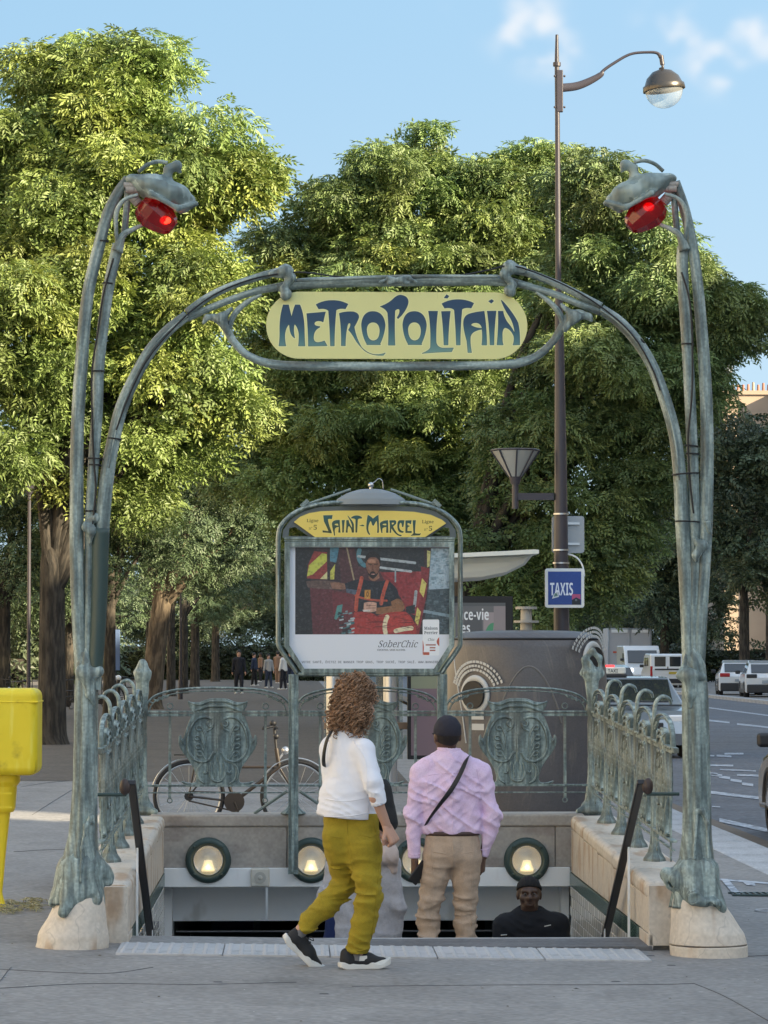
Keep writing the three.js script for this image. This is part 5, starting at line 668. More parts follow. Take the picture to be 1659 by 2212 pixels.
  far(20.5, 178, [[1440, 1080, 70, 110], [1500, 1000, 70, 90], [1480, 1240, 70, 70], [1420, 1250, 60, 70]], 23, 'dark shaded tree behind the road side post of the portico');
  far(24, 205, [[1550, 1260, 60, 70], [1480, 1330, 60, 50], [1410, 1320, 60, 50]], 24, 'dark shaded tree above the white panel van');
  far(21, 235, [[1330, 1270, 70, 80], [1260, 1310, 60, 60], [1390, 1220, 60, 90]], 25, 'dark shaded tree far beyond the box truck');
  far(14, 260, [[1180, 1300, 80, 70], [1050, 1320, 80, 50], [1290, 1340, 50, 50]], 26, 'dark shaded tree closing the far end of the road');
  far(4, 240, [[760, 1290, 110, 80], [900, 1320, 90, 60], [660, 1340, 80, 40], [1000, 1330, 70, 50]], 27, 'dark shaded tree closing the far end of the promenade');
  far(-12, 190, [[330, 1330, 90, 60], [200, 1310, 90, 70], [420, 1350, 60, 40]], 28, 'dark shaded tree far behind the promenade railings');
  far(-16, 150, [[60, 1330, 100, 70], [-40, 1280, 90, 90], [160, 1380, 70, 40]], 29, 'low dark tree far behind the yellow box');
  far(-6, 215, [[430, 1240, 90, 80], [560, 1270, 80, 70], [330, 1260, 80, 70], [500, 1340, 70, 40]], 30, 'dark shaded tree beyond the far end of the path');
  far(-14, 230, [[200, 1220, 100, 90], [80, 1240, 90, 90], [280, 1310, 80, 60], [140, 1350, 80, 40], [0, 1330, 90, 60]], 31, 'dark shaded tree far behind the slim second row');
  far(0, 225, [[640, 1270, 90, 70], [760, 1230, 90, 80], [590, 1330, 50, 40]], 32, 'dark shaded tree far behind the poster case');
  console.log('sprigs', tree.total);
}
// low hedges that close the view under the crowns
{
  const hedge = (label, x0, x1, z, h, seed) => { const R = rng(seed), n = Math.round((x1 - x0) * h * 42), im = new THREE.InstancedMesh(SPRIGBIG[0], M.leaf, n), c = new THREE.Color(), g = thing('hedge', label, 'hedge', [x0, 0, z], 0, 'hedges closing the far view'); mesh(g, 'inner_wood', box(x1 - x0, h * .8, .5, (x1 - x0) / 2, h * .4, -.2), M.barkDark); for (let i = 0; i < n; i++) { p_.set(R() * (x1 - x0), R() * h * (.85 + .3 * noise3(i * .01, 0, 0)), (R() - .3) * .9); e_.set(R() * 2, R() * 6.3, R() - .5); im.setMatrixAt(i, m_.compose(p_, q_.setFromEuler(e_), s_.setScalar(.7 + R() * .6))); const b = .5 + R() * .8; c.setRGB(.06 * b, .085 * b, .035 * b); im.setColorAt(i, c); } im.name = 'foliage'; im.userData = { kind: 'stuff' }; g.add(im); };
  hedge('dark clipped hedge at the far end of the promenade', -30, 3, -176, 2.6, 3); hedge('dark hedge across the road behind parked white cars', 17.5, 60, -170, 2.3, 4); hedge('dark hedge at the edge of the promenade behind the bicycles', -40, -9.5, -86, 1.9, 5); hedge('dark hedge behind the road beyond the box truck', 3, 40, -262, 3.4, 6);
}
// ---------------------------------------------------------------- street lamp, signs
M.lampPaint = std({ color: lin(.045, .040, .050), roughness: .42, bumpMap: fineBump, bumpScale: .0008 });
{
  const zL = EYE.z - 41.4, s = FPX / 41.4, p = (x, y, hw = 5, hz) => { const q = onZ(x, y, zL); return [q.x, q.y, zL, hw / s, (hz ?? hw) / s]; }, b = p(1216, 1400), L = thing('street_lamp', 'tall brown street lamp with long curved arm and round glass lantern', 'street lamp');
  const by = groundY(b[0]); mesh(L, 'pole', loft([[b[0], by, zL, .13, .13], [b[0], by + .9, zL, .12, .12], p(1213, 1340, 17), p(1213, 1235, 16.5), p(1212, 1200, 15.5), p(1211, 1000, 13.5), p(1209, 800, 11), p(1207, 640, 8), p(1206, 610, 6.5), p(1204, 240, 5.2), p(1203, 140, 5), p(1203, 75, 3.2)], { n: 90, seg: 8 }), M.lampPaint);
  for (const [y, hw] of [[1112, 17], [1190, 17.5], [1218, 18]]) { const q = p(1212, y); mesh(L, 'steel_band', cyl(hw / s, hw / s, .02, q[0], q[1], zL, 20), M.steel); }
  mesh(L, 'joint_collar', cyl(8.5 / s, 8.5 / s, .05, p(1203, 143)[0], p(1203, 143)[1], zL, 12), M.lampPaint);
  mesh(L, 'arm_bracket', boxUV(box(.085, .56, .07, p(1209, 197)[0], p(1209, 197)[1], zL, .01), 1), M.lampPaint);
  for (const y of [165, 232]) for (const x of [1198, 1219]) mesh(L, 'bolt', ball(.016, p(x, y)[0], p(x, y)[1], zL + .02, 8), M.lampPaint);
  const arm = mesh(L, 'arm', sweep([p(1212, 190, 9.5, 5), p(1245, 186, 9, 4), p(1272, 176, 8, 4), p(1299, 160, 6, 4), p(1302, 154, 3.4, 3.4), p(1330, 134, 3.2), p(1362, 117, 3), p(1395, 113, 3), p(1420, 115, 3.4), p(1428, 124, 5)], { n: 80, seg: 10 }), M.lampPaint);
  const h = p(1434, 189), r = 43 / s, hd = new THREE.Group(); hd.name = 'lantern_head';
  const dome = mesh(L, 'lantern_dome', lathe([[0, 1.02], [.12, 1.02], [.14, .93], [.5, .82], [.82, .52], [.98, .14], [1.06, .12], [1.08, -.14], [1.0, -.16], [.95, .1], [.6, .6], [0, .8]].map(([x, y]) => [x * r, y * r]), 32).rotateZ(.12).translate(h[0], h[1], zL), std({ color: lin(.10, .09, .08), roughness: .32, metalness: .75 }));
  mesh(dome, 'glass_bowl', new THREE.SphereGeometry(r * .96, 28, 14, 0, Math.PI * 2, Math.PI / 2, Math.PI / 2).rotateZ(.12).translate(h[0], h[1] - .1 * r, zL), phys({ color: lin(.92, .95, .95), roughness: .12, transmission: .85, thickness: 0, ior: 1.45 })); mesh(dome, 'reflector', lathe([[0, .5], [.5, .4], [.9, .02], [.86, .0], [0, .42]].map(([x, y]) => [x * r, y * r]), 24).rotateZ(.12).translate(h[0], h[1] - .06 * r, zL), std({ color: lin(.5, .48, .42), roughness: .5, metalness: .4 }));
  mesh(dome, 'hanger', merge([rod(p(1428, 120), p(1431, 140), .03), rod(p(1431, 138), p(1432, 148), .018)]), M.lampPaint);
  // low cone lantern on the path side
  const c = p(1113, 1030), u = 1 / s, cone = mesh(L, 'cone_lantern', lathe([[14, 0], [51, 56], [53, 59], [50, 60], [12, 4], [0, 4]].map(([x, y]) => [x * u, y * u]), 8).translate(c[0], c[1], zL), std({ color: lin(.36, .35, .32), roughness: .45 })); mesh(cone, 'cone_cap', lathe([[0, 62], [52, 60], [54, 57], [50, 55], [0, 58]].map(([x, y]) => [x * u, y * u]), 8).translate(c[0], c[1], zL), M.lampPaint); for (let i = 0; i < 8; i++) { const a = i * Math.PI / 4; mesh(cone, 'rib', rod([c[0] + Math.cos(a) * 14 * u, c[1], zL + Math.sin(a) * 14 * u], [c[0] + Math.cos(a) * 53 * u, c[1] + 57 * u, zL + Math.sin(a) * 53 * u], .012, 6), M.lampPaint); }
  mesh(cone, 'stem', merge([cyl(.06, .085, .1, c[0], c[1] - .1, zL, 10), cyl(.045, .045, .34, c[0], c[1] - .42, zL, 10), box(.5, .09, .05, c[0] + .26, c[1] - .26, zL)]), M.lampPaint);
  // sign TAXIS, hung on the pole
  const T = thing('taxi_sign', 'square blue TAXIS sign with white border on the brown street lamp', 'sign'), a = onZ(1177, 1228, zL + .2), e = onZ(1262, 1313, zL + .2), w = e.x - a.x, hh = a.y - e.y;
  mesh(T, 'panel', plate(roundRect(a.x, e.y, e.x, a.y, .035), .03, { bevel: .004 }).translate(0, 0, zL + .2), std({ color: lin(.78, .80, .80), roughness: .4 }));
  const tt = canvasTex(512, 512, (g) => { g.fillStyle = '#2b4a94'; g.fillRect(0, 0, 512, 512); const R = rng(6); for (let i = 0; i < 240; i++) { g.fillStyle = 'rgba(255,255,255,.025)'; g.fillRect(R() * 512, R() * 512, 30 * R(), 30 * R()); } g.fillStyle = '#e3e9f6'; g.save(); g.translate(28, 366); g.scale(1, 2.05); g.font = 'bold 132px sans-serif'; g.fillText('TAXIS', 0, 0, 448); g.restore();
    g.fillStyle = '#b8547c'; g.beginPath(); g.moveTo(368, 350); g.lineTo(500, 350); g.lineTo(500, 430); g.lineTo(434, 396); g.lineTo(368, 436); g.fill(); g.fillStyle = '#232a33'; g.beginPath(); g.moveTo(434, 400); g.lineTo(500, 434); g.lineTo(500, 512); g.lineTo(368, 512); g.lineTo(368, 440); g.fill(); g.strokeStyle = '#8b97a3'; g.lineWidth = 6; g.beginPath(); g.arc(432, 440, 12, 0, 6.3); g.stroke(); g.fillStyle = '#c9d3da'; g.beginPath(); g.moveTo(60, 420); g.lineTo(90, 340); g.lineTo(150, 320); g.lineTo(170, 390); g.fill(); g.fillStyle = '#5c7f7c'; g.beginPath(); g.moveTo(88, 390); g.lineTo(104, 335); g.lineTo(140, 336); g.lineTo(150, 376); g.fill(); });
  mesh(T, 'lettering', new THREE.PlaneGeometry(w * .845, hh * .845).translate((a.x + e.x) / 2, (a.y + e.y) / 2, zL + .218), std({ map: tt, roughness: .4 }));
  mesh(T, 'bracket', sweep([onZ(1224, 1196, zL), onZ(1245, 1204, zL + .06), onZ(1258, 1222, zL + .12), onZ(1262, 1245, zL + .18)].map((q) => [q.x, q.y, q.z, .012]), { n: 20, seg: 6 }), std({ color: lin(.7, .72, .72), roughness: .4 }));
  const B = thing('road_sign', 'grey back of a rounded road sign on the brown street lamp', 'sign'), a2 = onZ(1192, 1195, zL - .14), e2 = onZ(1262, 1115, zL - .14); mesh(B, 'panel', plate(roundRect(a2.x, a2.y, e2.x, e2.y, .04), .02, { bevel: .003 }).translate(0, 0, zL - .14), std({ color: lin(.36, .39, .42), roughness: .45, metalness: .4 })); mesh(B, 'clamp', merge([box(.3, .03, .03, (a2.x + e2.x) / 2, lerp(a2.y, e2.y, .25), zL - .11), box(.3, .03, .03, (a2.x + e2.x) / 2, lerp(a2.y, e2.y, .8), zL - .11)]), M.steel);
}
// ---------------------------------------------------------------- glass recycling bin
{
  const d = 35, z = EYE.z - d, s = FPX / d, x = onZ(1137, 1500, z).x, y0 = groundY(x), B = thing('glass_recycling_bin', 'large round dark grey glass recycling bin behind the railing', 'recycling bin', [x, y0, z]);
  const prof = [[0, .80], [.1, .83], [.6, .885], [1.2, .91], [1.6, .885], [1.85, .845], [1.95, .80], [2.01, .70], [2.03, .5], [2.04, 0]], radAt = (y) => { for (let i = 1; i < prof.length; i++) if (y <= prof[i][0]) return lerp(prof[i - 1][1], prof[i][1], (y - prof[i - 1][0]) / (prof[i][0] - prof[i - 1][0])); return 0; };
  const binM = std({ roughness: .42, bumpMap: fineBump, bumpScale: .0012, map: tex(512, (u, v) => { const a = fbm(u, v, 4, 6, 5, 131), st = smooth(.6, .8, fbm(u, v, 26, 3, 4, 132)), k = .93 + .14 * fbm(u, v, 80, 80, 2, 133); return mix3(mix3([.31, .305, .32], [.37, .36, .365], a), [.50, .47, .43], st * .35).map((q) => q * k); }) });
  mesh(B, 'shell', loft(prof.map(([y, r]) => [0, y, 0, Math.max(r, .001), Math.max(r, .001)]), { n: 60, seg: 64, cap: false }), binM); mesh(B, 'lid_seam', new THREE.TorusGeometry(.812, .012, 6, 64).rotateX(Math.PI / 2).translate(0, 1.94, 0), M.black);
  const on = (az, y, off = 0) => { const r = radAt(y) + off; return [Math.sin(az) * r, y, Math.cos(az) * r]; };
  const whiteP = std({ color: lin(.50, .505, .49), roughness: .6 });
  for (const [az, y] of [[-.74, 1.33], [.92, 1.70]]) {
    const ring = mesh(B, 'bottle_hole', new THREE.TorusGeometry(.165, .034, 12, 36).scale(1, 1.08, .7), whiteP); ring.position.set(...on(az, y, .0)); ring.rotation.y = az; mesh(ring, 'hole_dark_disc', cyl(.15, .15, .03, 0, 0, 0, 28).rotateX(Math.PI / 2).translate(0, 0, .022), M.black);  // black disc on the closed shell stands for the shade inside the hole
    const g = [], R = rng(Math.round(y * 100)); for (const [rr, n] of [[.27, 15], [.315, 18], [.36, 19]]) for (let i = 0; i < n; i++) { const a = lerp(.35, 2.8, (i + .5) / n), w = 2.3 * rr / n * (.7 + .32 * R()); g.push(box(w, .026, .004).rotateZ(a - Math.PI / 2).translate(Math.cos(a) * rr, Math.sin(a) * rr, .012 - .55 * (Math.cos(a) * rr) ** 2)); } const t = mesh(ring, 'worn_print', merge(g), whiteP); t.position.z = .002;
  }
  const arc = []; for (let i = 0; i <= 16; i++) { const t = i / 16, az = lerp(-.44, .36, t), y = 1.02 + .62 * Math.sin(Math.PI * t) ** .8; arc.push([...on(az, y, .002), .010, .006]); } mesh(B, 'moulded_rib', sweep(arc, { n: 60, seg: 6 }), std({ color: lin(.16, .155, .15), roughness: .4 }));
  mesh(B, 'side_seam', sweep([on(-1.25, 1.75, .003), on(-1.1, 1.5, .003), on(-.95, 1.1, .003), on(-.9, .8, .003)].map((p) => [...p, .008]), { n: 30, seg: 6 }), whiteP);
  for (const [y, h] of [[1.12, .12], [.98, .07]]) { const q = on(-.695, y, .004), m = mesh(B, 'label_sticker', box(.165, h, .004), whiteP); m.position.set(...q); m.rotation.y = -.695; }
  mesh(B, 'lifting_hook', merge([cyl(.07, .06, .3, 0, 2.0, 0, 14), cyl(.14, .14, .025, 0, 2.12, 0, 20), cyl(.12, .12, .03, 0, 2.27, 0, 20)]), std({ color: lin(.34, .33, .31), roughness: .5, metalness: .3 }));
}
// ---------------------------------------------------------------- bus shelter
{
  const d = 40, z = EYE.z - d, p = (x, y, dz = 0) => onZ(x, y, z + dz), S = thing('bus_shelter', 'bus shelter with pale curved roof and lit advertising panel behind the bin', 'bus shelter');
  const roofM = std({ color: lin(.74, .76, .70), roughness: .5 });
  const edge = [[700, 1200], [990, 1196], [1100, 1191], [1150, 1188], [1161, 1189], [1161, 1197], [1100, 1200], [990, 1205], [700, 1210]].map(([x, y]) => { const q = p(x, y); return [q.x, q.y]; }); mesh(S, 'roof_edge', plate(edge, 1.7).translate(0, 0, z - .6), roofM);
  const belly = [[700, 1209], [990, 1204], [1100, 1199], [1150, 1197], [1130, 1222], [1090, 1242], [1040, 1252], [960, 1256], [700, 1258]].map(([x, y]) => { const q = p(x, y, -.5); return [q.x, q.y]; }); mesh(S, 'roof_underside', plate(belly, 1.2, { bevel: .1 }).translate(0, 0, z - .7), roofM);
  const cs = (x0, y0, x1, y1, dz, th, name, mat) => { const a = p(x0, y1, dz), b = p(x1, y0, dz); return mesh(S, name, box(b.x - a.x, b.y - a.y, th, (a.x + b.x) / 2, (a.y + b.y) / 2, z + dz, .01), mat); };
  cs(880, 1288, 1107, 1640, -.1, .16, 'advert_case', M.black);
  const ad = canvasTex(640, 640, (g) => { g.fillStyle = '#6a6a6c'; g.fillRect(0, 0, 640, 640); g.fillStyle = '#8b9079'; g.fillRect(0, 60, 300, 300); g.fillStyle = '#5a5b5e'; g.fillRect(360, 40, 120, 320); g.fillStyle = '#9a9092'; g.fillRect(490, 40, 150, 320); g.fillStyle = '#5a5c5f'; g.fillRect(0, 0, 640, 14); g.fillStyle = '#8f8688'; g.fillRect(560, 14, 80, 346); g.fillStyle = '#4f8f6c'; g.beginPath(); g.moveTo(500, 130); g.quadraticCurveTo(520, 84, 560, 84); g.quadraticCurveTo(560, 120, 540, 136); g.fill(); g.fillStyle = '#7d6a72'; g.fillRect(0, 360, 640, 280); g.fillStyle = '#8c3b42'; g.fillRect(420, 380, 220, 120); g.fillStyle = '#e6e8ea'; g.font = 'bold 92px sans-serif'; g.font = 'bold 62px sans-serif'; g.fillText('nce-vie', 318, 72, 212); g.fillText('les', 318, 128, 112); });
  const a = p(888, 1632, .0), b = p(1092, 1302, .0), case_ = S.children[S.children.length - 1]; mesh(case_, 'advert_print', new THREE.PlaneGeometry(b.x - a.x, b.y - a.y).translate((a.x + b.x) / 2, (a.y + b.y) / 2, z - .012), std({ map: ad, roughness: .35 }));
  const post = (px, dz) => { const q = p(px, 1500, dz); mesh(S, 'steel_post', cyl(.09, .09, 3.0, q.x, .0, z + dz, 18), M.steel); }; post(843, .3); post(720, .3);
  cs(700, 1560, 880, 1575, -.3, .3, 'bench_seat', std({ color: lin(.2, .14, .1), roughness: .6 })); cs(700, 1300, 870, 1640, -.9, .02, 'rear_glass', phys({ color: lin(.75, .8, .8), transmission: .9, roughness: .1, thickness: 0 }));
}
// ---------------------------------------------------------------- bicycle
function bicycle(label, pos, turn, group) {
  const B = thing('bicycle', label, 'bicycle', pos, turn, group), fr = std({ color: lin(.035, .026, .02), roughness: .4 }), tyre = M.black, chrome = M.steel, r = .335, hx = .525;
  const wheel = (x, name) => { const w = mesh(B, name, new THREE.TorusGeometry(r, .02, 8, 40).translate(x, r, 0), tyre), sp = []; mesh(w, 'rim', new THREE.TorusGeometry(r - .024, .011, 6, 40).translate(x, r, 0), chrome); for (let i = 0; i < 20; i++) { const a = i * Math.PI / 10; sp.push(rod([x, r, (i & 1 ? .02 : -.02)], [x + Math.cos(a) * (r - .03), r + Math.sin(a) * (r - .03), 0], .0022, 4)); } mesh(w, 'spokes', merge(sp), chrome); mesh(w, 'hub', rod([x, r, -.045], [x, r, .045], x < 0 ? .045 : .022, 12), tyre); const pts = []; for (let i = 0; i <= 12; i++) { const a = lerp(x < 0 ? .25 : .1, x < 0 ? 2.9 : 2.6, i / 12); pts.push([x + Math.cos(a) * (r + .035), r + Math.sin(a) * (r + .035), 0, .006, .026]); } mesh(w, 'mudguard', sweep(pts, { n: 30, seg: 8 }), chrome); };
  wheel(-hx, 'rear_wheel'); wheel(hx, 'front_wheel');
  const bb = [-.08, .28, 0], st = [-.25, .80, 0], hd0 = [.36, .62, 0], hd1 = [.33, .80, 0];
  mesh(B, 'frame', merge([rod(bb, st, .017), rod(bb, hd0, .02), rod([-.2, .62, 0], hd0, .016), rod([-hx, r, .05], bb, .01), rod([-hx, r, -.05], bb, .01), rod([-hx, r, .05], [-.22, .72, .01], .009), rod([-hx, r, -.05], [-.22, .72, -.01], .009), rod(hd0, hd1, .022)]), fr);
  mesh(B, 'fork', merge([rod([.37, .6, .03], [hx, r, .045], .012), rod([.37, .6, -.03], [hx, r, -.045], .012)]), fr); mesh(B, 'handlebar', merge([rod(hd1, [.31, 1.0, 0], .014), sweep([[.2, 1.0, .28, .012], [.3, 1.02, .2, .012], [.34, 1.0, 0, .012], [.3, 1.02, -.2, .012], [.2, 1.0, -.28, .012]], { n: 30, seg: 8, side: [0, 1, 0] }), ball(.035, .30, 1.05, .18, 8), ball(.03, .33, .92, .05, 8)]), M.black);
  mesh(B, 'saddle', solid(field([cap([-.36, .93, 0], [-.16, .94, 0], .06, .022, [1, .5, 1.1]), cap([-.36, .93, .05], [-.36, .93, -.05], .04, .04, [1, .6, 1])], .04), [-.46, .86, -.13], [-.1, 1.0, .13], .012), tyre); mesh(B, 'chainset', merge([cyl(.10, .10, .01, 0, 0, 0, 24).rotateX(Math.PI / 2).translate(-.08, .28, .04), rod([-.08, .28, .05], [-.02, .13, .05], .01), box(.09, .02, .09, -.02, .13, .1)]), fr); mesh(B, 'chain_guard', merge([bar([-hx, r + .045, .045], [-.08, .37, .045], .015, .006), bar([-hx, r - .045, .045], [-.08, .19, .045], .015, .006)]), fr); mesh(B, 'luggage_rack', merge([box(.34, .012, .12, -.5, .74, 0), rod([-hx, r, .06], [-.45, .74, .06], .006), rod([-hx, r, -.06], [-.45, .74, -.06], .006)]), fr); mesh(B, 'front_lamp', merge([ball(.04, .42, .78, 0, 10), rod([.36, .7, 0], [.42, .78, 0], .01)]), chrome);
  return B;
}
{
  const z = EYE.z - 31, x = onZ(524, 1700, z).x; bicycle('old dark bicycle with chrome mudguards standing behind the railing panel', [x, groundY(x), z], 0, 'bicycles on the promenade');
  const lbl = ['dark bicycle parked at the fence, first beside the yellow box', 'dark bicycle parked at the fence, second beyond the yellow box', 'dark bicycle parked at the fence by the forked tree', 'dark bicycle parked at the fence behind the grooved trunk', 'dark bicycle parked at the fence, last of the far row'];
  lbl.forEach((l, i) => bicycle(l, [-7.9 + i * .62, .07, EYE.z - 78 - i * 4.2], .5 + .5 * hash2(i, 9), 'bicycles on the promenade'));
  // low iron fence and thin posts on the promenade
  const F = thing('promenade_fence', 'low dark iron fence along the planted edge behind bicycles', 'fence'); for (let i = 0; i < 26; i++) mesh(F, 'picket', rod([-10.4 + i * .2, .06, -64 - i * .9], [-10.4 + i * .2, .95, -64 - i * .9], .014, 6), M.black); mesh(F, 'rail', rod([-10.4, .9, -64], [-5.4, .9, -86.5], .016), M.black); mesh(F, 'rail', rod([-10.4, .4, -64], [-5.4, .4, -86.5], .012), M.black);
  const pole = (px, d, label) => { const q = onZ(px, 1400, EYE.z - d), g = thing('promenade_lamp', label, 'street lamp', [q.x, .06, q.z], 0, 'thin lamp posts on the promenade'); mesh(g, 'pole', cyl(.05, .035, 5.2, 0, 0, 0, 10), M.lampPaint); mesh(g, 'base', cyl(.09, .07, .7, 0, 0, 0, 10), M.lampPaint); mesh(g, 'lantern', lathe([[0, 5.2], [.06, 5.2], [.17, 5.6], [.12, 5.75], [0, 5.8]], 10), M.lampPaint); }; pole(62, 70, 'thin dark lamp post beside the forked tree'); pole(390, 112, 'thin dark lamp post beside the pair of thin trees');
  const boll = (px, d, label) => { const q = onZ(px, 1450, EYE.z - d), g = thing('bollard', label, 'bollard', [q.x, .06, q.z], 0, 'white topped bollards'); mesh(g, 'shaft', cyl(.05, .045, .95, 0, 0, 0, 10), M.black); mesh(g, 'knob', ball(.075, 0, 1.0, 0, 12), M.whitePaint); }; boll(248, 84, 'white topped dark bollard, first beside the green post casing'); boll(256, 84.6, 'white topped dark bollard, second beside the green post casing');
  const pb = onZ(250, 1380, EYE.z - 97), bn = thing('banner', 'blue vertical banner panel between trunks on the promenade', 'banner', [pb.x, .06, pb.z]); mesh(bn, 'panel', box(.26, 1.25, .05, 0, 1.75, 0, .01), std({ color: lin(.10, .16, .30), roughness: .6 })); mesh(bn, 'pole', cyl(.03, .03, 2.5, 0, 0, -.05, 8), M.black);
}
// ---------------------------------------------------------------- yellow box on its pedestal
{
  const z = EYE.z - 21.4, s = FPX / 21.4, x1 = onZ(84, 1580, z).x, xc = x1 - .27, yT = onZ(40, 1487, z).y, yB = onZ(40, 1674, z).y, Y = thing('yellow_post_box', 'weathered yellow box on a yellow moulded pedestal beside the portico', 'post box');
  const ym = std({ roughness: .5, bumpMap: coarseBump, bumpScale: .004, map: tex(512, (u, v) => { const a = fbm(u, v, 5, 5, 5, 141), st = smooth(.55, .8, fbm(u, v, 30, 4, 4, 142)), dk = smooth(.60, .82, fbm(u, v, 7, 7, 5, 143)); let c = mix3([.88, .78, .10], [.94, .86, .22], a); c = mix3(c, [.95, .91, .50], st * .45); return mix3(c, [.55, .47, .12], dk * .5); }) });
  mesh(Y, 'box', boxUV(box(.54, yT - yB, .46, xc, (yT + yB) / 2, z - .1, .055), 1), ym); mesh(Y, 'lid_edge', boxUV(box(.548, .012, .468, xc, yT - .09, z - .1, .005), 1), ym);
  const w = (px, y) => (onZ(px, y, z).x - xc), gy = groundY(xc); const P = [[w(40, 1674), 1674], [w(40, 1690), 1690], [w(33, 1700), 1700], [w(33, 1706), 1706], [w(30, 1745), 1745], [w(26, 1755), 1755], [w(19, 1760), 1760], [w(8, 1860), 1860], [w(2, 1930), 1930], [w(10, 1960), 1960], [w(16, 1990), 1990]].map(([r, y]) => [r, onZ(20, y, z).y]); P[P.length - 1][1] = gy - .01;
  mesh(Y, 'pedestal', boxUV(loft(P.reverse().map(([r, y]) => [xc, y, z - .1, r, r * .9]), { n: 80, seg: 32, pw: .55 }), 1), ym); mesh(Y, 'panel_moulding', boxUV(merge([box(.2, .012, .01, xc, onZ(0, 1712, z).y, z + .12), box(.2, .012, .01, xc, onZ(0, 1742, z).y, z + .115)]), 1), ym);
  const R = rng(31), n = 170, gl = new THREE.InstancedMesh(SPRIG[1], M.leaf, n), c = new THREE.Color(); for (let i = 0; i < n; i++) { const a = R(), q = onY(-20 + a * 110, 1952 + R() * 26 - 12 * a, groundY(-3)); p_.set(q.x, groundY(q.x) + .012 + R() * .012, q.z); e_.set((R() - .5) * .5, R() * 6.3, .35 + R() * .3); gl.setMatrixAt(i, m_.compose(p_, q_.setFromEuler(e_), s_.setScalar(.14 + R() * .18))); const b = .8 + R() * .6; c.setRGB(.36 * b, .33 * b, .17 * b); gl.setColorAt(i, c); } gl.name = 'fallen_leaves'; gl.userData = { kind: 'stuff', label: 'drift of dry yellow leaves at the foot of the yellow box', category: 'leaves' }; scene.add(gl);
}
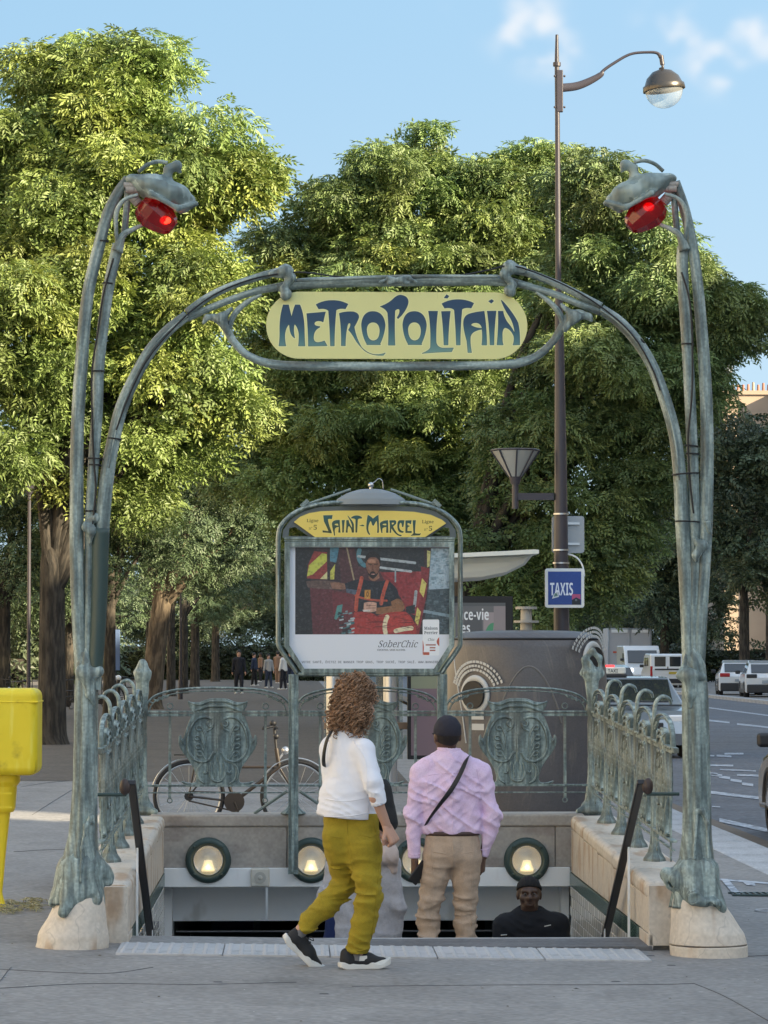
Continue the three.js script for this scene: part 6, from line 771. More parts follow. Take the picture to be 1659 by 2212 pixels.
// ---------------------------------------------------------------- vehicles (length along z, front towards +z)
{
  const side = (prof, w, bevel, taper = null) => { const g = new THREE.ExtrudeGeometry(shapeOf(prof), { depth: w - 2 * bevel, bevelEnabled: true, bevelThickness: bevel, bevelSize: bevel, bevelOffset: -bevel, bevelSegments: 3, curveSegments: 4 }).translate(0, 0, -(w - 2 * bevel) / 2).rotateY(-Math.PI / 2); if (taper) { const p = g.attributes.position; for (let i = 0; i < p.count; i++) { const t = clamp((p.getY(i) - taper[0]) / (taper[1] - taper[0])); p.setX(i, p.getX(i) * (1 - taper[2] * t)); } g.computeVertexNormals(); } return g; };
  const paint = (r, g, b) => phys({ color: lin(r, g, b), roughness: .35, clearcoat: 1, clearcoatRoughness: .08 }), glass = phys({ color: lin(.035, .04, .045), roughness: .05, clearcoat: 1, clearcoatRoughness: .02 }), rubber = std({ color: lin(.02, .02, .022), roughness: .8 }), trim = std({ color: lin(.025, .026, .03), roughness: .5 }), white = paint(.74, .76, .78), silver = phys({ color: lin(.36, .39, .43), roughness: .3, metalness: .6, clearcoat: 1 }), lampM = phys({ color: lin(.8, .82, .85), roughness: .1, clearcoat: 1 }), red = std({ color: lin(.4, .01, .012), roughness: .2 }), redLit = std({ color: lin(.5, .01, .01), emissive: new THREE.Color(1, .03, .03), emissiveIntensity: 1.2 }), lit = std({ color: lin(.9, .9, .9), emissive: new THREE.Color(.85, .92, 1), emissiveIntensity: .9 });
  const wheelG = (() => { const t = lathe([[.19, -.1], [.31, -.1], [.335, -.06], [.335, .06], [.31, .1], [.19, .1]], 26).rotateZ(Math.PI / 2); return t; })(), rimG = (() => { const g = [cyl(.2, .2, .08, 0, -.04, 0, 22)]; for (let i = 0; i < 5; i++) g.push(box(.05, .1, .17, 0, 0, .1).rotateY(i * Math.PI * .4)); return merge(g).rotateZ(Math.PI / 2); })();
  function vehicle(name, label, category, group, o) {
    const { pos, turn = 0, body, W, cab, cw = W - .12, taper = .2, color, wheels, wr = 1, extra } = o, g = thing(name, label, category, pos, turn, group);
    mesh(g, 'body', side(body, W, .07), color); if (cab) {
      const ys = Math.max(...cab.map((p) => p[1])), yb = cab[0][1], N = cab.length, cz = cab.reduce((a, p) => a + p[0], 0) / N, tp = [yb, ys, taper];
      mesh(g, 'cabin', side(cab, cw, .04, tp), color);
      const ins = (f0, f1) => { const zl = (y) => lerp(cab[0][0], cab[1][0], clamp((y - yb) / (cab[1][1] - yb))), zr = (y) => lerp(cab[N - 1][0], cab[N - 2][0], clamp((y - yb) / (cab[N - 2][1] - yb))), y0 = yb + .05, y1 = ys - .12; const L0 = lerp(zl(y0), zr(y0), f0), L1 = lerp(zl(y1), zr(y1), f0), R0 = lerp(zl(y0), zr(y0), f1), R1 = lerp(zl(y1), zr(y1), f1); return [[L0, y0], [L1, y1], [R1, y1], [R0, y0]]; };
      for (const [a, b] of [[.13, .48], [.51, .88]]) mesh(g, 'side_windows', side(ins(a, b), cw + .014, .004, tp), glass);
      const pane = (a, b, name) => { const dz = b[0] - a[0], dy = b[1] - a[1], L = Math.hypot(dz, dy), w = cw * (1 - taper * .5) * .86, m = mesh(g, name, box(w, L * .8, .02, 0, 0, 0, .005), glass); m.position.set(0, (a[1] + b[1]) / 2 + .012, (a[0] + b[0]) / 2 + Math.sign(a[0] - cz) * .014); m.rotation.x = Math.atan2(dz, dy); };
      pane(cab[N - 1], cab[N - 2], 'windscreen'); pane(cab[0], cab[1], 'rear_window'); }
    for (const wz of wheels) for (const s of [-1, 1]) { const w = mesh(g, 'wheel', wheelG, rubber); w.position.set(s * (W / 2 - .1), .335 * wr, wz); w.scale.set(1, wr, wr); mesh(w, 'rim', rimG, silver).position.x = s * .04; mesh(g, 'wheel_arch', new THREE.TorusGeometry(.37 * wr, .035, 6, 20, Math.PI).rotateY(Math.PI / 2).translate(s * (W / 2 - .012), .335 * wr, wz), trim); }
    extra?.(g); return g;
  }
  const RY = -.176, at = (px, d) => [onZ(px, 1500, EYE.z - d).x, RY, EYE.z - d];
  const mirror = (g, W, y, z, m) => { for (const s of [-1, 1]) mesh(g, 'wing_mirror', box(.2, .15, .12, s * (W / 2 + .12), y, z, .04), m); };
  // taxi facing us on the rank
  vehicle('taxi', 'silver taxi with roof light waiting by the kerb, facing the stairs', 'car', 'vehicles on the road', { pos: at(1362, 59.5), body: [[-2.3, .36], [-2.32, .8], [-2.2, 1.0], [-1.6, 1.03], [.9, .98], [1.9, .86], [2.28, .7], [2.34, .45], [2.25, .24], [-2.2, .24]], W: 1.84, cab: [[-2.0, .98], [-1.35, 1.40], [-.2, 1.47], [.25, 1.45], [1.2, .96]], color: silver, wheels: [-1.38, 1.42], extra(g) { mirror(g, 1.84, 1.02, .75, trim); for (const s of [-1, 1]) mesh(g, 'headlight', box(.42, .14, .1, s * .64, .72, 2.24, .04), lampM); mesh(g, 'grille', box(.7, .2, .06, 0, .55, 2.31, .02), trim); mesh(g, 'number_plate', box(.5, .11, .02, 0, .42, 2.36), white); const r = mesh(g, 'roof_light', box(.46, .14, .14, -.62 + .3, 1.58, .0, .04), std({ color: lin(.75, .76, .72), roughness: .4 })); mesh(r, 'lettering', new THREE.PlaneGeometry(.38, .1).translate(-.32, 1.58, .073), std({ map: canvasTex(256, 64, (c) => { c.fillStyle = '#d8d8d0'; c.fillRect(0, 0, 256, 64); c.fillStyle = '#2a2c30'; c.font = 'bold 58px sans-serif'; c.fillText('TAXI', 50, 54); }), roughness: .5 })); mesh(r, 'base', box(.5, .05, .18, -.32, 1.49, 0, .01), trim); } });
  // car whose nose shows at the edge of the road
  const nc = onY(1650, 1815, RY); vehicle('dark_car', 'dark car with bronze reflections whose flank shows past the portico', 'car', 'vehicles on the road', { pos: [nc.x + 1.08, RY, nc.z + .6], turn: Math.PI, body: [[-2.2, .36], [-2.24, .8], [-2.1, 1.02], [-1.5, 1.03], [.9, .98], [1.8, .84], [2.15, .7], [2.2, .42], [2.1, .24], [-2.1, .24]], W: 1.82, cab: [[-1.95, .98], [-1.3, 1.38], [-.2, 1.46], [.2, 1.44], [1.1, .96]], color: paint(.10, .075, .045), wheels: [-1.3, 1.35], extra(g) { mirror(g, 1.82, 1.03, .7, trim); for (const s of [-1, 1]) { mesh(g, 'headlight', box(.4, .15, .1, s * .64, .72, 2.12, .04), lampM); mesh(g, 'tail_light', box(.36, .16, .08, s * .66, .86, -2.2, .03), red); } } });
  // white leisure-van seen from behind
  vehicle('white_car_van', 'small white van seen from behind with twin rear windows', 'van', 'vehicles on the road', { pos: at(1432, 160), turn: Math.PI, body: [[-2.1, .35], [-2.12, 1.0], [-2.06, 1.74], [-1.9, 1.82], [.2, 1.84], [.7, 1.7], [1.35, 1.12], [2.0, .95], [2.15, .6], [2.1, .25], [-2.05, .25]], W: 1.76, color: white, wheels: [-1.3, 1.3], wr: .95, extra(g) { for (const s of [-1, 1]) { mesh(g, 'rear_window', box(.56, .52, .03, s * .38, 1.42, -2.09, .01), glass); mesh(g, 'side_window', box(.03, .44, .8, s * .875, 1.42, -.9, .01), glass); mesh(g, 'side_window', box(.03, .44, .8, s * .875, 1.42, .1, .01), glass); mesh(g, 'tail_light', box(.12, .5, .06, s * .82, .95, -2.09, .02), red); } mesh(g, 'black_strip', box(1.3, .07, .03, 0, 1.04, -2.13), trim); mesh(g, 'number_plate', box(.5, .12, .02, -.3, .86, -2.13), std({ color: lin(.5, .38, .05), roughness: .5 })); mesh(g, 'bumper', box(1.74, .22, .12, 0, .46, -2.12, .04), trim); mesh(g, 'door_handle', box(.05, .12, .04, .0, 1.12, -2.13), trim); mirror(g, 1.76, 1.2, .75, trim); } });
  // two white crossovers parked across the road
  const suv = (label, px, d, turn, dark) => vehicle('white_crossover', label, 'car', 'vehicles on the road', { pos: at(px, d), turn, body: [[-2.1, .42], [-2.14, .9], [-2.0, 1.06], [-1.4, 1.08], [.9, 1.05], [1.8, .95], [2.12, .78], [2.15, .5], [2.05, .3], [-2.05, .3]], W: 1.84, cab: [[-2.02, 1.03], [-1.6, 1.46], [-.4, 1.58], [.1, 1.56], [1.05, 1.03]], color: white, wheels: [-1.28, 1.32], wr: 1.04, extra(g) { mirror(g, 1.84, 1.1, .7, trim); for (const s of [-1, 1]) mesh(g, 'tail_light', box(.42, .16, .08, s * .66, .96, -2.12, .03), dark); mesh(g, 'bumper', box(1.7, .34, .12, 0, .46, -2.12, .05), trim); mesh(g, 'number_plate', box(.5, .11, .02, 0, .74, -2.16), silver); for (const s of [-1, 1]) mesh(g, 'sill', box(.05, .16, 3.2, s * .92, .36, 0, .02), trim); } });
  suv('white crossover parked across the road with round tail light', 1596, 133, Math.PI - .1, red); suv('white crossover parked across the road with slim black tail band', 1652, 127, Math.PI - .08, trim);
  // white van coming towards us, headlights on
  vehicle('white_delivery_van', 'white delivery van with headlights lit coming from behind the box truck', 'van', 'vehicles on the road', { pos: at(1381, 172), body: [[-2.6, .35], [-2.62, 2.1], [-2.5, 2.25], [.9, 2.25], [1.3, 2.0], [1.75, 1.3], [2.4, 1.1], [2.6, .7], [2.55, .3], [-2.5, .3]], W: 1.95, color: white, wheels: [-1.6, 1.7], extra(g) { const ws = mesh(g, 'windscreen', box(1.6, .8, .04, 0, 0, 0, .02), glass); ws.position.set(0, 1.66, 1.58); ws.rotation.x = -.56; for (const s of [-1, 1]) { mesh(g, 'headlight', box(.3, .24, .1, s * .74, .92, 2.5, .05), lit); mesh(g, 'side_window', box(.03, .5, .8, s * .965, 1.6, .9, .01), glass); } mesh(g, 'bumper', box(1.9, .26, .12, 0, .5, 2.56, .04), trim); mirror(g, 1.95, 1.5, 1.5, trim); } });
  // box truck seen from behind
  vehicle('box_truck', 'grey box truck seen from behind beyond the taxi', 'truck', 'vehicles on the road', { pos: at(1352, 187), turn: Math.PI - .04, body: [[-3.5, .95], [-3.5, 1.1], [3.2, 1.1], [3.2, .7], [2.4, .6], [-3.4, .8]], W: 2.3, color: trim, wheels: [-2.2, 2.6], wr: 1.35, extra(g) { const bm = std({ color: lin(.44, .46, .50), roughness: .5 }); mesh(g, 'cargo_box', box(2.5, 2.2, 5.2, 0, 2.2, -1.0, .03), bm); mesh(g, 'box_frame', merge([box(2.52, .1, .06, 0, 3.26, -3.62), box(.08, 2.2, .06, 1.23, 2.2, -3.62), box(.08, 2.2, .06, -1.23, 2.2, -3.62), box(.05, 2.1, .06, 0, 2.2, -3.62)]), silver); for (const s of [-1, 1]) mesh(g, 'top_panel', box(.95, .18, .04, s * .6, 3.12, -3.63), white); mesh(g, 'warning_label', box(.36, .1, .03, .8, 1.9, -3.63), std({ color: lin(.5, .08, .04), roughness: .5 })); mesh(g, 'rear_door_mark', cyl(.32, .32, .03, 0, 0, 0, 20).rotateX(Math.PI / 2).scale(1, 1.25, 1).translate(-.35, 1.25, -3.64), trim); mesh(g, 'cab', box(2.3, 1.9, 1.7, 0, 1.65, 2.6, .12), white); for (const s of [-1, 1]) mesh(g, 'tail_light', box(.25, .12, .05, s * .95, .9, -3.56), red); } });
  // dark car braking behind the taxi
  vehicle('dark_hatchback', 'dark hatchback with red brake light glowing just behind the taxi', 'car', 'vehicles on the road', { pos: at(1303, 96), turn: Math.PI, body: [[-2.0, .36], [-2.04, .8], [-1.95, 1.0], [-1.3, 1.02], [.9, .98], [1.7, .84], [1.98, .68], [2.0, .42], [1.9, .24], [-1.9, .24]], W: 1.76, cab: [[-1.92, .98], [-1.5, 1.46], [-.3, 1.54], [.1, 1.5], [1.0, .96]], color: paint(.02, .022, .028), wheels: [-1.2, 1.3], extra(g) { mesh(g, 'brake_light', box(.36, .07, .05, 0, 1.5, -1.66, .02), redLit); for (const s of [-1, 1]) mesh(g, 'tail_light', box(.3, .16, .06, s * .66, .92, -2.0, .03), red); } });
}
// ---------------------------------------------------------------- people
const skinLight = std({ color: lin(.46, .27, .20), roughness: .55, bumpMap: fineBump, bumpScale: .0006 }), skinDark = std({ color: lin(.075, .042, .030), roughness: .45, bumpMap: fineBump, bumpScale: .0006 }), skinMid = std({ color: lin(.10, .05, .032), roughness: .5 });
const weave = tex(256, (u, v) => .5 + .25 * Math.sin(u * 256 * .8) * Math.sin(v * 256 * .8) + .5 * (fbm(u, v, 30, 30, 3, 151) - .5), { srgb: false });
const cloth = (r, g, b, o = {}) => phys({ color: lin(r, g, b), roughness: .9, sheen: .25, sheenRoughness: .6, bumpMap: weave, bumpScale: .0016, ...o });
function mottled(c0, c1, seed, f = 7) { return tex(256, (u, v) => { const k = .95 + .1 * fbm(u, v, 60, 60, 2, seed + 3); return mix3(c0, c1, smooth(.3, .7, fbm(u, v, f, f, 4, seed))).map((q) => q * k); }); }
const capsOf = (list) => list.map(([a, b, ra, rb, sq]) => cap(a, b, ra, rb, sq));
function skinOf(list, k, cell, disp, clip, pad = .16) { const pts = list.flatMap(([a, b]) => [a, b]), [lo, hi] = bounds(pts, pad), f = field(capsOf(list), k); skinOf.last = (x, y, z) => f(x, y, z) + (disp ? disp(x, y, z) : 0); return solid((x, y, z) => { let d = f(x, y, z); if (disp) d += disp(x, y, z); if (clip) d = Math.max(d, clip(x, y, z)); return d; }, lo, hi, cell); }
// a stitched seam laid on the cloth that was built last: it follows the surface on the camera side
function seam(parent, pts, w, mat, r = .0024, name = 'seam') { const f = skinOf.last, cv = new THREE.CatmullRomCurve3(pts.map(([a, b]) => V(...w(a, b)))), q = V(), out = []; for (let i = 0; i <= 24; i++) { cv.getPoint(i / 24, q); let z = q.z + .3, d = 1; for (let n = 0; n < 60 && d > .001; n++) { d = f(q.x, q.y, z); z -= Math.max(d * .7, .0015); if (z < q.z - .25) break; } if (d <= .003) out.push([q.x, q.y, z + .001, r, r]); } if (out.length > 3) mesh(parent, name, sweep(out, { n: 60, seg: 6 }), mat); }
// folds: bands of creases, strongest near the given joints
const folds = (amp, joints, dir = [0, 1, 0]) => { const D = V(...dir).normalize(), A = V(.31, -.2, .93).cross(D).normalize(), B = V().crossVectors(D, A), E = V(-dir[0], dir[1], dir[2]).normalize(); return (x, y, z) => { let m = .3; for (const [c, r] of joints) m += Math.exp(-(((x - c[0]) ** 2 + (y - c[1]) ** 2 + (z - c[2]) ** 2) / (r * r))); const wp = noise3(x * 6, y * 6, z * 6) * .9, a = x * D.x + y * D.y + z * D.z, b = x * A.x + y * A.y + z * A.z, c = x * B.x + y * B.y + z * B.z, e = x * E.x + y * E.y + z * E.z; const r1 = 1 - Math.abs(noise3(a * 24 + wp, b * 5, c * 5)), r2 = 1 - Math.abs(noise3(e * 34 + 9, b * 7 + wp, c * 7)); return -amp * Math.min(1.3, m) * (1.5 * (r1 * r1 * r1 - .35) + .8 * (r2 * r2 * r2 * r2 - .25)); }; };
function frame(c, fwd, up) { const F = V(...fwd).normalize(), R = V().crossVectors(V(...up), F).normalize(), U = V().crossVectors(F, R).normalize(); return { loc: (x, y, z) => { const a = x - c[0], b = y - c[1], d = z - c[2]; return [a * R.x + b * R.y + d * R.z, a * U.x + b * U.y + d * U.z, a * F.x + b * F.y + d * F.z]; }, out: (l) => [c[0] + R.x * l[0] + U.x * l[1] + F.x * l[2], c[1] + R.y * l[0] + U.y * l[1] + F.y * l[2], c[2] + R.z * l[0] + U.z * l[1] + F.z * l[2]], R, U, F }; }
function headField(fr) {
  const A = [ell([0, .035, -.012], [.077, .094, .096]), ell([0, -.03, .018], [.063, .086, .075]), cap([-.028, -.088, .035], [.028, -.088, .035], .030, .030), cap([0, .02, .086], [0, -.022, .104], .009, .014), cap([-.012, -.026, .094], [.012, -.026, .094], .010, .010), cap([-.042, .026, .074], [.042, .026, .074], .013, .013), cap([-.018, -.055, .084], [.018, -.055, .084], .008, .008), cap([-.016, -.068, .082], [.016, -.068, .082], .009, .009), ell([.046, -.02, .062], [.024, .022, .02]), ell([-.046, -.02, .062], [.024, .022, .02])], E = [ell([.078, .0, -.012], [.012, .032, .021]), ell([-.078, .0, -.012], [.012, .032, .021])], S = [ell([.031, .006, .095], [.019, .011, .02]), ell([-.031, .006, .095], [.019, .011, .02])], m = ell([0, -.0615, .099], [.022, .0025, .012]);
  return (x, y, z) => { const [a, b, c] = fr.loc(x, y, z); let d = 1e3; for (const f of A) d = smin(d, f(a, b, c), .022); for (const f of E) d = smin(d, f(a, b, c), .008); for (const f of S) d = -smin(-d, f(a, b, c), .012); return Math.max(d, -m(a, b, c)); };
}
function eyesOf(parent, fr, M1) { for (const s of [-1, 1]) { mesh(parent, 'eye', ball(.0115, ...fr.out([s * .031, .006, .0745]), 10), std({ color: lin(.16, .14, .13), roughness: .3 })); mesh(parent, 'iris', ball(.0058, ...fr.out([s * .031, .006, .0832]), 8), M1); } }
function handCaps(wrist, dir, palm, curl = .5, sgn = 1) {  // palm block, four fingers and a thumb from its side
  const D = V(...dir).normalize(), P = V(...palm).normalize(), S = V().crossVectors(D, P).normalize(), o = V(...wrist), at = (d, s, p) => { const q = o.clone().addScaledVector(D, d).addScaledVector(S, s * sgn).addScaledVector(P, p); return [q.x, q.y, q.z]; }, L = [];
  for (const s of [-.024, 0, .024]) L.push([at(.0, s * .6, 0), at(.085, s, 0), .019, .016]);
  [[-.032, .068, .0082], [-.011, .078, .0088], [.011, .074, .0086], [.031, .058, .0076]].forEach(([s, len, r]) => { let a = [.088, s, 0], th = .15; for (let i = 0; i < 3; i++) { const l = len * [.45, .32, .25][i]; th += curl * [.7, 1.1, .8][i]; const b = [a[0] + Math.cos(th) * l, s * (1 - i * .04), a[2] + Math.sin(th) * l]; L.push([at(...a), at(...b), r * (1 - i * .1), r * (.92 - i * .1)]); a = b; } });
  L.push([at(.02, -.028, .006), at(.055, -.052, .02), .012, .0105], [at(.055, -.052, .02), at(.085, -.048, .04), .0105, .009]); return L;
}
function shoe(parent, heel, toe, up, mats, mark = 0) {
  const X = V(toe[0] - heel[0], toe[1] - heel[1], toe[2] - heel[2]).normalize(), Z = V().crossVectors(X, V(...up)).normalize(), Y = V().crossVectors(Z, X), m = new THREE.Matrix4().makeBasis(X, Y, Z).setPosition(...heel), fix = (g) => g.applyMatrix4(m);
  const o = [[-.012, .0], [0, .030], [.06, .036], [.12, .036], [.19, .047], [.245, .040], [.275, .018], [.28, 0], [.272, -.022], [.24, -.042], [.18, -.046], [.12, -.034], [.06, -.034], [0, -.028]];
  const sole = new THREE.ExtrudeGeometry(shapeOf(o, true), { depth: .022, bevelEnabled: true, bevelSize: .006, bevelThickness: .006, bevelSegments: 2, curveSegments: 5 }).rotateX(-Math.PI / 2).translate(0, .006, 0), sp = sole.attributes.position; for (let i = 0; i < sp.count; i++) { const x = sp.getX(i); sp.setY(i, sp.getY(i) + .022 * smooth(.2, .29, x) + .012 * smooth(.03, -.02, x) + (sp.getY(i) > .015 ? .006 * Math.sin(x * 50) : 0)); } sole.computeVertexNormals();
  const u = solid(field([cap([.03, .05, 0], [.03, .085, 0], .036, .034), cap([.05, .05, 0], [.16, .045, 0], .04, .038, [1, 1, 1]), cap([.15, .042, 0], [.235, .036, 0], .040, .032, [1, .85, 1.1]), cap([.08, .075, 0], [.15, .06, 0], .028, .024)], .03), [-.04, .018, -.07], [.31, .15, .07], .008);
  const S = mesh(parent, 'shoe', fix(u), mats[0]); mesh(S, 'sole', fix(sole), mats[1]); const lc = []; for (let i = 0; i < 4; i++) lc.push(sweep([[.095 + i * .022, .100 - i * .007, -.022, .003], [.10 + i * .022, .108 - i * .007, 0, .003], [.095 + i * .022, .100 - i * .007, .022, .003]], { n: 8, seg: 5, side: [1, 0, 0] })); lc.push(sweep([[.09, .11, 0, .0028], [.10, .128, .02, .0028], [.12, .12, .03, .0028], [.10, .108, .005, .0028]], { n: 14, seg: 5 })); mesh(S, 'laces', fix(merge(lc)), mats[0]);
  if (mark) mesh(S, 'side_mark', fix(merge([box(.045, .028, .003, .115, .062, .043, .001), ...[]])), mats[1]); return S;
}
const at = (z) => (px, py, dz = 0) => { const p = onZ(px, py, z + dz); return [p.x, p.y, z + dz]; };
const shoeMats = [std({ color: lin(.014, .015, .018), roughness: .75, bumpMap: weave, bumpScale: .002 }), std({ color: lin(.62, .62, .60), roughness: .6 })];

// --- the woman who walks past
{
  const w = at(1.04), G = thing('person', 'woman with curly brown hair, white top and mustard trousers walking past the stairs', 'person'), fwd = [.86, -.04, -.52];
  const hd = frame(w(770, 1524), fwd, [0, 1, 0]), HF = headField(hd), hdist = (x, y, z) => HF(x, y, z);
  const J = { neck: w(752, 1584), shR: w(786, 1618, .12), elR: w(812, 1722, .2), wrR: w(836, 1786, .16), shL: w(722, 1612, -.12), elL: w(742, 1720, -.2), wrL: w(800, 1770, -.26), chest: w(757, 1650), waist: w(762, 1728), hip: w(760, 1800), hipR: w(778, 1825, .06), hipL: w(738, 1825, -.06), knR: w(798, 1934, .08), anR: w(772, 2062, .05), knL: w(744, 1914, -.07), anL: w(650, 2008, -.06) };
  const arm = (s, k = 1) => [[J['sh' + s], J['el' + s], .040 * k, .031 * k], [J['el' + s], J['wr' + s], .033 * k, .026 * k]];
  const hR = handCaps(J.wrR, [.45, -.85, .05], [-.7, -.2, -.6], 1.25, 1), hL = handCaps(J.wrL, [.4, -.8, 0], [.2, -.2, .9], .8, -1);
  const bodyList = [[J.neck, w(764, 1545), .046, .043], [J.chest, J.waist, .075, .075], [J.waist, J.hip, .075, .09], [J.neck, J.chest, .046, .07], [J.shL, J.shR, .04, .04], ...arm('R'), ...arm('L'), [J.hipR, J.knR, .06, .045], [J.knR, J.anR, .042, .033], [J.hipL, J.knL, .06, .045], [J.knL, J.anL, .042, .033]];
  const b1 = skinOf(bodyList, .03, .012), hlo = hd.out([0, 0, 0]), b2 = solid(hdist, [hlo[0] - .14, hlo[1] - .16, hlo[2] - .14], [hlo[0] + .14, hlo[1] + .16, hlo[2] + .14], .006), b3 = skinOf(hR, .007, .0045, null, null, .03), b4 = skinOf(hL, .007, .006, null, null, .03);
  mesh(G, 'body', boxUV(merge([b1, b2, b3, b4]), 1), skinLight);
  const tor = [[w(718, 1618, -.10), w(726, 1700, -.06), .075, .075], [w(780, 1625, .08), w(786, 1700, .07), .075, .078], [w(750, 1606, 0), w(756, 1700, .02), .095, .115], [w(800, 1668, .05), w(800, 1690, .04), .055, .06], [w(748, 1718), w(750, 1752), .135, .150], [w(770, 1720, .03), w(772, 1748, .03), .118, .125], [w(724, 1720, -.02), w(722, 1752, -.02), .085, .092], [w(736, 1592), w(765, 1594), .05, .05]];
  const hem = (x, y) => y, yH = w(760, 1764)[1];
  const topList = [...tor, [J.shR, w(806, 1690, .2), .058, .048], [w(806, 1690, .2), w(819, 1738, .195), .048, .043], [J.shL, J.elL, .058, .05]];
  const cuff = V(...w(819, 1737, .195)), cd = V(...w(836, 1786, .16)).sub(cuff).normalize(), topDisp = folds(.007, [[J.waist, .12], [J.elR, .1], [w(720, 1750), .12]], [.25, .9, .1]);
  mesh(G, 'white_top', boxUV(skinOf(topList, .03, .0085, topDisp, (x, y, z) => { const q = (x - cuff.x) * cd.x + (y - cuff.y) * cd.y + (z - cuff.z) * cd.z, near = Math.hypot(x - cuff.x, y - cuff.y, z - cuff.z); const c = near < .16 && x > cuff.x - .05 ? q : -1; return Math.max(c, yH + .012 * Math.sin(x * 9) - y); }), 3), cloth(.76, .78, .86)); { const m = G.children[G.children.length - 1], mm = m.material; seam(m, [[762, 1598], [786, 1636], [792, 1680], [790, 1716]], w, mm); seam(m, [[702, 1724], [740, 1728], [790, 1722]], w, mm, .003); seam(m, [[700, 1762], [750, 1760], [800, 1752]], w, mm, .0028); seam(m, [[796, 1728], [806, 1732], [822, 1730]], w, mm, .0025); }
  const pantM = cloth(.33, .25, .016, { map: mottled([.98, .98, .98], [.93, .93, .93], 161) });
  const pants = [[w(732, 1762), w(738, 1835, -.03), .088, .098], [w(782, 1762, .02), w(784, 1835, .05), .088, .100], [w(758, 1764), w(760, 1808), .105, .110], [w(724, 1806, .04), w(734, 1842, .02), .074, .074], [w(788, 1836, .06), J.knR, .088, .068], [J.knR, w(788, 1985, .07), .066, .066], [w(788, 1985, .07), w(772, 2050, .05), .066, .056], [w(742, 1842, -.05), J.knL, .088, .066], [J.knL, w(704, 1956, -.06), .064, .062], [w(704, 1956, -.06), w(660, 2000, -.06), .062, .052]];
  const kd = folds(.011, [[J.knR, .13], [J.knL, .14], [J.anR, .14], [J.anL, .12], [w(765, 1880), .14]], [.1, 1, .1]), yA = w(772, 2060)[1];
  const aL = V(...J.anL), aLd = V(...J.anL).sub(V(...J.knL)).normalize();
  mesh(G, 'mustard_trousers', boxUV(skinOf(pants, .03, .0085, kd, (x, y, z) => Math.max(y - w(760, 1757)[1], yA + .006 - y, (x - aL.x) * aLd.x + (y - aL.y) * aLd.y + (z - aL.z) * aLd.z - .005)), 3), pantM); { const m = G.children[G.children.length - 1]; seam(m, [[748, 1768], [752, 1820], [760, 1866]], w, pantM); seam(m, [[806, 1772], [818, 1840], [812, 1930], [800, 2040]], w, pantM); seam(m, [[775, 1800], [802, 1806]], w, pantM, .003); seam(m, [[712, 1804], [738, 1808]], w, pantM, .003); seam(m, [[755, 2046], [775, 2050], [792, 2046]], w, pantM, .0025); }
  // curls
  const hairList = [[w(764, 1494), w(761, 1528), .088, .094], [w(750, 1520), w(738, 1556), .076, .054], [w(754, 1540, .03), w(760, 1564, .03), .07, .048], [w(776, 1490, .0), w(778, 1508, .02), .062, .050], [w(772, 1530, .07), w(772, 1556, .07), .040, .032], [w(736, 1548, -.04), w(732, 1566, -.04), .042, .034]], curlF = field(capsOf(hairList), .04), face = hd.out([0, -.02, .085]);
  const hm = std({ roughness: .75, map: mottled([.40, .29, .21], [.55, .41, .30], 171, 30) }), hd1 = (x, y, z) => Math.max(curlF(x, y, z) + .014 * noise3(x * 40, y * 40, z * 40) + .008 * noise3(x * 85, y * 85, z * 85), .092 - Math.hypot(x - face[0], y - face[1], z - face[2])), [hl, hh] = bounds(hairList.flatMap(([a, b]) => [a, b]), .15), hair = mesh(G, 'curly_hair', boxUV(solid(hd1, hl, hh, .008), 4), hm);
  { const R = rng(55), lock = sweep(Array.from({ length: 10 }, (_, i) => [Math.cos(i * 1.5) * .010, -i * .0075, Math.sin(i * 1.5) * .010, .0034 * (1 - i * .05)]), { n: 26, seg: 4 }), rows = []; for (let t = 0; t < 16000 && rows.length < 900; t++) { const x = lerp(hl[0], hh[0], R()), y = lerp(hl[1], hh[1], R()), z = lerp(hl[2], hh[2], R()), d = hd1(x, y, z); if (Math.abs(d) < .012) rows.push([x, y + .02, z]); } const im = new THREE.InstancedMesh(lock, std({ color: 0xffffff, roughness: .6 }), rows.length), c = new THREE.Color(); rows.forEach(([x, y, z], i) => { e_.set((R() - .5) * .9, R() * 6.3, (R() - .5) * .9); im.setMatrixAt(i, m_.compose(p_.set(x, y, z), q_.setFromEuler(e_), s_.setScalar(.8 + R() * .6))); const b = .6 + R() * .9; c.setRGB(.25 * b, .15 * b, .09 * b); im.setColorAt(i, c); }); im.name = 'curls'; im.userData = { kind: 'stuff' }; hair.add(im); }
  const fY = groundY(w(780, 2085)[0]), hx = w(737, 2085, .06), tx = w(832, 2085, .0); shoe(G, [hx[0], fY, hx[2]], [tx[0], fY, tx[2]], [0, 1, 0], shoeMats, 1);
  const h2 = w(611, 2031, -.06), t2 = w(672, 2090, -.1); shoe(G, h2, t2, [.72, .70, .02], shoeMats, 0);
  mesh(G, 'ankle_sock', merge([rod(w(772, 2050, .05), w(768, 2074, .05), .036, 12), rod(w(660, 2000, -.06), w(645, 2020, -.06), .034, 12)]), std({ color: lin(.16, .16, .17), roughness: .9 }));
  const B = thing('shoulder_bag', 'black shoulder bag with thin strap carried by the woman in white top', 'bag'); mesh(B, 'bag', boxUV(skinOf([[w(828, 1700, -.02), w(834, 1772, -.02), .045, .06], [w(822, 1720, -.06), w(838, 1780, -.05), .04, .05]], .04, .011, (x, y, z) => .004 * noise3(x * 30, y * 30, z * 30)), 2), shoeMats[0]);
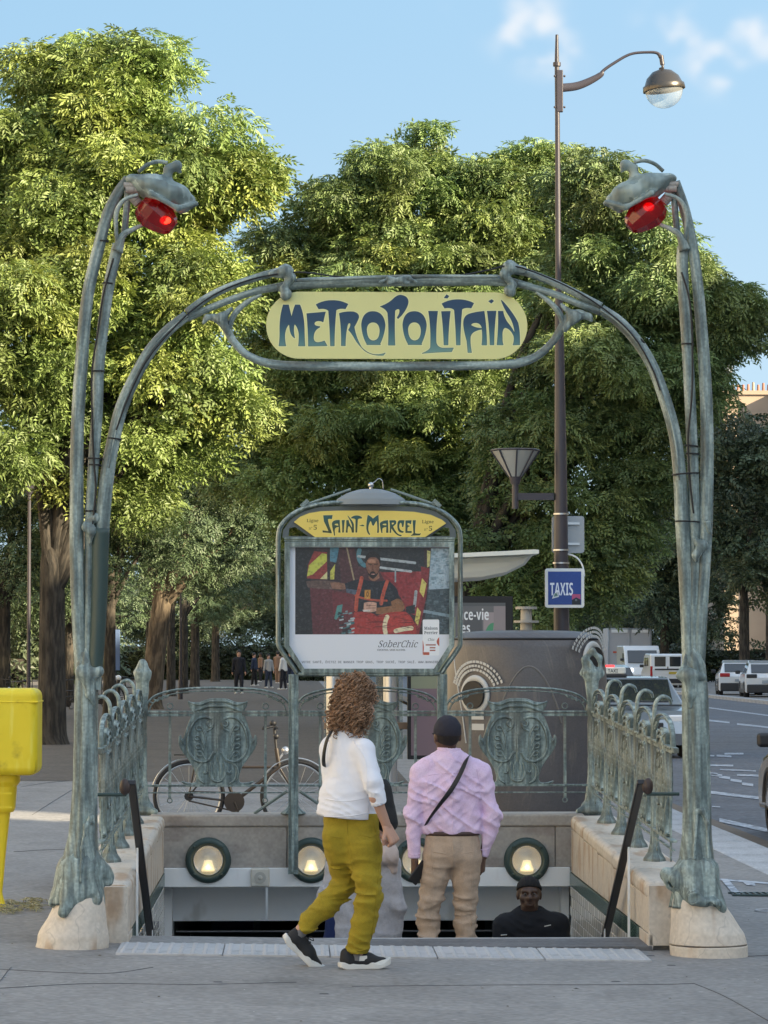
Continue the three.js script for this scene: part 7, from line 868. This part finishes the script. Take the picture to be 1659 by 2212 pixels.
  const strap = [[800, 1640, .02, .20], [770, 1588, .0, .08]]; mesh(B, 'strap', sweep([w(716, 1580, .06), w(707, 1596, .08), w(701, 1620, .07), w(699, 1640, .04), w(700, 1655, -.02)].map((p) => [...p, .004, .014]), { n: 20, seg: 6, side: [.6, 0, .8] }), M.black);
}
// --- the man in the pink shirt, seen from behind
{
  const w = at(-1.2), G = thing('person', 'man seen from behind in pink shirt, beige trousers and dark cap descending the stairs', 'person'), hd = frame(w(966, 1592), [-.22, -.05, -1], [0, 1, 0]), HF = headField(hd), foot = -.34;
  const J = { shL: w(912, 1668), elL: w(893, 1762, .02), wrL: w(896, 1850, .0), shR: w(1038, 1672), elR: w(1064, 1765, .02), wrR: w(1044, 1850, -.03), anL: [w(925, 2100)[0], foot + .08, -1.22], anR: [w(1008, 2100)[0], foot + .08, -1.22], knL: w(925, 1975, -.03), knR: w(1004, 1975, -.03), hipL: w(945, 1850), hipR: w(1008, 1850) };
  const hL = handCaps(w(896, 1858), [0, -1, -.1], [.9, 0, -.3], .9, 1), hR = handCaps(w(1042, 1852, -.03), [-.05, -1, -.1], [-.9, 0, -.3], .7, -1), bl = [[w(968, 1640), w(966, 1605), .052, .054], [w(968, 1660), w(975, 1790), .06, .06], [J.shL, J.elL, .045, .038], [J.elL, J.wrL, .036, .028], [J.shR, J.elR, .045, .038], [J.elR, J.wrR, .036, .028], [J.hipL, J.knL, .07, .05], [J.knL, J.anL, .05, .035], [J.hipR, J.knR, .07, .05], [J.knR, J.anR, .05, .035]], hc = hd.out([0, 0, 0]);
  mesh(G, 'body', boxUV(merge([skinOf(bl, .03, .013), solid(HF, hc.map((v) => v - .15), hc.map((v) => v + .15), .007), skinOf(hL, .007, .0055, null, null, .03), skinOf(hR, .007, .0055, null, null, .03)]), 1), skinMid);
  const shirt = [[w(925, 1662), w(1028, 1666), .072, .072], [w(952, 1640), w(908, 1668), .058, .066], [w(986, 1640), w(1040, 1672), .058, .066], [w(969, 1646), w(969, 1660), .075, .09], [w(968, 1648), w(970, 1700), .10, .118], [w(935, 1690), w(940, 1785), .10, .086], [w(1010, 1690), w(1012, 1785), .10, .086], [w(972, 1700), w(975, 1785), .125, .112], [J.shL, J.elL, .066, .053], [J.elL, J.wrL, .053, .042], [J.shR, J.elR, .066, .054], [J.elR, w(1044, 1840, -.03), .054, .042], [w(955, 1632), w(985, 1634), .042, .042]];
  const fd = folds(.010, [[w(975, 1700, .1), .2], [w(930, 1720), .14], [w(1035, 1730), .14], [J.elL, .12], [J.elR, .12], [w(975, 1785), .12]], [.55, .75, .2]), wy = w(970, 1802)[1], wl = w(0, 1856)[1];
  const pinkM = cloth(.76, .60, .80, { map: mottled([1, .99, 1], [.97, .95, .97], 181) }); mesh(G, 'pink_shirt', boxUV(skinOf(shirt, .022, .0085, fd, (x, y, z) => { const mid = Math.abs(x - w(975, 1800)[0]) < .19; return mid ? wy - y : wl - y; }), 3), pinkM); { const m = G.children[G.children.length - 1]; seam(m, [[912, 1676], [970, 1668], [1036, 1680]], w, pinkM, .003); seam(m, [[926, 1655], [921, 1695], [926, 1735]], w, pinkM, .003); seam(m, [[1028, 1660], [1036, 1700], [1030, 1738]], w, pinkM, .003); seam(m, [[972, 1672], [975, 1735], [976, 1796]], w, pinkM, .0035); seam(m, [[882, 1842], [894, 1846], [908, 1843]], w, pinkM, .003); seam(m, [[1030, 1832], [1044, 1836], [1058, 1832]], w, pinkM, .003); }
  mesh(G, 'collar', boxUV(solid((x, y, z) => { const [a, b, c] = [x - w(970, 1628)[0], y - w(970, 1628)[1], z + 1.2], r = Math.hypot(a, c * 1.05 + b * .25) - .068; return Math.max(Math.abs(r) - .007, Math.abs(b - .01 + a * .05) - .028); }, [w(930, 1600)[0] - .05, w(0, 1645)[1] - .02, -1.34], [w(1010, 1600)[0] + .05, w(0, 1600)[1] + .02, -1.06], .007), 3), pinkM);
  const tr = [[w(948, 1806), w(948, 1850), .085, .092], [w(1006, 1806), w(1006, 1850), .085, .092], [w(976, 1806), w(976, 1838), .105, .112], [w(946, 1850), J.knL, .096, .068], [J.knL, J.anL, .068, .058], [w(1008, 1850), J.knR, .096, .068], [J.knR, J.anR, .068, .058]], tf = folds(.011, [[J.knL, .15], [J.knR, .15], [[J.anL[0], J.anL[1] + .12, J.anL[2]], .2], [[J.anR[0], J.anR[1] + .12, J.anR[2]], .2], [w(976, 1890), .12]], [.15, 1, .1]);
  mesh(G, 'beige_trousers', boxUV(skinOf(tr, .025, .0095, tf, (x, y, z) => Math.max(y - w(970, 1803)[1], J.anL[1] - .01 - y)), 3), cloth(.44, .335, .255, { map: mottled([1, 1, 1], [.94, .94, .94], 191) })); { const m = G.children[G.children.length - 1], mm = m.material; seam(m, [[976, 1810], [977, 1860], [976, 1896]], w, mm, .003); seam(m, [[934, 1838], [962, 1842]], w, mm, .0035); seam(m, [[994, 1842], [1020, 1838]], w, mm, .0035); seam(m, [[930, 1815], [936, 1900], [930, 2000]], w, mm, .002); seam(m, [[1022, 1815], [1018, 1900], [1018, 2000]], w, mm, .002); }
  mesh(G, 'belt', boxUV(skinOf([[w(948, 1802), w(948, 1806), .090, .090], [w(1006, 1802), w(1006, 1806), .090, .090], [w(976, 1802), w(976, 1806), .110, .110]], .03, .009, null, (x, y, z) => Math.max(y - w(0, 1797)[1], w(0, 1806)[1] - y)), 2), std({ color: lin(.05, .025, .022), roughness: .5 }));
  const capM = cloth(.022, .022, .035), cpt = mesh(G, 'cap', boxUV(solid((x, y, z) => { const [a, b, c] = hd.loc(x, y, z); return Math.max(ell([0, .035, -.01], [.088, .104, .106])(a, b, c) + .003 * noise3(x * 40, y * 40, z * 40), .012 + .10 * c - b); }, hc.map((v) => v - .16), hc.map((v) => v + .17), .008), 4), capM); mesh(cpt, 'peak', boxUV(solid((x, y, z) => { const [a, b, c] = hd.loc(x, y, z); return Math.max(ell([0, .02, .09], [.075, .02, .075])(a, b, c), Math.abs(b - .028 + .15 * (c - .09)) - .006); }, hc.map((v) => v - .2), hc.map((v) => v + .2), .008), 4), capM);
  mesh(G, 'short_hair', boxUV(solid((x, y, z) => { const [a, b, c] = hd.loc(x, y, z); return Math.max(ell([0, .03, -.012], [.081, .098, .1])(a, b, c), -.06 - b, c - .02); }, hc.map((v) => v - .15), hc.map((v) => v + .15), .009), 4), std({ color: lin(.02, .016, .015), roughness: .9 }));
  for (const [a, k] of [[J.anL, 0], [J.anR, 0]]) shoe(G, [a[0], foot + .004, a[2] + .07], [a[0], foot + .004, a[2] - .2], [0, 1, 0], shoeMats);
  const B = thing('crossbody_bag', 'thin dark bag strap and small bag worn across the pink shirt', 'bag'); mesh(B, 'strap', sweep([w(1012, 1634, .02), w(1008, 1640, .09), w(994, 1672, .133), w(975, 1705, .146), w(950, 1738, .135), w(930, 1765, .105), w(920, 1782, .06)].map((p) => [...p, .004, .017]), { n: 40, seg: 6, side: [.75, .66, 0] }), M.black); mesh(B, 'pouch', box(.16, .2, .06, w(958, 1790)[0], w(958, 1790)[1], -1.40, .02), shoeMats[0]);
  const ph = thing('phone', 'dark smartphone held low in the hand of man in pink shirt', 'phone'); const pm = mesh(ph, 'case', box(.075, .15, .012, 0, 0, 0, .005), M.black); pm.position.set(...w(905, 1885, .03)); pm.rotation.set(.2, .5, -.75); mesh(pm, 'lens_plate', box(.022, .03, .003, .02, .05, .007, .001), std({ color: lin(.03, .03, .035), roughness: .2 }));
}
// --- the man in black coming up the stairs
{
  const w = at(-3.25), G = thing('person', 'man in black fleece jacket and black knit cap coming up the stairs', 'person'), hd = frame(w(1143, 1934), [-.02, .10, 1], [0, 1, .05]), HF = headField(hd), hc = hd.out([0, 0, 0]), fy = -1.53;
  const x = hc[0], J = { shL: w(1092, 2000), shR: w(1204, 1998), elL: w(1078, 2085, .05), elR: w(1220, 2085, .05), wrL: w(1095, 2150, .14), wrR: w(1205, 2150, .14) }, hands = [...handCaps(J.wrL, [.2, -.7, .6], [.9, 0, 0], .9, 1)], hands2 = [...handCaps(J.wrR, [-.2, -.7, .6], [-.9, 0, 0], .9, -1)], kn = (s) => [x + s * .11, fy + .5, -3.2], an = (s) => [x + s * .11, fy + .07, -3.28];
  mesh(G, 'body', boxUV(merge([skinOf([[w(1143, 1985), w(1143, 1955), .055, .056], [w(1145, 2020), w(1146, 2150), .06, .06], [J.shL, J.elL, .05, .04], [J.elL, J.wrL, .04, .03], [J.shR, J.elR, .05, .04], [J.elR, J.wrR, .04, .03], [[x - .09, fy + .9, -3.25], kn(-1), .08, .05], [kn(-1), an(-1), .05, .04], [[x + .09, fy + .9, -3.25], kn(1), .08, .05], [kn(1), an(1), .05, .04]], .03, .014), solid(HF, hc.map((v) => v - .15), hc.map((v) => v + .15), .0048), skinOf(hands, .007, .007, null, null, .03), skinOf(hands2, .007, .007, null, null, .03)]), 1), skinDark); eyesOf(G, hd, M.black);
  const jm = cloth(.008, .0095, .014), fd = folds(.006, [[J.elL, .15], [J.elR, .15], [w(1145, 2050), .25]], [.4, .9, .1]); mesh(G, 'black_jacket', boxUV(skinOf([[J.shL, J.shR, .075, .075], [w(1110, 2010), w(1112, 2190), .10, .12], [w(1180, 2010), w(1180, 2190), .10, .12], [w(1145, 2000), w(1146, 2190), .11, .13], [J.shL, J.elL, .078, .066], [J.elL, J.wrL, .066, .055], [J.shR, J.elR, .078, .066], [J.elR, J.wrR, .066, .055], [w(1130, 1976, -.01), w(1158, 1976, -.01), .066, .066], [w(1136, 1978), w(1090, 2004), .06, .07], [w(1152, 1978), w(1206, 2002), .06, .07]], .04, .011, fd, (a, y, c) => y - w(0, 1966)[1] - .05 * smooth(-3.2, -3.32, c)), 3), jm);
  mesh(G, 'chest_mark', merge([bar(w(1176, 2001, .165), w(1190, 1998, .16), .006, .004), bar(w(1082, 2020, .14), w(1095, 2019, .155), .005, .004)]), shoeMats[1]);
  mesh(G, 'trousers', boxUV(skinOf([[[x, fy + .9, -3.25], [x, fy + .85, -3.25], .15, .15], [[x - .09, fy + .88, -3.25], kn(-1), .11, .08], [kn(-1), an(-1), .08, .06], [[x + .09, fy + .88, -3.25], kn(1), .11, .08], [kn(1), an(1), .08, .06]], .03, .016), 2), jm);
  mesh(G, 'knit_cap', boxUV(solid((a, b, c) => { const [p, q, r] = hd.loc(a, b, c); return Math.max(ell([0, .03, -.012], [.090, .106, .108])(p, q, r) + .0022 * Math.sin(p * 260), .038 + .25 * r - q); }, hc.map((v) => v - .17), hc.map((v) => v + .17), .007), 4), cloth(.008, .008, .01));
  for (const s of [-1, 1]) shoe(G, [an(s)[0], fy + .004, an(s)[2] - .06], [an(s)[0], fy + .004, an(s)[2] + .2], [0, 1, 0], shoeMats);
}
// --- the person in a pale hooded top going down, half hidden
{
  const w = at(-2.1), G = thing('person', 'person in pale grey hooded top going down the stairs behind the walking woman', 'person'), hd = frame(w(790, 1792), [.05, -.1, -1], [0, 1, 0]), HF = headField(hd), hc = hd.out([0, 0, 0]), fy = -.85, x = w(785, 1900)[0];
  const J = { shL: w(728, 1872), shR: w(842, 1868), elL: w(706, 1935, .02), wrL: w(722, 1990, -.05), elR: w(856, 1960, .02), wrR: w(852, 2035, -.02) }, kn = (s) => [x + s * .1, fy + .48, -2.12], an = (s) => [x + s * .1, fy + .07, -2.1];
  const hL = handCaps(J.wrL, [.1, -1, -.1], [.9, 0, 0], .8, 1), hR = handCaps(J.wrR, [0, -1, -.1], [-.9, 0, 0], .8, -1);
  mesh(G, 'body', boxUV(merge([skinOf([[w(788, 1850), w(789, 1815), .05, .05], [w(786, 1870), w(786, 2000), .10, .11], [J.shL, J.elL, .04, .035], [J.elL, J.wrL, .033, .026], [J.shR, J.elR, .04, .035], [J.elR, J.wrR, .033, .026], [[x - .08, fy + .85, -2.1], kn(-1), .07, .05], [kn(-1), an(-1), .05, .036], [[x + .08, fy + .85, -2.1], kn(1), .07, .05], [kn(1), an(1), .05, .036]], .03, .014), solid(HF, hc.map((v) => v - .15), hc.map((v) => v + .15), .009), skinOf(hL, .007, .007, null, null, .03), skinOf(hR, .007, .007, null, null, .03)]), 1), skinLight);
  const fd = folds(.006, [[J.elL, .12], [J.elR, .14], [w(786, 2000), .2]], [.3, .95, .1]); mesh(G, 'hooded_top', boxUV(skinOf([[J.shL, J.shR, .07, .07], [w(750, 1880), w(752, 2060), .10, .115], [w(822, 1880), w(822, 2060), .10, .115], [w(786, 1876), w(786, 2060), .12, .14], [J.shL, J.elL, .066, .056], [J.elL, J.wrL, .056, .046], [J.shR, J.elR, .068, .056], [J.elR, J.wrR, .056, .044]], .035, .011, fd), 3), cloth(.50, .50, .54, { map: mottled([1, 1, 1], [.92, .92, .92], 201) }));
  mesh(G, 'hood', boxUV(skinOf([[w(758, 1838, .08), w(838, 1836, .07), .055, .055], [w(800, 1856, .12), w(846, 1852, .09), .045, .05], [w(840, 1838, .05), w(850, 1880, .06), .04, .03]], .04, .011, folds(.006, [[w(800, 1850, .1), .2]], [.8, .5, .1])), 3), cloth(.56, .47, .43));
  mesh(G, 'hair', boxUV(solid((a, b, c) => { const [p, q, r] = hd.loc(a, b, c); return Math.max(ell([0, .03, -.015], [.088, .105, .108])(p, q, r) + .005 * noise3(a * 50, b * 50, c * 50), r - .05); }, hc.map((v) => v - .16), hc.map((v) => v + .16), .01), 4), std({ color: lin(.16, .10, .06), roughness: .8 }));
  mesh(G, 'trousers', boxUV(skinOf([[[x, fy + .86, -2.1], [x, fy + .82, -2.1], .09, .09], [[x - .06, fy + .80, -2.1], kn(-1), .08, .075], [kn(-1), an(-1), .075, .06], [[x + .06, fy + .80, -2.1], kn(1), .08, .075], [kn(1), an(1), .075, .06]], .03, .016), 2), cloth(.03, .035, .05)); for (const s of [-1, 1]) shoe(G, [an(s)[0], fy + .004, an(s)[2] + .07], [an(s)[0], fy + .004, an(s)[2] - .2], [0, 1, 0], shoeMats);
  const B = thing('blue_bag', 'navy blue cloth bag carried beside the person in pale hooded top', 'bag'); mesh(B, 'bag', boxUV(skinOf([[w(722, 1992, .0), w(718, 2080, .0), .06, .085], [w(736, 1990, .0), w(738, 2080, .0), .055, .085]], .05, .012, (a, b, c) => .008 * noise3(a * 18, b * 14, c * 18)), 2), cloth(.012, .025, .10)); mesh(B, 'handle', sweep([w(716, 1972, 0), w(722, 1950, 0), w(732, 1972, 0)].map((p) => [...p, .008]), { n: 16, seg: 6 }), cloth(.012, .025, .10));
}
// --- people far along the promenade
{
  const proto = (top, legs, skin, o = {}) => { const g = new THREE.Group(), s = o.step ?? .16, mk = (l, k, c, d) => boxUV(skinOf(l, k, c, d), 2); mesh(g, 'body', mk([[[0, 1.44, 0], [0, 1.52, 0], .05, .05], [[0, 1.58, 0], [0, 1.66, 0], .085, .085], [[0, 1.0, 0], [0, 1.4, 0], .1, .11], [[.21, 1.38, 0], [.25, .85, .1], .04, .03], [[-.21, 1.38, 0], [-.25, .85, -.06], .04, .03], [[.25, .85, .1], [.25, .76, .12], .03, .02], [[-.25, .85, -.06], [-.25, .76, -.05], .03, .02], [[.09, .9, 0], [.1, .05, s], .07, .045], [[-.09, .9, 0], [-.1, .05, -s], .07, .045]], .03, .022), skin); mesh(g, 'jacket', mk([[[-.17, 1.38, 0], [.17, 1.38, 0], .075, .075], [[0, 1.36, 0], [0, .92, 0], .15, .16], [[.2, 1.37, 0], [.25, .9, .08], .065, .05], [[-.2, 1.37, 0], [-.25, .9, -.05], .065, .05]], .05, .022, folds(.006, [])), top); mesh(g, 'trousers', mk([[[0, .93, 0], [0, .88, 0], .15, .15], [[.09, .88, 0], [.1, .48, s * .5], .1, .08], [[.1, .48, s * .5], [.1, .08, s], .08, .06], [[-.09, .88, 0], [-.1, .48, -s * .3], .1, .08], [[-.1, .48, -s * .3], [-.1, .08, -s], .08, .06]], .03, .022), legs); mesh(g, 'hair', mk([[[0, 1.64, -.015], [0, 1.68, -.01], .095, .095]], .03, .02), o.hair ?? M.black); mesh(g, 'shoe', merge([box(.09, .07, .24, .1, .035, s + .05, .03), box(.09, .07, .24, -.1, .035, -s + .05, .03)]), o.shoes ?? shoeMats[1]); return g; };
  const dark = cloth(.012, .014, .022), navy = cloth(.02, .03, .06), tan = cloth(.22, .14, .10), grey = cloth(.3, .3, .3), white = cloth(.6, .6, .58), black = cloth(.01, .01, .012);
  const put = (px, d, turn, g, label, sc = .92 + .12 * hash2(px, 3)) => { const q = onZ(px, 1407, EYE.z - d); g.name = numbered('person'); g.position.set(q.x, groundY(q.x), q.z); g.rotation.y = turn; g.scale.setScalar(sc); tag(g, label, 'person', 'people far along the promenade'); scene.add(g); };
  put(516, 128, .15, proto(dark, dark, skinLight), 'distant person in dark clothes walking along the promenade'); put(549, 158, 1.2, proto(navy, black, skinLight, { step: .08 }), 'distant person in navy standing just behind the dark walker'); put(563, 178, -1, proto(tan, dark, skinMid, { step: .06 }), 'distant person in tan jacket amid the far crowd'); put(580, 150, .6, proto(grey, navy, skinLight, { step: .1 }), 'distant person in grey top amid the far crowd'); put(600, 172, 2.6, proto(tan, tan, skinLight, { step: .05 }), 'distant person in long brown clothes in the far crowd'); put(612, 145, -2, proto(white, dark, skinDark, { step: .08 }), 'distant person in pale top and dark trousers in the far crowd'); put(627, 168, .2, proto(black, navy, skinLight, { step: .12 }), 'distant person in black beside the poster case post');
}
scene.traverse((o) => { if (o.isMesh) { o.castShadow = o.receiveShadow = true; } });
renderer.render(scene, camera);
